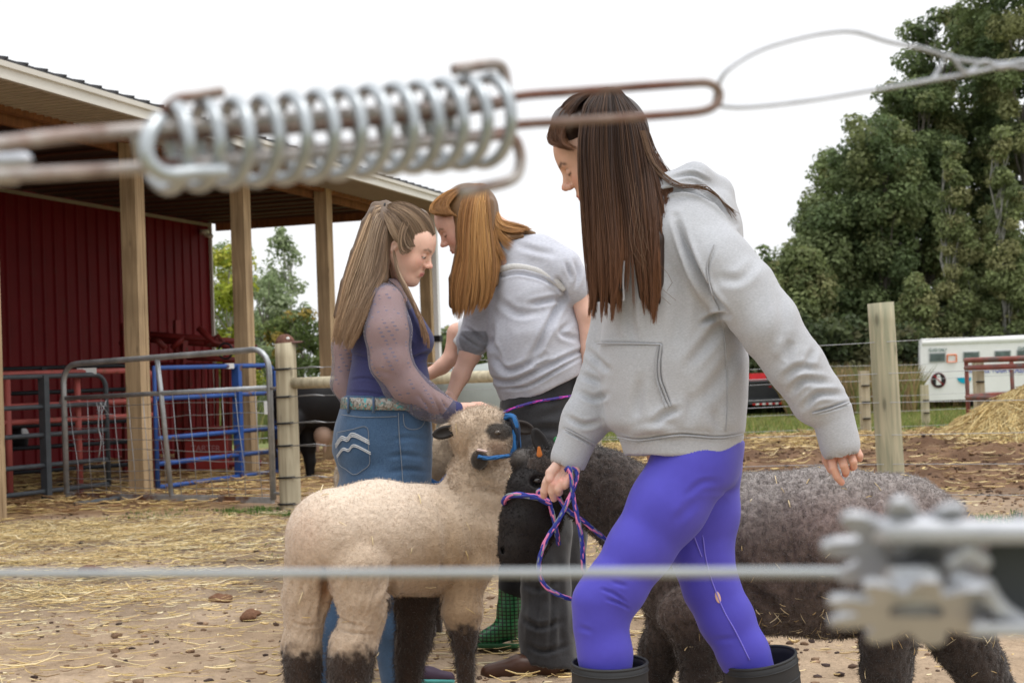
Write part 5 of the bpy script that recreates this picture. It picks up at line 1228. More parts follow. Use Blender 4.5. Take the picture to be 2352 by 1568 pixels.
# --- hair
GD = [[(1380, 206, -12), (1310, 228, -20), (1272, 278, -24), (1259, 312, -30), (1268, 330, -45), (1300, 338, -74), (1322, 344, -92)],
      [(1384, 206, -24), (1330, 232, -60), (1300, 280, -74), (1292, 318, -82), (1306, 336, -90), (1324, 344, -98)],
      [(1386, 205, -30), (1345, 235, -74), (1330, 320, -96), (1332, 400, -102), (1338, 480, -108), (1348, 580, -118), (1354, 670, -130), (1352, 736, -134)],
      [(1389, 204, -34), (1362, 245, -82), (1352, 340, -104), (1358, 460, -114), (1368, 580, -132), (1370, 680, -150), (1364, 742, -156)],
      [(1394, 203, -36), (1382, 250, -86), (1380, 370, -108), (1390, 490, -126), (1402, 600, -160), (1408, 690, -178), (1404, 746, -180)],
      [(1399, 203, -38), (1404, 255, -90), (1408, 370, -112), (1418, 490, -140), (1424, 580, -178), (1420, 660, -192), (1412, 716, -194)],
      [(1404, 203, -38), (1424, 260, -90), (1436, 380, -114), (1450, 490, -152), (1468, 590, -192), (1480, 680, -204), (1488, 742, -204)],
      [(1412, 204, -36), (1446, 270, -86), (1466, 380, -112), (1482, 490, -162), (1494, 600, -200), (1502, 690, -208), (1504, 750, -208)],
      [(1418, 207, -30), (1462, 272, -76), (1488, 370, -106), (1502, 460, -162), (1508, 550, -198), (1508, 650, -208), (1509, 732, -208)],
      [(1426, 212, -20), (1470, 270, -62), (1494, 330, -92), (1520, 380, -106), (1540, 405, -108), (1530, 440, -122), (1518, 480, -150)]]
S = SDF((1240, 190, -220), (1570, 700, 130), 5)
S.ell((1392, 310, 0), (100, 102, 88), k=10); S.ell((1308, 288, 0), (44, 50, 88), k=14)
for q, g_ in enumerate(GD[3:-1]):
    for a, b in zip(g_[1:-2], g_[2:-1]): S.cap((a[0] + 3, a[1], a[2] + 22), (b[0] + 2, b[1], b[2] + 20), 17, 15, k=10)
S.ell((1440, 340, 0), (44, 80, 84), k=20)
S.chain([(1500, 430, 60, 20), (1440, 520, 110, 18), (1400, 640, 120, 10)], k=10)
S.ell((1262, 410, 0), (62, 74, 110), op='-', k=4)
v, q = sdf_mesh(S); base = (v, q, np.tile([[.030, .016, .011]], (len(v), 1)))
hair(F1, GD, [(0, 1, .9), (2, 5, 3.2), (6, 8, 2.4), (5, 6, .06), (8, 9, .9)], 9500, g1, [(.020, .010, .007), (.040, .020, .012), (.06, .030, .018), (.016, .008, .006), (.12, .062, .034), (.03, .015, .010)], rad=.78, thick=11, clump=110, K=15, seed=3, tipcol=(.21, .085, .034), base=base, wave=6, length_var=.06, clv=.13)
# a thin strand over the hood and some flyaways
r_ = np.random.default_rng(5); fl = []
for q in range(26):
    a = r_.normal(0, 4.5, 3); fl.append([(1478 + a[0], 300, -96), (1505 + a[0], 380 + a[1], -128), (1560 + a[0], 425 + a[1], -150 + a[2]), (1625 + a[1], 435 + a[0], -140), (1688 + a[0] * 1.5, 490 + a[1] * 1.5, -120)])
for q in range(7):
    s = r_.uniform(0, 1); fl.append([(1440 + 60 * s, 380 + 120 * s, -150), (1480 + r_.normal(0, 18), 560, -208), (1500 + r_.normal(0, 22), 640, -214), (1520 + r_.normal(0, 24), 700 + r_.normal(0, 20), -212)])
Ps = np.array([resample(spline(g_, 5), 12) for g_ in fl]); v, q = strands(Ps, .55, 3); emit('loose_strands', F1, v, q, MT['hair'], g1, np.tile([[.13, .07, .036]], (len(v), 1)))
# --- her rope (lead) held in the fist
RP = lambda pts: F1(np.array(pts, float))
rope = thing('lead_rope', 'pink, blue and grey braided rope looping from her fist, haltering the black sheep face', 'rope', F1([(1300, 1110, 0)])[0])
rr0 = .0052
braid('rope_loop', RP([(1296, 1120, -10), (1306, 1088, -26), (1312, 1076, -44), (1322, 1080, -42), (1324, 1100, -44), (1310, 1139, -48), (1284, 1192, -50), (1254, 1241, -46), (1238, 1291, -42), (1243, 1330, -38), (1262, 1353, -30), (1300, 1372, -10), (1345, 1380, 30), (1420, 1400, 60)]), rr0, rope)
braid('rope_tail', RP([(1300, 1080, -34), (1308, 1074, -46), (1313, 1100, -50), (1316, 1139, -48), (1328, 1195, -44), (1336, 1241, -36), (1340, 1300, -20), (1346, 1370, 30), (1352, 1450, 40)]), rr0, rope)
braid('rope_lead', RP([(1276, 1118, -6), (1283, 1140, -2), (1304, 1171, 4), (1339, 1195, 20), (1377, 1227, 40), (1430, 1270, 70)]), rr0, rope)
# ================================================================== THE BENT GIRL WITH REDDISH BLOND HAIR
def nfix(V, N): return -N if (N[:, 2] * (V[:, 2] - V[:, 2].mean())).mean() < 0 else N
F2 = Fr(4.75)
g2 = thing('person', 'bent person with long reddish blond hair, pale grey sweatshirt and black flared jeans', 'person', ground_at(1240, 4.75))
hv = head_mesh((1071, 511, 0), 160, (-.86, .50, -.06), (-.50, -.86, 0), skin=(.74, .46, .36), brow=(.22, .12, .07), lip=(.55, .20, .18), neck=[(-.10, -.22, 0, .19), (-.32, -.48, 0, .19), (-.62, -.62, 0, .23)])
S = SDF((990, 440, -160), (1420, 1560, 160), 6)
S.chain([(1120, 520, 0, 38), (1185, 590, 0, 62, 1.5), (1230, 730, 0, 80, 1.2), (1240, 860, 0, 75, 1.2), (1240, 980, 0, 76, 1.2)], k=20)
S.chain([(1150, 640, 60, 30), (1092, 775, 25, 25), (1080, 812, 22, 24), (1058, 862, 16, 20), (1036, 912, 6, 15)], k=12)
S.chain([(1270, 600, -50, 34), (1325, 660, -60, 28), (1348, 720, -62, 24), (1354, 800, -60, 20), (1350, 850, -58, 15)], k=12)
S.chain([(1250, 1000, -40, 60), (1258, 1240, -38, 38), (1256, 1500, -38, 22)], k=14); S.chain([(1250, 1000, 45, 60), (1290, 1240, 45, 38), (1300, 1480, 45, 22)], k=14)
bv = sdf_mesh(S)
S = SDF((1300, 835, -100), (1380, 940, -20), 1.6)
S.cap((1350, 848, -58), (1346, 872, -58), 14, 15, k=3)
hand_chain(S, [((1344, 868, -58, 12), (1338, 888, -56, 11)), ((1352, 868, -60, 11), (1350, 886, -60, 10))], [[(1334, 886, -58, 7), (1326, 898, -64, 6.5), (1324, 908, -58, 6), (1330, 912, -50, 5.4)], [(1341, 890, -62, 7), (1335, 902, -70, 6.6), (1332, 912, -64, 6), (1337, 916, -56, 5.4)], [(1348, 890, -62, 7), (1344, 903, -70, 6.5), (1342, 912, -64, 6)], [(1354, 887, -60, 6.4), (1353, 899, -67, 6), (1351, 907, -62, 5.5)]], [(1338, 876, -66, 7.4), (1325, 890, -72, 6.6), (1321, 900, -68, 6)], k=1)
h1 = sdf_mesh(S)
S = SDF((1000, 890, -60), (1090, 985, 60), 1.7)
S.cap((1036, 908, 6), (1034, 925, 4), 15, 16, k=3)
hand_chain(S, [((1032, 922, 4, 13), (1036, 945, 0, 12))], [[(1030 + 7 * i, 942, 2 - 3 * i, 6.5), (1036 + 7 * i, 956, -2, 6), (1042 + 7 * i, 964, 2, 5.4)] for i in range(4)], [(1046, 926, -8, 7), (1056, 938, -12, 6), (1060, 946, -10, 5.5)], k=1)
h2 = sdf_mesh(S)
V, Q, C_ = clean_join([hv, (bv[0], bv[1], skc(bv[0], (.74, .46, .36))), (h1[0], h1[1], skc(h1[0], (.74, .45, .36))), (h2[0], h2[1], skc(h2[0], (.74, .45, .36)))])
emit('body', F2, V, Q, MT['skin'], g2, C_)
S = SDF((1020, 500, -190), (1390, 960, 170), 4)
S.chain([(1190, 594, 0, 62, 1.5), (1218, 670, 0, 88, 1.35), (1230, 760, 0, 108, 1.15), (1238, 830, 0, 110, 1.1), (1246, 880, 0, 102, 1.1)], k=22)
S.ell((1178, 572, 0), (55, 40, 70), k=20)
S.chain([(1235, 592, -50, 55), (1288, 622, -66, 50), (1312, 650, -66, 40), (1322, 668, -64, 33)], k=16)
S.chain([(1165, 655, 40, 60), (1115, 728, 32, 47), (1092, 772, 26, 36)], k=14)
S.cap((1095, 768, 26), (1084, 786, 24), 38, 37, k=5)
S.cap((1060, 1072, 0), (1460, 900, 0), 90, zz=3, op='-', k=3)
S.cap((1122, 500, 0), (1118, 560, 0), 40, zz=1.1, op='-', k=6)
V, Q = sdf_mesh(S, 2); N = nfix(V, vnorm(V, Q)); V = soft(V, N, 3.5, .02, 9); N = nfix(V, vnorm(V, Q))
V = folds(V, N, [([(1300, 686), (1285, 700), (1262, 745), (1235, 800), (1210, 835)], 8, 8), ([(1298, 684), (1260, 690), (1215, 700)], 7, 7), ([(1280, 640), (1292, 662), (1300, 684)], 6, 8), ([(1145, 690), (1190, 720), (1240, 715)], 9, 4),
    ([(1130, 820), (1160, 850), (1200, 842), (1250, 815)], 7, 7), ([(1125, 868), (1170, 878), (1240, 850), (1300, 822), (1350, 800)], 6, 8), ([(1150, 892), (1210, 888), (1280, 850), (1350, 812)], 4, 5), ([(1225, 846), (1265, 828)], 4, 5), ([(1310, 740), (1290, 765), (1330, 780)], 7, 5),
    ([(1120, 780), (1135, 800), (1150, 840)], 7, 5), ([(1320, 598), (1330, 630), (1322, 660)], 5, 5), ([(1300, 600), (1312, 640)], 5, 5), ([(1070, 752), (1090, 765), (1112, 785)], 4, 6), ([(1060, 770), (1080, 785), (1105, 800)], 3, 5), ([(1180, 560), (1230, 575), (1280, 585)], 8, 3), ([(1138, 640), (1170, 630), (1200, 628), (1250, 642), (1296, 672)], 4, 5), ([(1128, 740), (1125, 800)], 9, 6)])
col = np.ones((len(V), 3)); dline = (V[:, 1] - 926) + (V[:, 0] - 1167) * .42; hemm = sstep(-27, -24, dline)[:, None]; col = col * (1 - hemm) + np.array([1.1, 1.08, 1.02]) * hemm
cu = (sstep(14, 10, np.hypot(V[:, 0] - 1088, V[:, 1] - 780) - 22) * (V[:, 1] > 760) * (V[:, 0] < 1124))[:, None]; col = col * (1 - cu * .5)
sweat = cloth_mat('pale_grey_sweatshirt', (.56, .57, .63), (.43, .44, .50), var=.05, fs=170, stretch=(.5, .5, 3), usecol=True)
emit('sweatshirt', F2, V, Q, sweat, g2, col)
near = V[V[:, 2] < -10]
L_ = surf_line(near, [(1136, 624), (1160, 616), (1190, 613), (1233, 622), (1268, 640), (1297, 664)], -2)
S = SDF((1110, 590, -200), (1330, 700, 60), 2.0); S.chain([(x, y, z + 4, 8) for x, y, z in L_[::2]], zz=.62, k=2); v, q = sdf_mesh(S); emit('chest_band', F2, v, q, cloth_mat('pale_band', (.62, .61, .60), fs=300), g2)
S = SDF((1100, 830, -160), (1420, 1150, 160), 5)
S.chain([(1242, 880, 0, 88, 1.1), (1240, 960, 0, 92, 1.15), (1245, 1030, 0, 92, 1.15)], k=20)
S = SDF((1100, 800, -170), (1420, 1580, 170), 5)
S.chain([(1246, 880, 0, 90, 1.1), (1242, 960, 0, 92, 1.15), (1248, 1030, 0, 90, 1.15)], k=20)
S.chain([(1246, 1060, -42, 80), (1256, 1220, -40, 56), (1254, 1340, -40, 54), (1256, 1440, -40, 62), (1262, 1530, -40, 68, 1)], k=20)
S.chain([(1256, 1060, 45, 78), (1292, 1220, 46, 54), (1300, 1340, 46, 48), (1304, 1440, 46, 52), (1308, 1500, 46, 58)], k=20)
S.cap((1060, 1580, -40), (1420, 1620, -40), 74, zz=2, op='-', k=2)
V, Q = sdf_mesh(S, 2); N = nfix(V, vnorm(V, Q)); V = soft(V, N, 3, .03, 19); V = folds(V, N, [([(1200, 1000), (1250, 985), (1300, 990)], 10, 5), ([(1225, 1250), (1235, 1380), (1220, 1500)], 10, 5), ([(1280, 1260), (1285, 1400), (1290, 1500)], 9, 4), ([(1330, 900), (1290, 940), (1240, 960)], 10, 4), ([(1200, 1420), (1240, 1440), (1290, 1425)], 7, 5), ([(1210, 1480), (1250, 1495), (1310, 1480)], 6, 5), ([(1200, 1340), (1240, 1350), (1280, 1335)], 8, 4), ([(1265, 1300), (1270, 1400), (1262, 1500)], 7, 6)])
hem_w = sstep(1490, 1530, V[:, 1]); V[:, 1] += 4 * hem_w * noise(V, .25, 4)
emit('jeans', F2, V, Q, cloth_mat('black_denim', (.042, .042, .046), (.026, .026, .029), fs=260, sheen=.25), g2)
leather = mk('brown_leather', (.062, .026, .015), .38, var=.3, vscale=20, spec=.4)
def shoe(fr, pts, sole_y, mat, parent, nm='shoe', sm=None):
    xs = [p[0] for p in pts]; S = SDF((min(xs) - 60, pts[0][1] - 60, pts[0][2] - 60), (max(xs) + 60, sole_y + 20, pts[0][2] + 60), 3)
    S.chain(pts, k=16); S.cap((min(xs) - 200, sole_y + 60, pts[0][2]), (max(xs) + 200, sole_y + 60, pts[0][2]), 60, zz=3, op='-', k=2); v, q = sdf_mesh(S); o = emit(nm, fr, v, q, mat, parent)
    S = SDF((min(xs) - 60, sole_y - 20, pts[0][2] - 60), (max(xs) + 60, sole_y + 30, pts[0][2] + 60), 3)
    S.chain([(p[0], sole_y + 2, p[2], p[3] * 1.0) for p in pts[1:]], zz=1, k=16)
    S.cap((min(xs) - 200, sole_y + 66, pts[0][2]), (max(xs) + 200, sole_y + 66, pts[0][2]), 60, zz=3, op='-', k=2); S.cap((min(xs) - 200, sole_y - 66, pts[0][2]), (max(xs) + 200, sole_y - 66, pts[0][2]), 62, zz=3, op='-', k=2)
    v, q = sdf_mesh(S, 0); emit('sole', fr, v, q, sm or mk('sole_dark', (.03, .02, .015), .8), o)
shoe(F2, [(1268, 1500, -60, 30), (1268, 1528, -60, 31), (1195, 1534, -60, 30), (1125, 1545, -60, 22)], 1558, leather, g2)
shoe(F2, [(1300, 1480, 46, 28), (1302, 1508, 46, 28), (1250, 1516, 46, 24), (1210, 1522, 46, 19)], 1528, leather, g2)
GD = [[(1088, 425, 0), (1034, 440, -14), (1000, 462, -22), (984, 484, -28), (1004, 492, -44), (1044, 494, -60)],
      [(1095, 424, -10), (1056, 440, -40), (1030, 468, -52), (1030, 488, -58), (1050, 496, -64)],
      [(1100, 424, -16), (1068, 446, -54), (1054, 505, -68), (1055, 575, -76), (1040, 640, -86), (1038, 700, -92), (1048, 742, -92)],
      [(1104, 424, -20), (1082, 452, -58), (1072, 520, -72), (1070, 600, -84), (1060, 680, -96), (1058, 738, -96)],
      [(1110, 425, -22), (1098, 456, -60), (1092, 530, -74), (1092, 620, -88), (1088, 690, -98), (1076, 726, -98)],
      [(1114, 426, -22), (1112, 462, -58), (1112, 530, -72), (1120, 610, -90), (1120, 680, -98), (1100, 724, -98)],
      [(1118, 428, -16), (1122, 466, -50), (1128, 530, -66), (1137, 590, -88), (1134, 650, -98), (1112, 715, -98)],
      [(1112, 432, 0), (1130, 480, -20), (1142, 522, -52), (1170, 535, -78), (1200, 532, -72)],
      [(1112, 430, 10), (1134, 476, 0), (1150, 508, -30), (1182, 515, -50), (1226, 527, -50)]]
S = SDF((970, 410, -130), (1240, 720, 110), 4)
S.ell((1076, 486, 0), (66, 66, 60), k=6); S.ell((1098, 480, 0), (46, 52, 56), k=10); S.ell((1024, 468, 0), (26, 24, 40), k=12); S.ell((1108, 510, 0), (36, 46, 56), k=12)
for g_ in GD[2:7]:
    for a, b in zip(g_[1:-2], g_[2:-1]): S.cap((a[0] + 2, a[1], a[2] + 16), (b[0] + 2, b[1], b[2] + 15), 12, 10, k=6)
for g_ in GD[7:]:
    for a, b in zip(g_[1:-1], g_[2:]): S.cap((a[0], a[1] + 10, a[2] + 8), (b[0], b[1] + 10, b[2] + 10), 9, 6, k=6)
S.ell((988, 548, 0), (54, 56, 90), op='-', k=3)
v, q = sdf_mesh(S); base = (v, q, np.tile([[.16, .085, .035]], (len(v), 1)))
hair(F2, GD, [(0, 1, .6), (2, 6, 4), (7, 8, .7), (6, 7, .25)], 7000, g2, [(.34, .17, .06), (.46, .24, .085), (.26, .12, .04), (.58, .33, .13), (.20, .095, .035), (.40, .20, .07)], rad=.8, thick=9, clump=85, K=13, seed=8, tipcol=(.36, .17, .06), base=base, wave=3, length_var=.10, ushade=[(1, .95, .8), (.9, .85, .8), (.75, .7, .65), (.95, .9, .9), (1.25, 1.3, 1.3), (1.3, 1.35, 1.3), (1, 1, 1), (1.1, 1.1, 1), (1.4, 1.4, 1.3)])
# her lead rope, the blue halter it belongs to is on the tan sheep
hl = F2([(1334, 906, -66)])[0]
r2 = thing('lead_rope', 'thin purple and pink rope stretched from the bent girl\'s fist to the tan sheep', 'rope', F2([(1250, 925, -60)])[0])
braid('cord', F2([(1356, 900, -56), (1334, 906, -64), (1280, 914, -100), (1215, 926, -110), (1160, 945, -110), (1130, 962, -100)]), .0042, r2, c1=(.07, .05, .30), c2=(.60, .06, .42), c3=(.10, .06, .25))

# ================================================================== THE GIRL IN THE BLUE SHEER-SLEEVED TOP
F3 = Fr(4.6)
g3 = thing('person', 'person with light brown ponytail, navy top with sheer dotted sleeves, tooled belt and blue jeans', 'person', ground_at(870, 4.6))
hv = head_mesh((929, 566, -5), 166, (.87, .38, -.32), (.36, -.93, -.10), eye=.016, skin=(.78, .49, .38), brow=(.20, .13, .09), lip=(.60, .19, .18), jaw=1.12, neck=[(-.10, -.22, 0, .20), (-.22, -.55, 0, .21), (-.30, -.90, 0, .27)])
S = SDF((700, 600, -200), (1100, 1580, 200), 5)
S.loft([(640, 862, 912, -50, 45), (668, 838, 930, -95, 90), (700, 822, 945, -112, 105), (760, 812, 975, -105, 98), (840, 812, 968, -92, 85), (930, 806, 974, -92, 86), (1050, 800, 970, -96, 90), (1110, 806, 970, -90, 86)], k=12)
S.chain([(888, 700, -92, 42), (890, 765, -115, 47), (897, 832, -120, 43), (934, 886, -110, 37), (1000, 925, -90, 23), (1045, 940, -78, 18)], k=14)
S.chain([(832, 700, 92, 32), (795, 800, 80, 26), (790, 890, 70, 22), (830, 950, 55, 17), (870, 960, 40, 18)], k=14)
S.chain([(872, 1130, -50, 66), (882, 1340, -50, 45), (925, 1520, -50, 26)], k=16); S.chain([(866, 1130, 50, 66), (812, 1340, 55, 45), (762, 1500, 55, 26)], k=16)
bv = sdf_mesh(S)
S = SDF((1030, 895, -130), (1150, 990, -30), 1.6)
S.cap((1040, 940, -79), (1062, 944, -78), 18, 17, k=3)
hand_chain(S, [((1060, 938, -78, 14), (1088, 936, -76, 12)), ((1062, 950, -82, 14), (1086, 948, -82, 12))],
    [[(1086, 930, -70, 7.6), (1104, 929, -72, 6.8), (1118, 934, -74, 6.2), (1130, 939, -74, 5.4)], [(1088, 937, -76, 7.8), (1107, 937, -80, 7), (1121, 942, -80, 6.2), (1133, 946, -78, 5.2)], [(1088, 945, -82, 7.6), (1104, 947, -86, 6.8), (1116, 953, -86, 6.2), (1124, 960, -84, 5.4)], [(1083, 952, -86, 7), (1096, 957, -90, 6.4), (1104, 964, -90, 5.6)]],
    [(1064, 958, -88, 9), (1076, 972, -92, 7.6), (1084, 980, -92, 6.6)], k=1)
h1 = sdf_mesh(S)
V, Q, C_ = clean_join([hv, (bv[0], bv[1], skc(bv[0], (.76, .48, .38))), (h1[0], h1[1], skc(h1[0], (.78, .47, .37)))])
emit('body', F3, V, Q, MT['skin'], g3, C_)
navy = cloth_mat('navy_top', (.052, .056, .155), (.038, .04, .115), fs=300, sheen=.15)
S = SDF((780, 660, -140), (1020, 960, 140), 3.6)
S.loft([(668, 836, 932, -99, 92), (700, 818, 950, -117, 108), (730, 808, 972, -116, 106), (775, 804, 997, -112, 102), (805, 806, 992, -104, 94), (826, 808, 980, -100, 90), (870, 800, 987, -102, 94), (926, 792, 990, -106, 98)], k=10)
S.ell((890, 648, -70), (78, 52, 60), op='-', k=6); S.ell((890, 640, 40), (90, 60, 90), op='-', k=6)
V, Q = sdf_mesh(S, 2); N = nfix(V, vnorm(V, Q)); V = folds(V, N, [([(806, 872), (840, 868), (900, 880)], 3, 3), ([(802, 812), (840, 822), (870, 820)], 4, 3), ([(935, 830), (965, 818), (985, 812)], 5, 4), ([(800, 900), (850, 902), (900, 912)], 3, 2.5), ([(925, 770), (945, 800)], 7, 3)])
emit('top', F3, V, Q, navy, g3)
# sheer net sleeves: real see-through cloth with woven dots
m, t, b = nodes('sheer_net'); Nn = t.nodes.new; Lk = t.links.new
b.inputs['Base Color'].default_value = (.15, .135, .19, 1); b.inputs['Roughness'].default_value = .8; b.inputs['Sheen Weight'].default_value = .3
tcn = Nn('ShaderNodeTexCoord'); mpn = Nn('ShaderNodeMapping'); mpn.inputs['Scale'].default_value = (.8, .8, 1.7); mpn.inputs['Rotation'].default_value = (0, .25, 0); vo = Nn('ShaderNodeTexVoronoi'); vo.inputs['Scale'].default_value = 46; vo.inputs['Randomness'].default_value = .12
Lk(tcn.outputs['Object'], mpn.inputs['Vector']); Lk(mpn.outputs[0], vo.inputs['Vector'])
lt = Nn('ShaderNodeMapRange'); lt.inputs[1].default_value = .17; lt.inputs[2].default_value = .26; lt.inputs[3].default_value = .92; lt.inputs[4].default_value = .52; Lk(vo.outputs['Distance'], lt.inputs[0])
lw = Nn('ShaderNodeLayerWeight'); lw.inputs['Blend'].default_value = .35; mxm = Nn('ShaderNodeMath'); mxm.operation = 'MAXIMUM'; lm = Nn('ShaderNodeMath'); lm.operation = 'MULTIPLY'; lm.inputs[1].default_value = .8
Lk(lw.outputs['Facing'], lm.inputs[0]); Lk(lt.outputs[0], mxm.inputs[0]); Lk(lm.outputs[0], mxm.inputs[1]); tp = Nn('ShaderNodeBsdfTransparent'); ms = Nn('ShaderNodeMixShader')
Lk(mxm.outputs[0], ms.inputs[0]); Lk(tp.outputs[0], ms.inputs[1]); Lk(b.outputs[0], ms.inputs[2]); Lk(ms.outputs[0], t.nodes['Material Output'].inputs['Surface']); sheer = m
S = SDF((740, 640, -190), (1070, 1000, 160), 3.6)
S.chain([(884, 698, -86, 48), (891, 758, -115, 54), (896, 828, -122, 49), (924, 880, -112, 46), (975, 920, -94, 42), (1012, 938, -84, 34), (1034, 944, -80, 24)], k=12)
v, q = sdf_mesh(S, 2); N = nfix(v, vnorm(v, q)); v = soft(v, N, 2.5, .03, 6); v = folds(v, N, [([(960, 905), (985, 935), (990, 955)], 4, 4), ([(995, 905), (1010, 940), (1015, 962)], 3, 5), ([(1015, 915), (1028, 940)], 3, 4), ([(860, 850), (900, 860)], 6, 3)])
emit('sheer_sleeve', F3, v, q, sheer, g3)
S = SDF((740, 640, -190), (1070, 1000, 160), 3.6); S.chain([(838, 700, 84, 42), (797, 795, 76, 34), (790, 880, 66, 30), (822, 945, 52, 24)], k=12); v, q = sdf_mesh(S, 2); emit('sheer_sleeve', F3, v, q, sheer, g3)
S = SDF((800, 630, -140), (960, 740, 130), 3.2); S.loft([(640, 858, 914, -54, 50), (668, 834, 935, -102, 95), (700, 817, 951, -119, 110), (716, 814, 960, -118, 108)], k=8); v, q = sdf_mesh(S, 2); emit('sheer_yoke', F3, v, q, sheer, g3)
S = SDF((1015, 900, -120), (1075, 990, -40), 2.4); S.cap((1036, 943, -80), (1051, 946, -78), 25, 23, k=2); S.cap((1056, 946, -78), (1080, 948, -78), 18, 18, op='-'); v, q = sdf_mesh(S, 1); emit('cuff', F3, v, q, navy, g3)
# necklace cord
mb = MB(); mb.tube(F3(spline([(868, 642, -40), (880, 640, -62), (895, 646, -75), (906, 655, -80), (915, 665, -78)], 5)), .0016, 5); mb.build('neck_cord', MT['black_plastic'], g3)
denim = cloth_mat('blue_denim', (.062, .115, .20), (.038, .075, .14), var=.2, fs=260, sheen=.2, usecol=True)
S = SDF((690, 905, -170), (1010, 1580, 170), 5)
S.loft([(905, 790, 985, -104, 98), (940, 780, 990, -112, 104), (985, 767, 993, -124, 112), (1035, 764, 993, -128, 116), (1085, 778, 992, -124, 112), (1140, 792, 990, -116, 106)], k=15)
S.chain([(872, 1150, -56, 92), (884, 1260, -52, 66), (886, 1350, -50, 54), (902, 1450, -50, 48), (924, 1552, -50, 50)], k=22)
S.chain([(858, 1150, 52, 90), (830, 1260, 52, 66), (806, 1350, 54, 54), (778, 1450, 54, 46), (756, 1550, 54, 44)], k=22)
S.ell((888, 898, 0), (120, 16, 130), op='-')
V, Q = sdf_mesh(S, 2); N = nfix(V, vnorm(V, Q)); V = soft(V, N, 2, .03, 29); V = folds(V, N, [([(905, 1010), (940, 1004), (985, 1010)], 6, 3), ([(890, 1050), (930, 1044), (985, 1052)], 6, 3), ([(890, 1085), (940, 1078), (985, 1085)], 6, 3), ([(912, 948), (916, 1000), (918, 1060), (920, 1120)], 2, 1.6)])
cc = np.ones((len(V), 3)); fd = np.exp(-(((V[:, 0] - 800) / 55) ** 2 + ((V[:, 1] - 1030) / 50) ** 2)) * .25; cc *= (1 + fd)[:, None]
emit('jeans', F3, V, Q, denim, g3, cc)
nearj = V[V[:, 2] < -5]; st = mk('white_stitch', (.62, .64, .66), .8); st2 = mk('denim_stitch', (.20, .22, .25), .8)
zz = [(770, 1020), (784, 1002), (797, 1005), (810, 994), (848, 1012)]
for k in range(5):
    o_ = k * 3.6 + (10 if k > 2 else 0) ; o_ = [0, 4, 8, 27, 31, 35][k]
    L_ = surf_line(nearj, [(x + .12 * o_, y + o_) for x, y in zz], .3); L_ = resample(L_[[0, 10, 20, 29, -1]] if False else L_, 30); mb = MB(); mb.tube(F3(L_), .0017, 4); mb.build('pocket_stitch', st, g3)
for pts in ([(774, 993), (808, 986), (843, 981), (846, 1025), (849, 1064), (832, 1080), (814, 1090), (795, 1078), (777, 1064), (774, 1030), (774, 993)], [(915, 948), (917, 1000), (922, 1060), (926, 1120)], [(926, 950), (930, 978), (948, 986), (968, 980), (978, 962)], [(784, 952), (840, 958), (912, 956)]):
    L_ = surf_line(nearj, pts, .2); mb = MB(); mb.tube(F3(L_), .0012, 4); mb.build('seam', st2, g3)
# tooled belt with turquoise inlay
m, t, b = nodes('tooled_belt'); Nn = t.nodes.new; Lk = t.links.new; b.inputs['Metallic'].default_value = .35; b.inputs['Roughness'].default_value = .45
tcn = Nn('ShaderNodeTexCoord'); vo = Nn('ShaderNodeTexVoronoi'); vo.inputs['Scale'].default_value = 150; Lk(tcn.outputs['Object'], vo.inputs['Vector']); cr_ = Nn('ShaderNodeValToRGB'); e = cr_.color_ramp.elements
e[0].position = .25; e[0].color = (.36, .34, .31, 1); e[1].position = .75; e[1].color = (.15, .13, .11, 1); e2 = cr_.color_ramp.elements.new(.88); e2.color = (.10, .34, .36, 1)
sp_ = Nn('ShaderNodeSeparateColor'); Lk(vo.outputs['Color'], sp_.inputs[0]); Lk(sp_.outputs[0], cr_.inputs['Fac']); Lk(cr_.outputs[0], b.inputs['Base Color']); bu = Nn('ShaderNodeBump'); bu.inputs['Strength'].default_value = .6; bu.inputs['Distance'].default_value = .003; Lk(vo.outputs['Distance'], bu.inputs['Height']); Lk(bu.outputs[0], b.inputs['Normal'])
th = np.linspace(0, 2 * pi, 60, endpoint=False)
def ring(y, g=0): return np.array([(888 + (101 + g) * np.sign(cos(a)) * abs(cos(a)) ** (2 / 2.4), y + 4 * sin(a) * 0 + 2.0 * cos(a), -4 + (111 + g) * np.sign(sin(a)) * abs(sin(a)) ** (2 / 2.4)) for a in th])
V = np.r_[F3(ring(914, 1)), F3(ring(916, 4)), F3(ring(940, 6)), F3(ring(942, 2))]; K = 4; i = np.arange(K - 1)[:, None] * 60; a = np.arange(60)[None]; bb = (a + 1) % 60
obj_np('belt', V, np.stack([i + a, i + bb, i + 60 + bb, i + 60 + a], -1).reshape(-1, 4), m, g3)
for x in (800, 858, 945):
    L_ = surf_line(nearj, [(x, 946), (x, 950)], 0); zb = -4 - 117 * (max(0, 1 - abs((x - 888) / 107) ** 2.4)) ** (1 / 2.4) - 3
    mb = MB(); mb.tube(F3([(x, 912, zb), (x, 928, zb - 1), (x, 948, zb)]), .0042, 4); mb.build('belt_loop', cloth_mat('loop_denim', (.08, .13, .22)), g3)
shoe(F3, [(926, 1530, -50, 26), (930, 1545, -50, 26), (985, 1552, -50, 20), (1030, 1556, -50, 15)], 1562, mk('plum_shoe', (.055, .035, .06), .6, var=.15), g3, sm=mk('teal_sole', (.10, .42, .42), .6))
shoe(F3, [(758, 1530, 54, 26), (762, 1545, 54, 26), (800, 1552, 54, 20), (840, 1556, 54, 15)], 1562, mk('plum_shoe2', (.055, .035, .06), .6), g3, sm=mk('teal_sole2', (.10, .42, .42), .6))
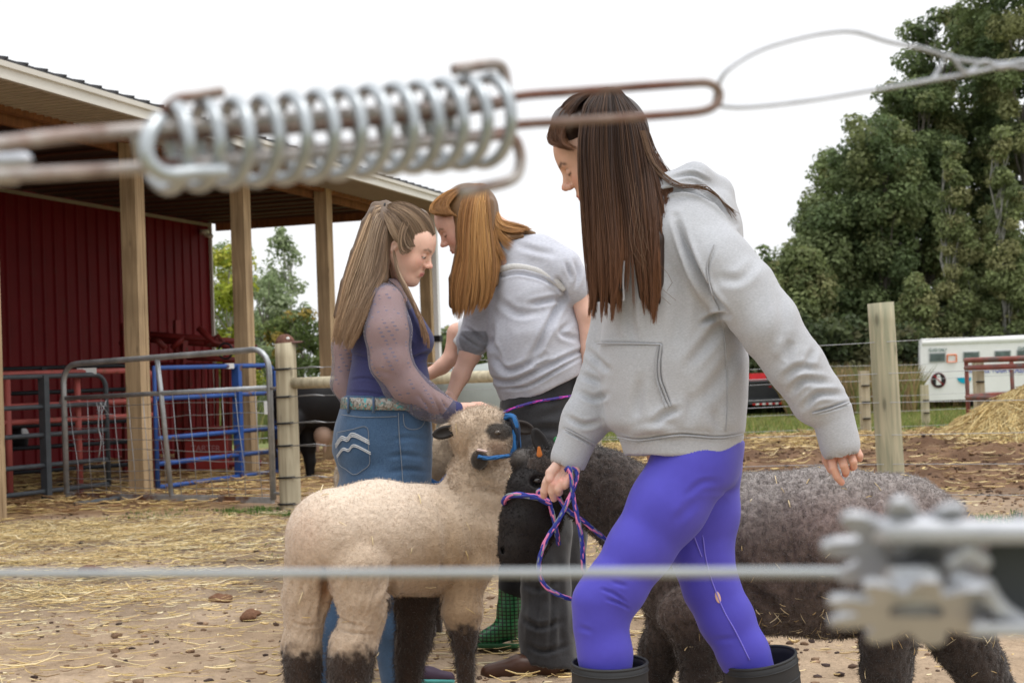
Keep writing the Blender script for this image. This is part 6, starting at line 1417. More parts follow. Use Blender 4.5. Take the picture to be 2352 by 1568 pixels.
GD = [[(1000, 536, -26), (990, 502, -22), (950, 472, -16), (912, 463, -10), (886, 472, -4)],
      [(997, 538, -34), (974, 502, -44), (938, 475, -42), (905, 469, -26), (885, 474, -10)],
      [(980, 556, -50), (955, 508, -58), (925, 484, -56), (900, 474, -34), (884, 476, -14)],
      [(955, 566, -60), (930, 518, -66), (910, 494, -60), (894, 482, -38), (882, 478, -16)],
      [(932, 568, -66), (912, 526, -68), (898, 502, -60), (886, 488, -38), (879, 480, -16)],
      [(906, 552, -66), (894, 532, -68), (884, 508, -58), (878, 492, -36), (876, 482, -14)]]
S = SDF((740, 440, -130), (1020, 830, 110), 3.6)
S.ell((912, 524, 2), (64, 60, 64), k=5); S.ell((958, 512, 0), (34, 34, 46), k=12); S.ell((885, 560, 5), (40, 60, 56), k=12); S.ell((876, 620, 12), (30, 50, 52), k=14)
S.ell((1012, 622, -40), (80, 66, 120), op='-', k=3); S.ell((955, 608, -90), (44, 46, 50), op='-', k=4)
P1 = [[(887, 470, -2), (862, 474, -8), (840, 512, -18), (815, 580, -28), (792, 650, -34), (774, 725, -36), (764, 796, -32)],
      [(884, 474, -8), (862, 486, -24), (846, 540, -38), (826, 610, -52), (804, 680, -62), (784, 745, -62), (772, 800, -56)],
      [(882, 480, -16), (864, 506, -42), (852, 560, -54), (836, 630, -70), (814, 700, -84), (794, 760, -84), (783, 806, -78)],
      [(884, 500, -44), (872, 540, -62), (862, 595, -68), (848, 645, -86), (826, 705, -104), (804, 765, -104), (793, 806, -98)],
      [(890, 524, -60), (880, 575, -70), (872, 620, -78), (856, 662, -100), (834, 715, -118), (813, 770, -116), (800, 806, -110)],
      [(888, 556, -60), (886, 600, -68), (882, 640, -84), (862, 672, -108), (842, 720, -124), (820, 770, -122), (806, 800, -114)]]
for g_ in P1:
    for a, b in zip(g_[:-2], g_[1:-1]): S.cap((a[0], a[1], a[2] + 12), (b[0], b[1], b[2] + 12), 11, 9, k=6)
v, q = sdf_mesh(S); base = (v, q, np.tile([[.13, .085, .055]], (len(v), 1)))
lb_ = [(.22, .15, .095), (.30, .20, .125), (.16, .10, .062), (.38, .27, .18), (.13, .085, .055), (.26, .175, .11)]
hair(F3, GD, [(0, 5, 1)], 3400, g3, lb_, rad=.75, thick=3.6, clump=40, K=10, seed=9, length_var=.02, wave=1)
hair(F3, P1, [(0, 5, 1)], 5000, g3, lb_ + [(.46, .34, .24)], rad=.75, thick=9, clump=75, K=13, seed=10, tipcol=(.44, .29, .18), base=base, wave=5, name='ponytail', length_var=.09, ushade=[(1.9, 1.95, 1.95), (1.25, 1.25, 1.2), (.9, .9, .9), (.55, .52, .5), (.5, .46, .44), (.75, .7, .66)])  # blond outer streak; inner locks darkened, their shadow painted into the colour
LK = [[(904, 575, -66), (912, 620, -80), (930, 662, -92), (950, 700, -104), (968, 755, -108), (975, 800, -104)], [(908, 590, -66), (920, 635, -80), (942, 672, -90), (962, 720, -100), (984, 770, -102), (988, 812, -98)]]
hair(F3, LK, [(0, 1, 1)], 420, g3, lb_, rad=1.0, thick=6, clump=8, K=12, seed=11, tipcol=(.30, .17, .10), name='front_lock', wave=3)
LK = [[(930, 500, -62), (918, 530, -72), (914, 560, -76), (925, 588, -74), (938, 578, -74)], [(945, 505, -60), (932, 535, -70), (930, 555, -74), (940, 570, -72), (958, 566, -66)]]
hair(F3, LK, [(0, 1, 1)], 120, g3, lb_, rad=.8, thick=4, clump=6, K=10, seed=12, name='temple_strands', wave=2)
mb = MB(); c_ = F3([(884, 476, -8)])[0]; mb.tube([c_ + .012 * (UP * cos(a) + fwd * sin(a)) for a in np.linspace(0, 2 * pi, 14, endpoint=False)], .003, 6, closed=True); mb.build('hair_tie', MT['black_plastic'], g3)

# ================================================================== THE FOURTH PERSON, NEARLY HIDDEN
F4 = Fr(5.15)
g4 = thing('person', 'mostly hidden person in white shirt and green checked rubber boots, behind the bent girl', 'person', ground_at(1200, 5.15))
hv = head_mesh((1205, 668, 0), 150, (-.75, .66, 0), (-.66, -.75, 0), skin=(.74, .46, .36), neck=[(-.10, -.22, 0, .20), (-.4, -.5, 0, .2), (-.7, -.6, 0, .25)])
S = SDF((970, 640, -140), (1400, 1500, 150), 6)
S.chain([(1240, 720, 0, 50, 1.4), (1250, 830, 0, 68, 1.2), (1245, 940, 0, 72, 1.2)], k=20); S.chain([(1150, 735, -40, 28), (1050, 765, -45, 22), (1036, 822, -48, 18), (1015, 842, -48, 17), (988, 858, -48, 13), (975, 864, -48, 10)], k=10)
S.chain([(1240, 740, 60, 28), (1220, 850, 60, 20), (1180, 930, 50, 14)], k=10)
S.chain([(1225, 980, -40, 55), (1185, 1180, -40, 38), (1168, 1400, -40, 22)], k=14); S.chain([(1255, 980, 45, 55), (1275, 1180, 45, 38), (1270, 1400, 45, 24)], k=14)
bv = sdf_mesh(S); V, Q, C_ = clean_join([hv, (bv[0], bv[1], skc(bv[0], (.72, .44, .34)))]); emit('body', F4, V, Q, MT['skin'], g4, C_)
S = SDF((1000, 680, -150), (1360, 960, 150), 5); S.chain([(1235, 735, 0, 60, 1.4), (1248, 830, 0, 76, 1.2), (1246, 920, 0, 78, 1.2)], k=20); S.chain([(1170, 730, -40, 42), (1085, 762, -45, 36), (1062, 790, -46, 32)], k=14); S.ell((1040, 800, -46), (18, 18, 26), op='-', k=4)
v, q = sdf_mesh(S, 2); N = nfix(v, vnorm(v, q)); v = soft(v, N, 3, .03, 3); emit('shirt', F4, v, q, cloth_mat('white_shirt', (.66, .67, .70), (.58, .59, .62)), g4)
S = SDF((1080, 880, -150), (1380, 1460, 150), 5); S.chain([(1245, 930, 0, 80, 1.2), (1242, 1000, 0, 82, 1.2)], k=16); S.chain([(1225, 1040, -42, 66), (1200, 1180, -42, 48), (1186, 1300, -42, 38), (1182, 1345, -42, 38)], k=16); S.chain([(1260, 1040, 45, 64), (1278, 1180, 45, 48), (1276, 1380, 45, 40)], k=16)
v, q = sdf_mesh(S, 2); emit('trousers', F4, v, q, cloth_mat('black_cloth', (.02, .02, .022), (.012, .012, .014)), g4)
m, t, b = nodes('checked_boot'); Nn = t.nodes.new; Lk = t.links.new; b.inputs['Roughness'].default_value = .35
tcn = Nn('ShaderNodeTexCoord'); ck = Nn('ShaderNodeTexBrick'); ck.inputs['Scale'].default_value = 38; ck.inputs['Color1'].default_value = (.035, .20, .07, 1); ck.inputs['Color2'].default_value = (.03, .16, .06, 1); ck.inputs['Mortar'].default_value = (.008, .012, .009, 1); ck.inputs['Mortar Size'].default_value = .08; ck.offset = 0; ck.inputs['Brick Width'].default_value = .55; ck.inputs['Row Height'].default_value = .5
mpn = Nn('ShaderNodeMapping'); mpn.inputs['Rotation'].default_value = (pi / 2, 0, 0); Lk(tcn.outputs['Object'], mpn.inputs['Vector']); Lk(mpn.outputs[0], ck.inputs['Vector']); Lk(ck.outputs['Color'], b.inputs['Base Color'])
for off, zz_, xs in ((0, -42, 0), (1, 45, 92)):
    S = SDF((1040, 1270, -110), (1340, 1500, 110), 3); S.chain([(1178 + xs, 1318, zz_, 32), (1172 + xs, 1400, zz_, 29), (1166 + xs, 1440, zz_, 28), (1130 + xs, 1462, zz_, 22), (1096 + xs, 1470, zz_, 16)], k=12)
    S.cap((1000, 1542, zz_), (1340, 1542, zz_), 60, zz=3, op='-', k=2); v, q = sdf_mesh(S, 1); bt = emit('rubber_boot', F4, v, q, m, g4)
    S = SDF((1040, 1460, -110), (1340, 1510, 110), 3); S.chain([(1166 + xs, 1481, zz_, 28), (1130 + xs, 1481, zz_, 23), (1096 + xs, 1481, zz_, 17)], k=10); S.cap((1000, 1548, zz_), (1340, 1548, zz_), 60, zz=3, op='-'); S.cap((1000, 1415, zz_), (1340, 1415, zz_), 62, zz=3, op='-'); v, q = sdf_mesh(S, 0); emit('sole', F4, v, q, mk('green_sole', (.02, .09, .035), .5), bt)
# ================================================================== SHEEP
MT['wool'] = mk('fleece', (.5, .4, .3), .95, var=.14, vscale=70, usecol=True, spec=.1, bump=.7, bscale=180, sheen=.35, bdist=.004)
MT['hide'] = mk('short_hair_hide', (.05, .04, .04), .6, var=.2, vscale=60, usecol=True, spec=.3, bump=.3, bscale=300, bdist=.002)
def fuzz(fr, V, N, C, n, ln, rad, seed, jit=.6, down=0.0, mask=None, cv=.25):
    r = np.random.default_rng(seed); idx = np.arange(len(V)) if mask is None else np.nonzero(mask)[0]; k = r.choice(idx, n)
    p = V[k] + r.normal(0, 1.6, (n, 3)); d = N[k] + r.normal(0, jit, (n, 3)) + np.array([0, down, 0]); d /= np.linalg.norm(d, axis=1)[:, None]
    L = ln * r.uniform(.4, 1.2, n)[:, None]; d2 = d + r.normal(0, jit * .8, (n, 3)); d2 /= np.linalg.norm(d2, axis=1)[:, None]
    path = np.stack([p - d * 2, p + d * L * .55, p + d * L * .55 + d2 * L * .5], 1); v, q = strands(path, rad * np.array([1, .8, .3]), 3)
    return v, q, np.repeat(C[k] * r.uniform(1 - cv, 1 + cv, (n, 1)), 9, 0)
def wool_obj(name, fr, V, Q, C, parent, nf, ln, rad, seed, mat='wool', **kw):
    N = nfix(V, vnorm(V, Q)); v, q, c = fuzz(fr, V, N, C, nf, ln, rad, seed, **kw)
    return emit(name, fr, np.r_[V, v], np.r_[Q, q + len(V)], MT[mat], parent, np.r_[C, c])
def crimp(V, N, amp, f, stretch=(1, .45, 1), seed=1):
    """fleece broken into locks: ridged noise, long down the body"""
    n1 = 1 - np.abs(noise(V * np.array(stretch), f, seed, 3)) * 2.2; return V + N * (amp * n1)[:, None]
# --- the tan sheep
F5 = Fr(3.95)
s1 = thing('sheep', 'tan shorn sheep with dark brown lower legs, seen from behind, its head turned back', 'sheep', ground_at(860, 3.95))
S = SDF((590, 880, -260), (1260, 1790, 220), 4.6)
S.chain([(772, 1238, -62, 116), (868, 1236, -20, 127), (975, 1240, 30, 120), (1058, 1245, 62, 102)], k=30, zz=.92)
S.chain([(1072, 1190, 66, 92), (1098, 1120, 60, 70), (1108, 1050, 48, 56)], k=30)
S.chain([(726, 1300, -30, 76), (702, 1370, -22, 52), (699, 1420, -18, 43), (697, 1446, -16, 38), (692, 1478, -16, 43), (695, 1520, -16, 41), (698, 1600, -16, 37), (704, 1680, -16, 30), (704, 1738, -18, 30)], k=12)
S.chain([(822, 1305, -95, 84), (834, 1370, -98, 62), (832, 1420, -94, 49), (828, 1446, -92, 43), (812, 1482, -92, 53), (804, 1520, -90, 49), (802, 1580, -90, 46), (803, 1670, -88, 32), (802, 1740, -92, 32)], k=12)
S.chain([(1072, 1300, 30, 64), (1064, 1360, 28, 42), (1062, 1405, 28, 46), (1064, 1434, 28, 36), (1066, 1470, 28, 27), (1068, 1520, 28, 19), (1074, 1640, 28, 19), (1076, 1730, 26, 22)], k=10)
S.chain([(975, 1310, 92, 62), (955, 1400, 94, 44), (950, 1470, 94, 39), (940, 1520, 94, 31), (938, 1600, 94, 26), (940, 1660, 94, 24), (942, 1715, 92, 25)], k=12)
S.ell((1100, 1002, 28), (62, 54, 52), k=14); S.ell((1078, 985, 10), (44, 40, 46), k=12); S.ell((1108, 966, 26), (50, 32, 44), k=10); S.ell((1140, 1010, -2), (44, 40, 38), k=12)
S.cap((1110, 1020, -8), (1100, 1052, -38), 32, 22, k=10); S.cap((1100, 1052, -36), (1096, 1068, -44), 18, 12, k=6)
S.ell((746, 1345, -120), (10, 44, 50), op='-', k=18)
V, Q = sdf_mesh(S, 1); N = nfix(V, vnorm(V, Q))
low = sstep(1380, 1460, V[:, 1]); frm = sstep(930, 1050, V[:, 0])
V = crimp(V, N, 1.6, .10, seed=4); V = crimp(V, N, 1.2, .22, seed=7)
wr = (V[:, 1] > 1290) & (V[:, 0] < 920) & (V[:, 1] < 1500)
V[wr] += N[wr] * (4.2 * noise(np.c_[V[wr][:, 0] * .09 + V[wr][:, 1] * .03, V[wr][:, 1] * .02, V[wr][:, 2] * .05], 1.4, 5, 2))[:, None]
V = folds(V, N, [([(746, 1335), (742, 1380), (735, 1430)], 7, 8), ([(905, 1300), (900, 1350), (880, 1400)], 9, 9), ([(760, 1400), (790, 1425), (840, 1440)], 4, 4), ([(770, 1440), (810, 1452), (860, 1455)], 3.5, 4), ([(1020, 1290), (1015, 1330)], 9, 6), ([(665, 1425), (700, 1436), (740, 1432)], 4, 4), ([(1095, 1110), (1150, 1140)], 14, 4), ([(1010, 1150), (1030, 1220), (1028, 1300)], 16, 6)])
N = nfix(V, vnorm(V, Q)); x, y, z = V.T
n1 = noise(V, .012, 3, 3)[:, None]; n2 = noise(V, .05, 8, 2)[:, None]
C = np.array([.70, .57, .45]) * (1 + .05 * n1 + .05 * n2)
dk = sstep(1150, 1330, y + 40 * n1[:, 0])[:, None] * .26 + sstep(900, 1040, x)[:, None] * .24; C = C * (1 - dk * np.array([.9, 1.05, 1.25]))  # darker forwards; the lower half's shading is painted into the fleece colour
C = C + (np.array([.62, .44, .33]) - C) * (np.exp(-(((x - 700) / 50) ** 2 + ((y - 1215) / 60) ** 2))[:, None] * .5)
br = np.array([.045, .029, .021]) * (1 + .3 * n2); hind = x < 900
thr = np.where(hind, np.where(x < 752, 1496, 1500), np.where(x > 1010, 1438, 1385)); w = sstep(thr - 24, thr + 16, y + 26 * n2[:, 0] + 14 * noise(V, .12, 33, 2))[:, None]; C = C * (1 - w) + br * w
far_leg = ((x > 890) & (x < 1010) & (y > 1370))[:, None]; C = np.where(far_leg, br, C)
w = (np.exp(-(((x - 747) / 14) ** 2 + ((y - 1352) / 34) ** 2)))[:, None] * .85; C = C * (1 - w) + np.array([.24, .10, .03]) * w
w = (sstep(1.0, .7, .18 * noise(V, .09, 17, 2) + np.minimum(np.hypot((x - 1148) / 38, (y - 992) / 24), np.hypot((x - 1176) / 30, (y - 972) / 34))) * (z < 60) + sstep(1.0, .8, np.hypot((x - 1101) / 23, (y - 1056) / 27)) * (z < 20)).clip(0, 1)[:, None]; C = C * (1 - w * .96) + np.array([.02, .016, .014]) * w * .96
w = (np.exp(-(((x - 1140) / 26) ** 2 + ((y - 1028) / 14) ** 2)) * .7)[:, None]; C = C * (1 - w) + np.array([.42, .26, .18]) * w
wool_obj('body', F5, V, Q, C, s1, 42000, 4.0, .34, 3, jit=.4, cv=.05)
def ear(fr, parent, a, b, w, thick, col, inner=None):
    S = SDF((-1.3, -1.2, -1), (1.3, 1.2, 1), .09); S.ell((0, 0, 0), (1, .52, .22)); S.ell((.1, 0, -.2), (.75, .32, .18), op='-', k=.1); v, q = S.mesh()
    a, b = np.array(a, float), np.array(b, float); d = b - a; L = np.linalg.norm(d); d /= L; zt = np.array([0, 0, 1.0]); s = np.cross(zt, d); s /= np.linalg.norm(s); n = np.cross(d, s)
    v = (a + b) / 2 + v[:, :1] * d * L / 2 * 1.05 + v[:, 1:2] * s * w + v[:, 2:] * n * thick; Q_ = q if np.linalg.det(np.stack([d, s, n])) > 0 else q[:, ::-1]
    return emit('ear', fr, v, Q_, MT['hide'], parent, np.tile([col], (len(v), 1)))
ear(F5, s1, (1050, 985, -6), (994, 1000, -14), 30, 26, (.02, .016, .014)); ear(F5, s1, (1172, 975, 30), (1226, 988, 30), 32, 26, (.03, .022, .018))
def eyeball(fr, parent, c, r, col=(.03, .02, .012)):
    S = SDF((-1.4, -1.2, -1.2), (1.4, 1.2, 1.2), .14); S.ell((0, 0, 0), (1.1, .8, .8)); v, q = S.mesh(); return emit('eye', fr, v * r + np.array(c), q, mk('wet_eye', col, .08, spec=.8, var=.1), parent)
lm_ = (C[:, 0] < .12) & (V[:, 1] > 1370); lv, lq, lc = fuzz(F5, V, nfix(V, vnorm(V, Q)), C * 1.3, 9000, 13, .5, 23, jit=.45, down=.8, mask=lm_, cv=.5)
emit('leg_wool', F5, lv, lq, MT['wool'], s1, lc)
hm = (V[:, 0] > 1030) & (V[:, 1] < 1130) & (C[:, 0] > .2); Nh = nfix(V, vnorm(V, Q)); hv_, hq_, hc_ = fuzz(F5, V, Nh, C, 5200, 10, .5, 13, jit=.55, mask=hm, cv=.12)
emit('face_wool', F5, hv_, hq_, MT['wool'], s1, hc_)
eyeball(F5, s1, (1143, 994, -36), 8, (.06, .04, .025))
S = SDF((-12, -6, -6), (12, 6, 6), .8); S.cap((-7, -1, 0), (8, 2, 0), 2.6, 2.0); v, q = S.mesh(); emit('mouth', F5, v * 1.25 + np.array([1107, 1034, -62]), q, mk('mouth_pink', (.66, .50, .46), .4), s1)
mb = MB(); 
ht = thing('halter', 'bright blue rope halter round the tan sheep head', 'halter', F5([(1186, 1000, -20)])[0])
braid('cheek_strap', F5([(1164, 958, -2), (1178, 960, -20), (1185, 985, -30), (1187, 1010, -34), (1186, 1030, -34), (1180, 1042, -32)]), .0115, ht, c1=(.015, .11, .30), c2=(.004, .010, .025), c3=(.008, .02, .05))
braid('nose_strap', F5([(1188, 1040, -26), (1168, 1046, -44), (1140, 1050, -50), (1120, 1052, -58), (1098, 1048, -64)]), .0058, ht, c1=(.03, .14, .36), c2=(.015, .05, .12), c3=(.02, .10, .28))
# bits of straw caught in a fleece
def stuck(name, fr, V, N, n, parent, seed, ln=(14, 34), mask=None, wid=.0016):
    r = np.random.default_rng(seed); idx = np.nonzero((N[:, 2] < -.15) & (mask if mask is not None else True))[0]; k = r.choice(idx, n); p = V[k] + N[k] * 3
    d = r.normal(0, 1, (n, 3)); d += np.array([0, .9, 0]) * np.sign(r.normal(size=(n, 1))); d -= N[k] * (d * N[k]).sum(1)[:, None] * .8; d /= np.linalg.norm(d, axis=1)[:, None]; L = r.uniform(*ln, n)[:, None] / 2
    path = np.stack([p - d * L, p + N[k] * 2, p + d * L], 1); v, q = strands(fr(path.reshape(-1, 3)).reshape(n, 3, 3), wid * r.uniform(.5, 1.6, n)[:, None] * np.array([.7, 1, .7]), 3)
    c = np.repeat(np.array([(.66, .52, .30), (.55, .40, .20), (.74, .62, .40)])[r.integers(0, 3, n)], 9, 0); o = obj_np(name, v, q, MT['straw'], parent, col=c, smooth=False); tag(o, kind='stuff'); return o
stuck('straw_bits', F5, V, N, 26, s1, 2)
# --- the dark sheep
F6 = Fr(3.62)
s2 = thing('sheep', 'dark grey brown woolly sheep with a black face, walking behind the girl in violet leggings', 'sheep', ground_at(1800, 3.62))
S = SDF((1120, 960, -260), (2400, 1790, 260), 5.2)
S.chain([(1585, 1322, 20, 128), (1740, 1272, 10, 176), (1900, 1268, 0, 186), (2055, 1276, -6, 176), (2140, 1306, -6, 142), (2185, 1330, -6, 110)], k=30, zz=.85)
S.chain([(1590, 1270, 26, 118), (1480, 1190, 34, 100), (1385, 1125, 36, 82), (1320, 1090, 30, 70)], k=36)
S.chain([(1330, 1096, 22, 62), (1255, 1082, 0, 60)], k=30)
S.chain([(1590, 1410, -62, 78), (1606, 1470, -60, 52), (1616, 1560, -56, 46), (1620, 1650, -54, 32), (1618, 1745, -56, 32)], k=22)
S.chain([(1560, 1410, 70, 70), (1520, 1490, 74, 44), (1490, 1580, 74, 36), (1500, 1730, 74, 30)], k=22)
S.chain([(2060, 1390, -80, 92), (2040, 1470, -82, 58), (2036, 1540, -80, 52), (2044, 1620, -78, 38), (2032, 1745, -78, 33)], k=22)
S.chain([(2170, 1380, 50, 96), (2210, 1465, 60, 66), (2250, 1530, 62, 54), (2296, 1610, 62, 42), (2290, 1735, 62, 34)], k=22)
V, Q = sdf_mesh(S, 1); N = nfix(V, vnorm(V, Q))
V = crimp(V, N, 5.0, .085, (1, .42, 1), 4); N = nfix(V, vnorm(V, Q)); V = crimp(V, N, 1.6, .17, (1, .6, 1), 9)
V = folds(V, N, [([(2080, 1110), (2050, 1150), (2060, 1200)], 14, 6), ([(1990, 1100), (2000, 1180)], 16, 4), ([(2120, 1130), (2140, 1180)], 12, 5), ([(1700, 1340), (1760, 1370), (1800, 1430)], 16, 8), ([(1640, 1400), (1680, 1380)], 14, 8)])
N = nfix(V, vnorm(V, Q)); x, y, z = V.T; n1 = noise(V, .010, 3, 3); n2 = noise(V, .045, 8, 3); n3 = noise(V, .11, 12, 2)
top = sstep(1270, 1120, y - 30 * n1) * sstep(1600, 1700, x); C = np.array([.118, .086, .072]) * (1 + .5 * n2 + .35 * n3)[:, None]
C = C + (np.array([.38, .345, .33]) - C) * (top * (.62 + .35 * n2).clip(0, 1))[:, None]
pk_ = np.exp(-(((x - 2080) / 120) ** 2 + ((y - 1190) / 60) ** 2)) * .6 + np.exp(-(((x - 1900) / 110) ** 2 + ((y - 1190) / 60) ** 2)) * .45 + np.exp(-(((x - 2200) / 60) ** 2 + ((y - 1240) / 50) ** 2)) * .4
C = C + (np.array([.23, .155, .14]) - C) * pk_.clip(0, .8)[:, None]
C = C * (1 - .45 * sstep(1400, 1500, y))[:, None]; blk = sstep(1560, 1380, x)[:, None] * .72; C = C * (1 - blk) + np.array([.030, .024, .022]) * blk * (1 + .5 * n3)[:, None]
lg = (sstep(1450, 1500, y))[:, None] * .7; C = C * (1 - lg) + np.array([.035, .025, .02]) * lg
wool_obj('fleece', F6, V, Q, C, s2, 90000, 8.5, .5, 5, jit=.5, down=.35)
stuck('straw_bits', F6, V, N, 110, s2, 6, (8, 30), mask=(x > 1550), wid=.0012); stuck('belly_straw', F6, V, N, 170, s2, 7, (10, 36), mask=(y > 1400) & (x > 1600) & (y < 1480), wid=.0009)
S = SDF((1100, 980, -110), (1340, 1340, 90), 3.0)
S.chain([(1262, 1072, 0, 58), (1230, 1130, -8, 62), (1206, 1200, -14, 54), (1192, 1252, -16, 44), (1186, 1276, -16, 38)], k=22); S.chain([(1268, 1120, 0, 44), (1248, 1200, -8, 40), (1214, 1268, -14, 34)], k=16); S.ell((1200, 1056, -4), (26, 26, 34), k=16)
S.cap((1175, 1292, -60), (1200, 1296, -58), 3, 3, op='-', k=6); S.ell((1158, 1262, -36), (7, 10, 12), op='-', k=6); S.ell((1234, 1106, -66), (17, 13, 14), op='-', k=10)
v, q = sdf_mesh(S, 1); N_ = nfix(v, vnorm(v, q)); n2 = noise(v, .06, 3, 2)[:, None]; c = np.array([.016, .013, .013]) * (1 + .35 * n2); w = np.exp(-(((v[:, 0] - 1198) / 30) ** 2 + ((v[:, 1] - 1045) / 16) ** 2))[:, None] * .8; c = c * (1 - w) + np.array([.13, .115, .105]) * w
wool_obj('head', F6, v, q, c, s2, 9000, 5, .5, 8, mat='hide', jit=.5, down=.3)
eyeball(F6, s2, (1235, 1104, -58), 9.5, (.02, .014, .012))
e1 = ear(F6, s2, (1258, 1052, -40), (1226, 984, -30), 34, 30, (.012, .010, .010)); e2 = ear(F6, s2, (1285, 1050, 30), (1322, 996, 44), 34, 30, (.014, .011, .011))
S = SDF((-10, -14, -5), (10, 14, 5), .9); S.cap((-1, -8, 0), (0, 7, 0), 4, 7, zz=.22); v, q = S.mesh(); emit('ear_tag', F6, v + np.array([1239, 1036, -60]), q, mk('orange_tag', (.55, .17, .035), .5), e1)
S = SDF((-16, -14, -5), (16, 14, 5), .9); S.cap((-5, -2, 0), (6, 3, 0), 8, 9, zz=.3); v, q = S.mesh(); emit('ear_tag', F6, v + np.array([1284, 1012, -18]), q, mk('green_tag', (.02, .20, .06), .5), e2)
hb = thing('halter', 'pink, blue and grey rope halter round the black sheep face', 'halter', F6([(1200, 1140, -60)])[0])
braid('nose_band', F6([(1158, 1156, -34), (1159, 1146, -48), (1172, 1138, -66), (1190, 1136, -76), (1212, 1139, -80), (1234, 1142, -78), (1250, 1150, -72), (1264, 1156, -66)]), .0075, hb)
braid('chin_band', F6([(1262, 1154, -66), (1268, 1176, -62), (1274, 1200, -58), (1279, 1225, -46), (1283, 1250, -20)]), .006, hb)
braid('cheek_band', F6([(1262, 1152, -68), (1240, 1136, -74), (1236, 1128, -76), (1248, 1124, -74)]), .006, hb)
# --- the third sheep, behind the girl in blue
F7 = Fr(5.35)
s3 = thing('sheep', 'greyish tan sheep standing mostly hidden behind the girl in blue jeans', 'sheep', ground_at(930, 5.35))
S = SDF((740, 900, -180), (1150, 1520, 160), 5); S.chain([(845, 1100, 0, 76), (930, 1082, 0, 84), (1000, 1078, 0, 74)], k=20, zz=.9)
S.chain([(1000, 1070, 0, 60), (1040, 1020, 0, 46), (1062, 1000, 0, 36)], k=16)
for xx, zz_ in ((838, -40), (820, 40), (985, -40), (1000, 40)): S.chain([(xx, 1140, zz_, 34), (xx - 2, 1250, zz_, 20), (xx, 1370, zz_, 14), (xx, 1452, zz_, 15)], k=12)
S.cap((1062, 1000, 0), (1100, 1030, 0), 28, 18, k=8)
V, Q = sdf_mesh(S, 1); N = nfix(V, vnorm(V, Q)); V = crimp(V, N, 3, .09, seed=6); n2 = noise(V, .05, 3, 3)[:, None]; C = np.array([.34, .265, .19]) * (1 + .3 * n2); w = sstep(1180, 1260, V[:, 1])[:, None]; C = C * (1 - w) + np.array([.05, .035, .028]) * w
wool_obj('body', F7, V, Q, C, s3, 9000, 6, .6, 4)
tt = thing('lead_rope', 'loop of blue rope hanging against the greyish tan sheep', 'rope', F7([(1005, 1105, -90)])[0]); braid('cord', F7([(975, 1070, -92), (985, 1095, -96), (992, 1104, -96), (1005, 1110, -96), (1016, 1104, -94), (1040, 1074, -80)]), .0075, tt, c1=(.02, .10, .28), c2=(.015, .05, .14), c3=(.02, .12, .34))

# ================================================================== CATTLE
def cow(name, label, D, pts, legs, head, col, extra=None, bounds=None, cat='cow'):
    f = Fr(D); t = thing(name, label, cat, ground_at(pts[0][0], D)); S = SDF(*bounds, 4); S.chain(pts, k=20, zz=.8)
    for l in legs: S.chain(l, k=10)
    S.chain(head, k=12); V, Q = sdf_mesh(S, 1); n = noise(V, .05, 3, 2)[:, None]; C = np.tile([col], (len(V), 1)) * (1 + .3 * n)
    if extra: C = extra(V, C)
    emit('body', f, V, Q, MT['hide'], t, C); return t, f
t, f = cow('cow', 'black cow with a pinkish udder standing behind the capped fence post', 14.2, [(672, 930, 0, 52), (720, 925, 0, 56), (790, 930, 0, 58), (860, 925, 0, 54)],
    [[(668, 970, -30, 34), (660, 1010, -30, 20), (672, 1055, -30, 12), (668, 1098, -30, 10)], [(700, 970, 30, 34), (706, 1015, 30, 22), (712, 1060, 30, 12), (712, 1095, 30, 10)], [(850, 970, -30, 24), (850, 1040, -30, 13), (850, 1098, -30, 10)], [(870, 970, 30, 24), (868, 1040, 30, 13), (870, 1095, 30, 10)]],
    [(860, 905, 0, 36), (910, 880, 0, 30), (950, 890, 0, 26), (985, 915, 0, 16)], (.010, .009, .010), bounds=((590, 820, -100), (1020, 1120, 100)))
S = SDF((700, 940, -60), (790, 1070, 60), 3); S.ell((742, 1000, -10), (22, 24, 24)); 
for q_ in (-8, 8): S.cap((738 + q_, 1018, -20), (738 + q_, 1036, -20), 5, 3.5, k=3)
v, q = sdf_mesh(S); emit('udder', f, v, q, mk('udder_skin', (.46, .31, .23), .6), t)
mb = MB(); mb.tube(f(spline([(630, 895, 0), (622, 930, 0), (626, 1000, 0), (630, 1050, 0)], 5)), np.linspace(.02, .03, 16), 6); mb.build('tail', MT['hide'], t)
def wf(V, C): w = ((V[:, 0] > 50) & (V[:, 1] < 1000) & (V[:, 2] < 0))[:, None]; return np.where(w, np.array([.6, .6, .6]), C)
cow('cow', 'black cow with white face patch behind the dark panels at the far left', 15.6, [(-60, 1020, 0, 44), (-10, 1022, 0, 42)], [[(-40, 1050, 0, 20), (-40, 1092, 0, 12)], [(0, 1050, 0, 20), (4, 1092, 0, 12)]], [(20, 1010, -10, 26), (44, 1000, -14, 20), (50, 1020, -16, 15)], (.008, .008, .009), wf, ((-130, 950, -60), (90, 1110, 60)))

# ================================================================== THE WIRE GEAR IN FRONT OF THE LENS
galv2 = mk('zinc_steel', (.43, .46, .48), .30, metal=.7, var=.12, vscale=90, second=(.28, .30, .31), sfac=(.5, .75), sscale=60)
rusty = mk('rusty_rod', (.46, .43, .41), .5, metal=.45, var=.3, vscale=60, second=(.17, .085, .06), sfac=(.5, .68), sscale=14)
rust2 = mk('brown_rusty_rod', (.23, .17, .14), .55, metal=.3, var=.3, vscale=60, second=(.15, .065, .045), sfac=(.4, .6), sscale=18)
spr = thing('tension_spring', 'zinc coil spring on two rusty pull rods, a fence wire tightener', 'spring', P(750, 320, .76))
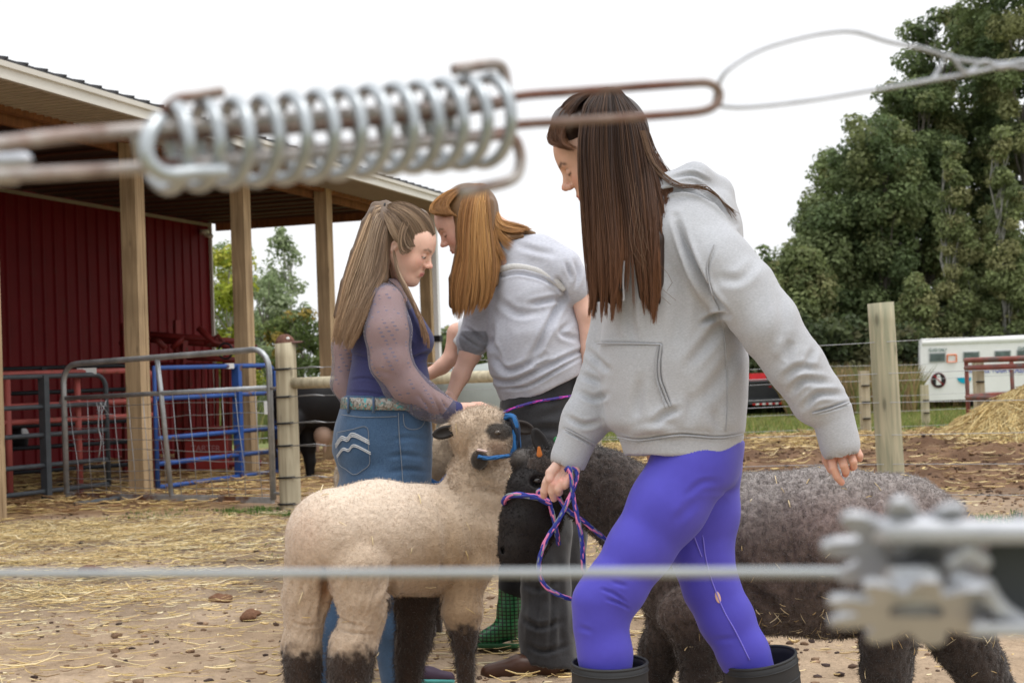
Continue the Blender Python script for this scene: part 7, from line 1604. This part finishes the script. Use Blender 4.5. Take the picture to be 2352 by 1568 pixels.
# depth runs from .66 m at the left end to .84 m at the right end
dep = lambda x: .57 + .25 * (x + 100) / 1750
ax0, ax1 = np.array([354, 342.0]), np.array([1138, 276.0])
def SP(x, y, dz=0): return P(x, y, dep(x) + dz)
a_, b_ = SP(*ax0), SP(*ax1); axd = (b_ - a_); Lx = np.linalg.norm(axd); axd /= Lx
u_ = UP - axd * (UP @ axd); u_ /= np.linalg.norm(u_); v_ = np.cross(u_, axd)
turns = 13; tt = np.linspace(0, turns, turns * 26 + 1); Rr = np.interp(tt, [0, turns], [.0180, .0222]); wv = .0032
path = a_ + axd * (tt / turns * Lx)[:, None] + Rr[:, None] * (u_ * np.cos(tt * 2 * pi + 1.0)[:, None] + v_ * np.sin(tt * 2 * pi + 1.0)[:, None])
mb = MB(); mb.tube(path, wv, 10); mb.build('coil', galv2, spr)
# pull rods: a long loop to the left that hooks the coil's right end, and one to the right that hooks its left end
def loc(s, u, v): return a_ + axd * (s * Lx) + u_ * u + v_ * v
left_rod = spline([loc(1.045, .030, -.002), loc(1.05, .0335, .0), loc(1.03, .034, 0)], 3)
mb = MB(); mb.tube(spline([SP(-160, 350), SP(-40, 335), SP(150, 312), SP(330, 298)] + [loc(s, .0085, -.004) for s in (.1, .5, .9)] + [loc(1.015, .0095, -.004), loc(1.035, .018, -.004), loc(1.03, .0265, -.004), loc(1.0, .0285, -.004), loc(.93, .028, -.003), loc(.87, .027, -.003)], 6), .0031, 9); mb.build('pull_rod', rusty, spr)
mb = MB(); mb.tube(spline([SP(-160, 408), SP(-40, 404), SP(150, 396), SP(330, 386)] + [loc(s, -.0085, -.004) for s in (.1, .5, .9)] + [loc(1.0, -.0085, -.004), loc(1.04, -.012, -.005), loc(1.05, -.022, -.005), loc(1.02, -.031, -.005), loc(.94, -.034, -.004), loc(.84, -.035, -.003)], 6), .0030, 9); mb.build('pull_rod', rusty, spr)
mb = MB(); yy = lambda x: 224 - (x - 1180) * .073
right = [loc(.02, .034, .003), loc(.10, .0315, .003), loc(.20, .0315, .003)]
mb.tube(spline([loc(.185, .0228, -.004), loc(.12, .0216, -.004), loc(.065, .0204, -.003), loc(.04, .014, .003), loc(.05, .006, .004), loc(.5, .004, .004), loc(1.0, .0075, .004), SP(1185, 222), SP(1300, 212), SP(1450, 201), SP(1580, 192), SP(1628, 192), SP(1652, 210), SP(1648, 236), SP(1620, 254), SP(1560, 262), SP(1420, 272), SP(1300, 280), SP(1185, 288), loc(1.0, -.0065, .004), loc(.5, -.006, .004), loc(.02, -.008, -.004), loc(-.05, -.004, -.012), loc(-.055, -.010, -.018), loc(-.02, -.0135, -.020), loc(.06, -.0135, -.020), loc(.12, -.0135, -.019)], 6), .0025, 9); mb.build('pull_loop', rust2, spr)
# bright hooked end at the lower left
mb = MB(); mb.tube(spline([loc(-.01, .012, -.016), loc(-.055, .004, -.020), loc(-.065, -.006, -.021), loc(-.03, -.0128, -.0215), loc(.05, -.0135, -.0215), loc(.125, -.0145, -.0205)], 6), .0036, 9); mb.build('end_hook', galv2, spr)
# eye of the wire clamp at the far left edge
ck = thing('wire_clamp', 'blurred zinc wire clamp at the left edge, holding the spring rods', 'clamp', P(10, 370, .62)); S = SDF((-2.2, -1.2, -1), (2.2, 1.2, 1), .09); S.cap((-2.2, .2, 0), (1.2, .15, 0), .55, .5, zz=.7); S.ell((.9, .15, 0), (.9, .55, .55), k=.2); v, q = S.mesh()
fc = Fr(.62); emit('clamp_body', fc, v * 34 + np.array([14, 362, 0]), q, mk('cast_zinc', (.40, .41, .44), .4, metal=.6, var=.2, vscale=60), ck); mb = MB(); mb.tube([P(-30, 395, .64), P(40, 395, .64)], .006, 8); mb.build('clamp_bolt', rusty, ck)
# wire loop and twist, upper right
wr_ = thing('wire_loop', 'thin grey wire looped through the rusty rod and twisted together at the upper right', 'wire', P(1900, 150, .85)); DW = lambda x: .83 + (x - 1640) * .0001
WP = lambda pts: [P(x, y, DW(x) + dz) for x, y, dz in pts]; wm_ = mk('plain_wire', (.42, .43, .46), .45, metal=.5, var=.15, vscale=60)
mb = MB(); mb.tube(spline(WP([(1640, 236, .006), (1648, 200, .0), (1672, 160, -.004), (1740, 118, 0), (1820, 92, 0), (1900, 76, 0), (1965, 74, 0), (2040, 96, 0), (2120, 112, 0), (2200, 136, 0), (2290, 146, .002), (2360, 140, 0), (2500, 138, 0)]), 6), .00135, 7); mb.build('upper_strand', wm_, wr_)
mb = MB(); mb.tube(spline(WP([(1640, 232, .006), (1660, 244, .0), (1720, 246, 0), (1850, 232, 0), (2000, 208, 0), (2140, 184, 0), (2230, 168, 0), (2310, 152, -.002), (2360, 156, -.002), (2500, 150, 0)]), 6), .00135, 7); mb.build('lower_strand', wm_, wr_)
mb = MB(); s_ = np.linspace(0, 1, 90); cx_ = 2140 + 330 * s_; cy_ = np.interp(cx_, [2140, 2250, 2470], [150, 152, 144]); amp = np.interp(cx_, [2140, 2220, 2300], [32, 14, 7])
mb.tube([P(x, y + a * cos(p), DW(x) + .0016 * sin(p)) for x, y, a, p in zip(cx_, cy_, amp, s_ * 2 * pi * 4)], .0014, 7); mb.build('twist', wm_, wr_)
# lower wire and the ratchet strainer
lw_ = thing('strainer_wire', 'blurred grey wire crossing low in front of the sheep to the ratchet', 'wire', P(900, 1316, .62)); DR = lambda x: .70 - .15 * x / 2000
mb = MB(); mb.tube(spline([P(x, y, DR(x)) for x, y in [(-200, 1316), (300, 1316), (900, 1315), (1500, 1314), (1900, 1314), (2060, 1318)]], 6), .0020, 8); mb.build('wire', mk('strainer_wire_steel', (.40, .425, .44), .4, metal=.5, var=.1), lw_)
rt_ = thing('ratchet_strainer', 'blurred zinc ratchet wire strainer with two toothed wheels at the lower right', 'wire strainer', P(2150, 1300, .55)); FR = Fr(.52)
zn = mk('strainer_zinc', (.47, .485, .52), .42, metal=.3, var=.12, vscale=80); zd = mk('strainer_dull', (.22, .225, .245), .5, metal=.3, var=.2, vscale=80)
def gear(c, r0, r1, nt_, y0, y1, tilt=.34, ph=0, mat=zd, name='toothed_wheel'):
    """toothed plate lying nearly edge-on: its axis is upright, tipped towards the lens"""
    n = nt_ * 6; a = np.arange(n) * 2 * pi / n + ph; k = np.arange(n) % 6; rr = np.where((k == 1) | (k == 2), r1, np.where((k == 0) | (k == 3), (r0 * .35 + r1 * .65), r0)); X = rr * np.cos(a); Z = rr * np.sin(a)
    ct, st_ = cos(tilt), sin(tilt); V = []
    for h in (y0, y1): V.append(np.stack([c[0] + X, c[1] + h * ct + Z * st_ * 1.0, c[2] + Z * ct - h * st_], 1))
    V = np.concatenate(V); F = [np.array([list(range(n))]), np.array([list(range(n, 2 * n))[::-1]]), np.stack([np.arange(n), n + np.arange(n), n + (np.arange(n) + 1) % n, (np.arange(n) + 1) % n], 1)]
    return obj_np(name, FR(V), F, mat, rt_, smooth=False)
gear((2095, 1258, 20), 130, 208, 9, -9, 9, .58, .2, zn)
gear((2105, 1400, 20), 135, 212, 9, -10, 10, .36, .5, zn)
S = SDF((1980, 1290, -110), (2230, 1420, 140), 5); S.cap((2105, 1290, 10), (2105, 1390, 10), 62, 66, k=5); v, q = sdf_mesh(S); emit('spool', FR, v, q, zd, rt_)
mb = MB()
for k in range(9): mb.tube(FR([(2105 + 72 * cos(a), 1304 + k * 9 + 3 * sin(a * .5), 10 + 72 * sin(a)) for a in np.linspace(0, 2 * pi, 24, endpoint=False)]), .0011, 6, closed=True)
tag(mb.build('wound_wire', mk('wound_wire_steel', (.6, .62, .65), .35, metal=.6), rt_), kind='stuff')
S = SDF((1960, 1140, -150), (2760, 1500, 190), 5)       # the bent strap that carries the wheels: top flange, back plate and lower flange
S.cap((2060, 1222, -10), (2700, 1226, -10), 62, 62, zz=2.0); S.cap((1900, 1130, -10), (2800, 1134, -10), 62, 62, zz=9, op='-', k=3); S.cap((1900, 1306, -10), (2800, 1308, -10), 60, 60, zz=9, op='-', k=3)
S2 = S; V, Q = sdf_mesh(S, 0); emit('top_strap', FR, V, Q, zn, rt_)
mb = MB(); 
def fbox(x0, x1, y0, y1, z0, z1, mat, name):
    v = np.array([(x, y, z) for x in (x0, x1) for y in (y0, y1) for z in (z0, z1)]); f = np.array([(0, 1, 3, 2), (4, 6, 7, 5), (0, 4, 5, 1), (2, 3, 7, 6), (0, 2, 6, 4), (1, 5, 7, 3)])
    o = obj_np(name, FR(v), f, mat, rt_, smooth=False); b_ = o.modifiers.new('b', 'BEVEL'); b_.width = .0015; b_.segments = 3; return o
fbox(2270, 2700, 1240, 1450, 40, 62, mk('strainer_dark', (.07, .075, .08), .5, metal=.3), 'back_plate'); fbox(2230, 2700, 1428, 1462, -90, 70, zn, 'lower_strap')
S = SDF((1990, 1180, -120), (2160, 1290, 60), 3); S.cap((2072, 1205, -40), (2072, 1240, -40), 42, 42, k=2); S.cap((2072, 1190, -40), (2072, 1196, -40), 26, 26, k=6); v, q = sdf_mesh(S); emit('axle_head', FR, v, q, zd, rt_)
S = SDF((2320, 1160, -120), (2440, 1250, 60), 3); S.cap((2340, 1190, -50), (2340, 1215, -50), 14, 14, k=2); v, q = sdf_mesh(S); emit('stop_pin', FR, v, q, zd, rt_)
S = SDF((2160, 1270, -130), (2420, 1470, 60), 4); S.chain([(2200, 1330, -50, 24), (2260, 1350, -60, 26), (2300, 1400, -50, 20), (2360, 1430, -40, 14)], k=10); v, q = sdf_mesh(S); emit('pawl', FR, v, q, zn, rt_)
S = SDF((2140, 1220, -130), (2300, 1330, 60), 4); S.chain([(2190, 1290, -70, 20), (2225, 1268, -80, 22), (2262, 1290, -70, 18)], k=10); v, q = sdf_mesh(S); emit('pawl', FR, v, q, zn, rt_)
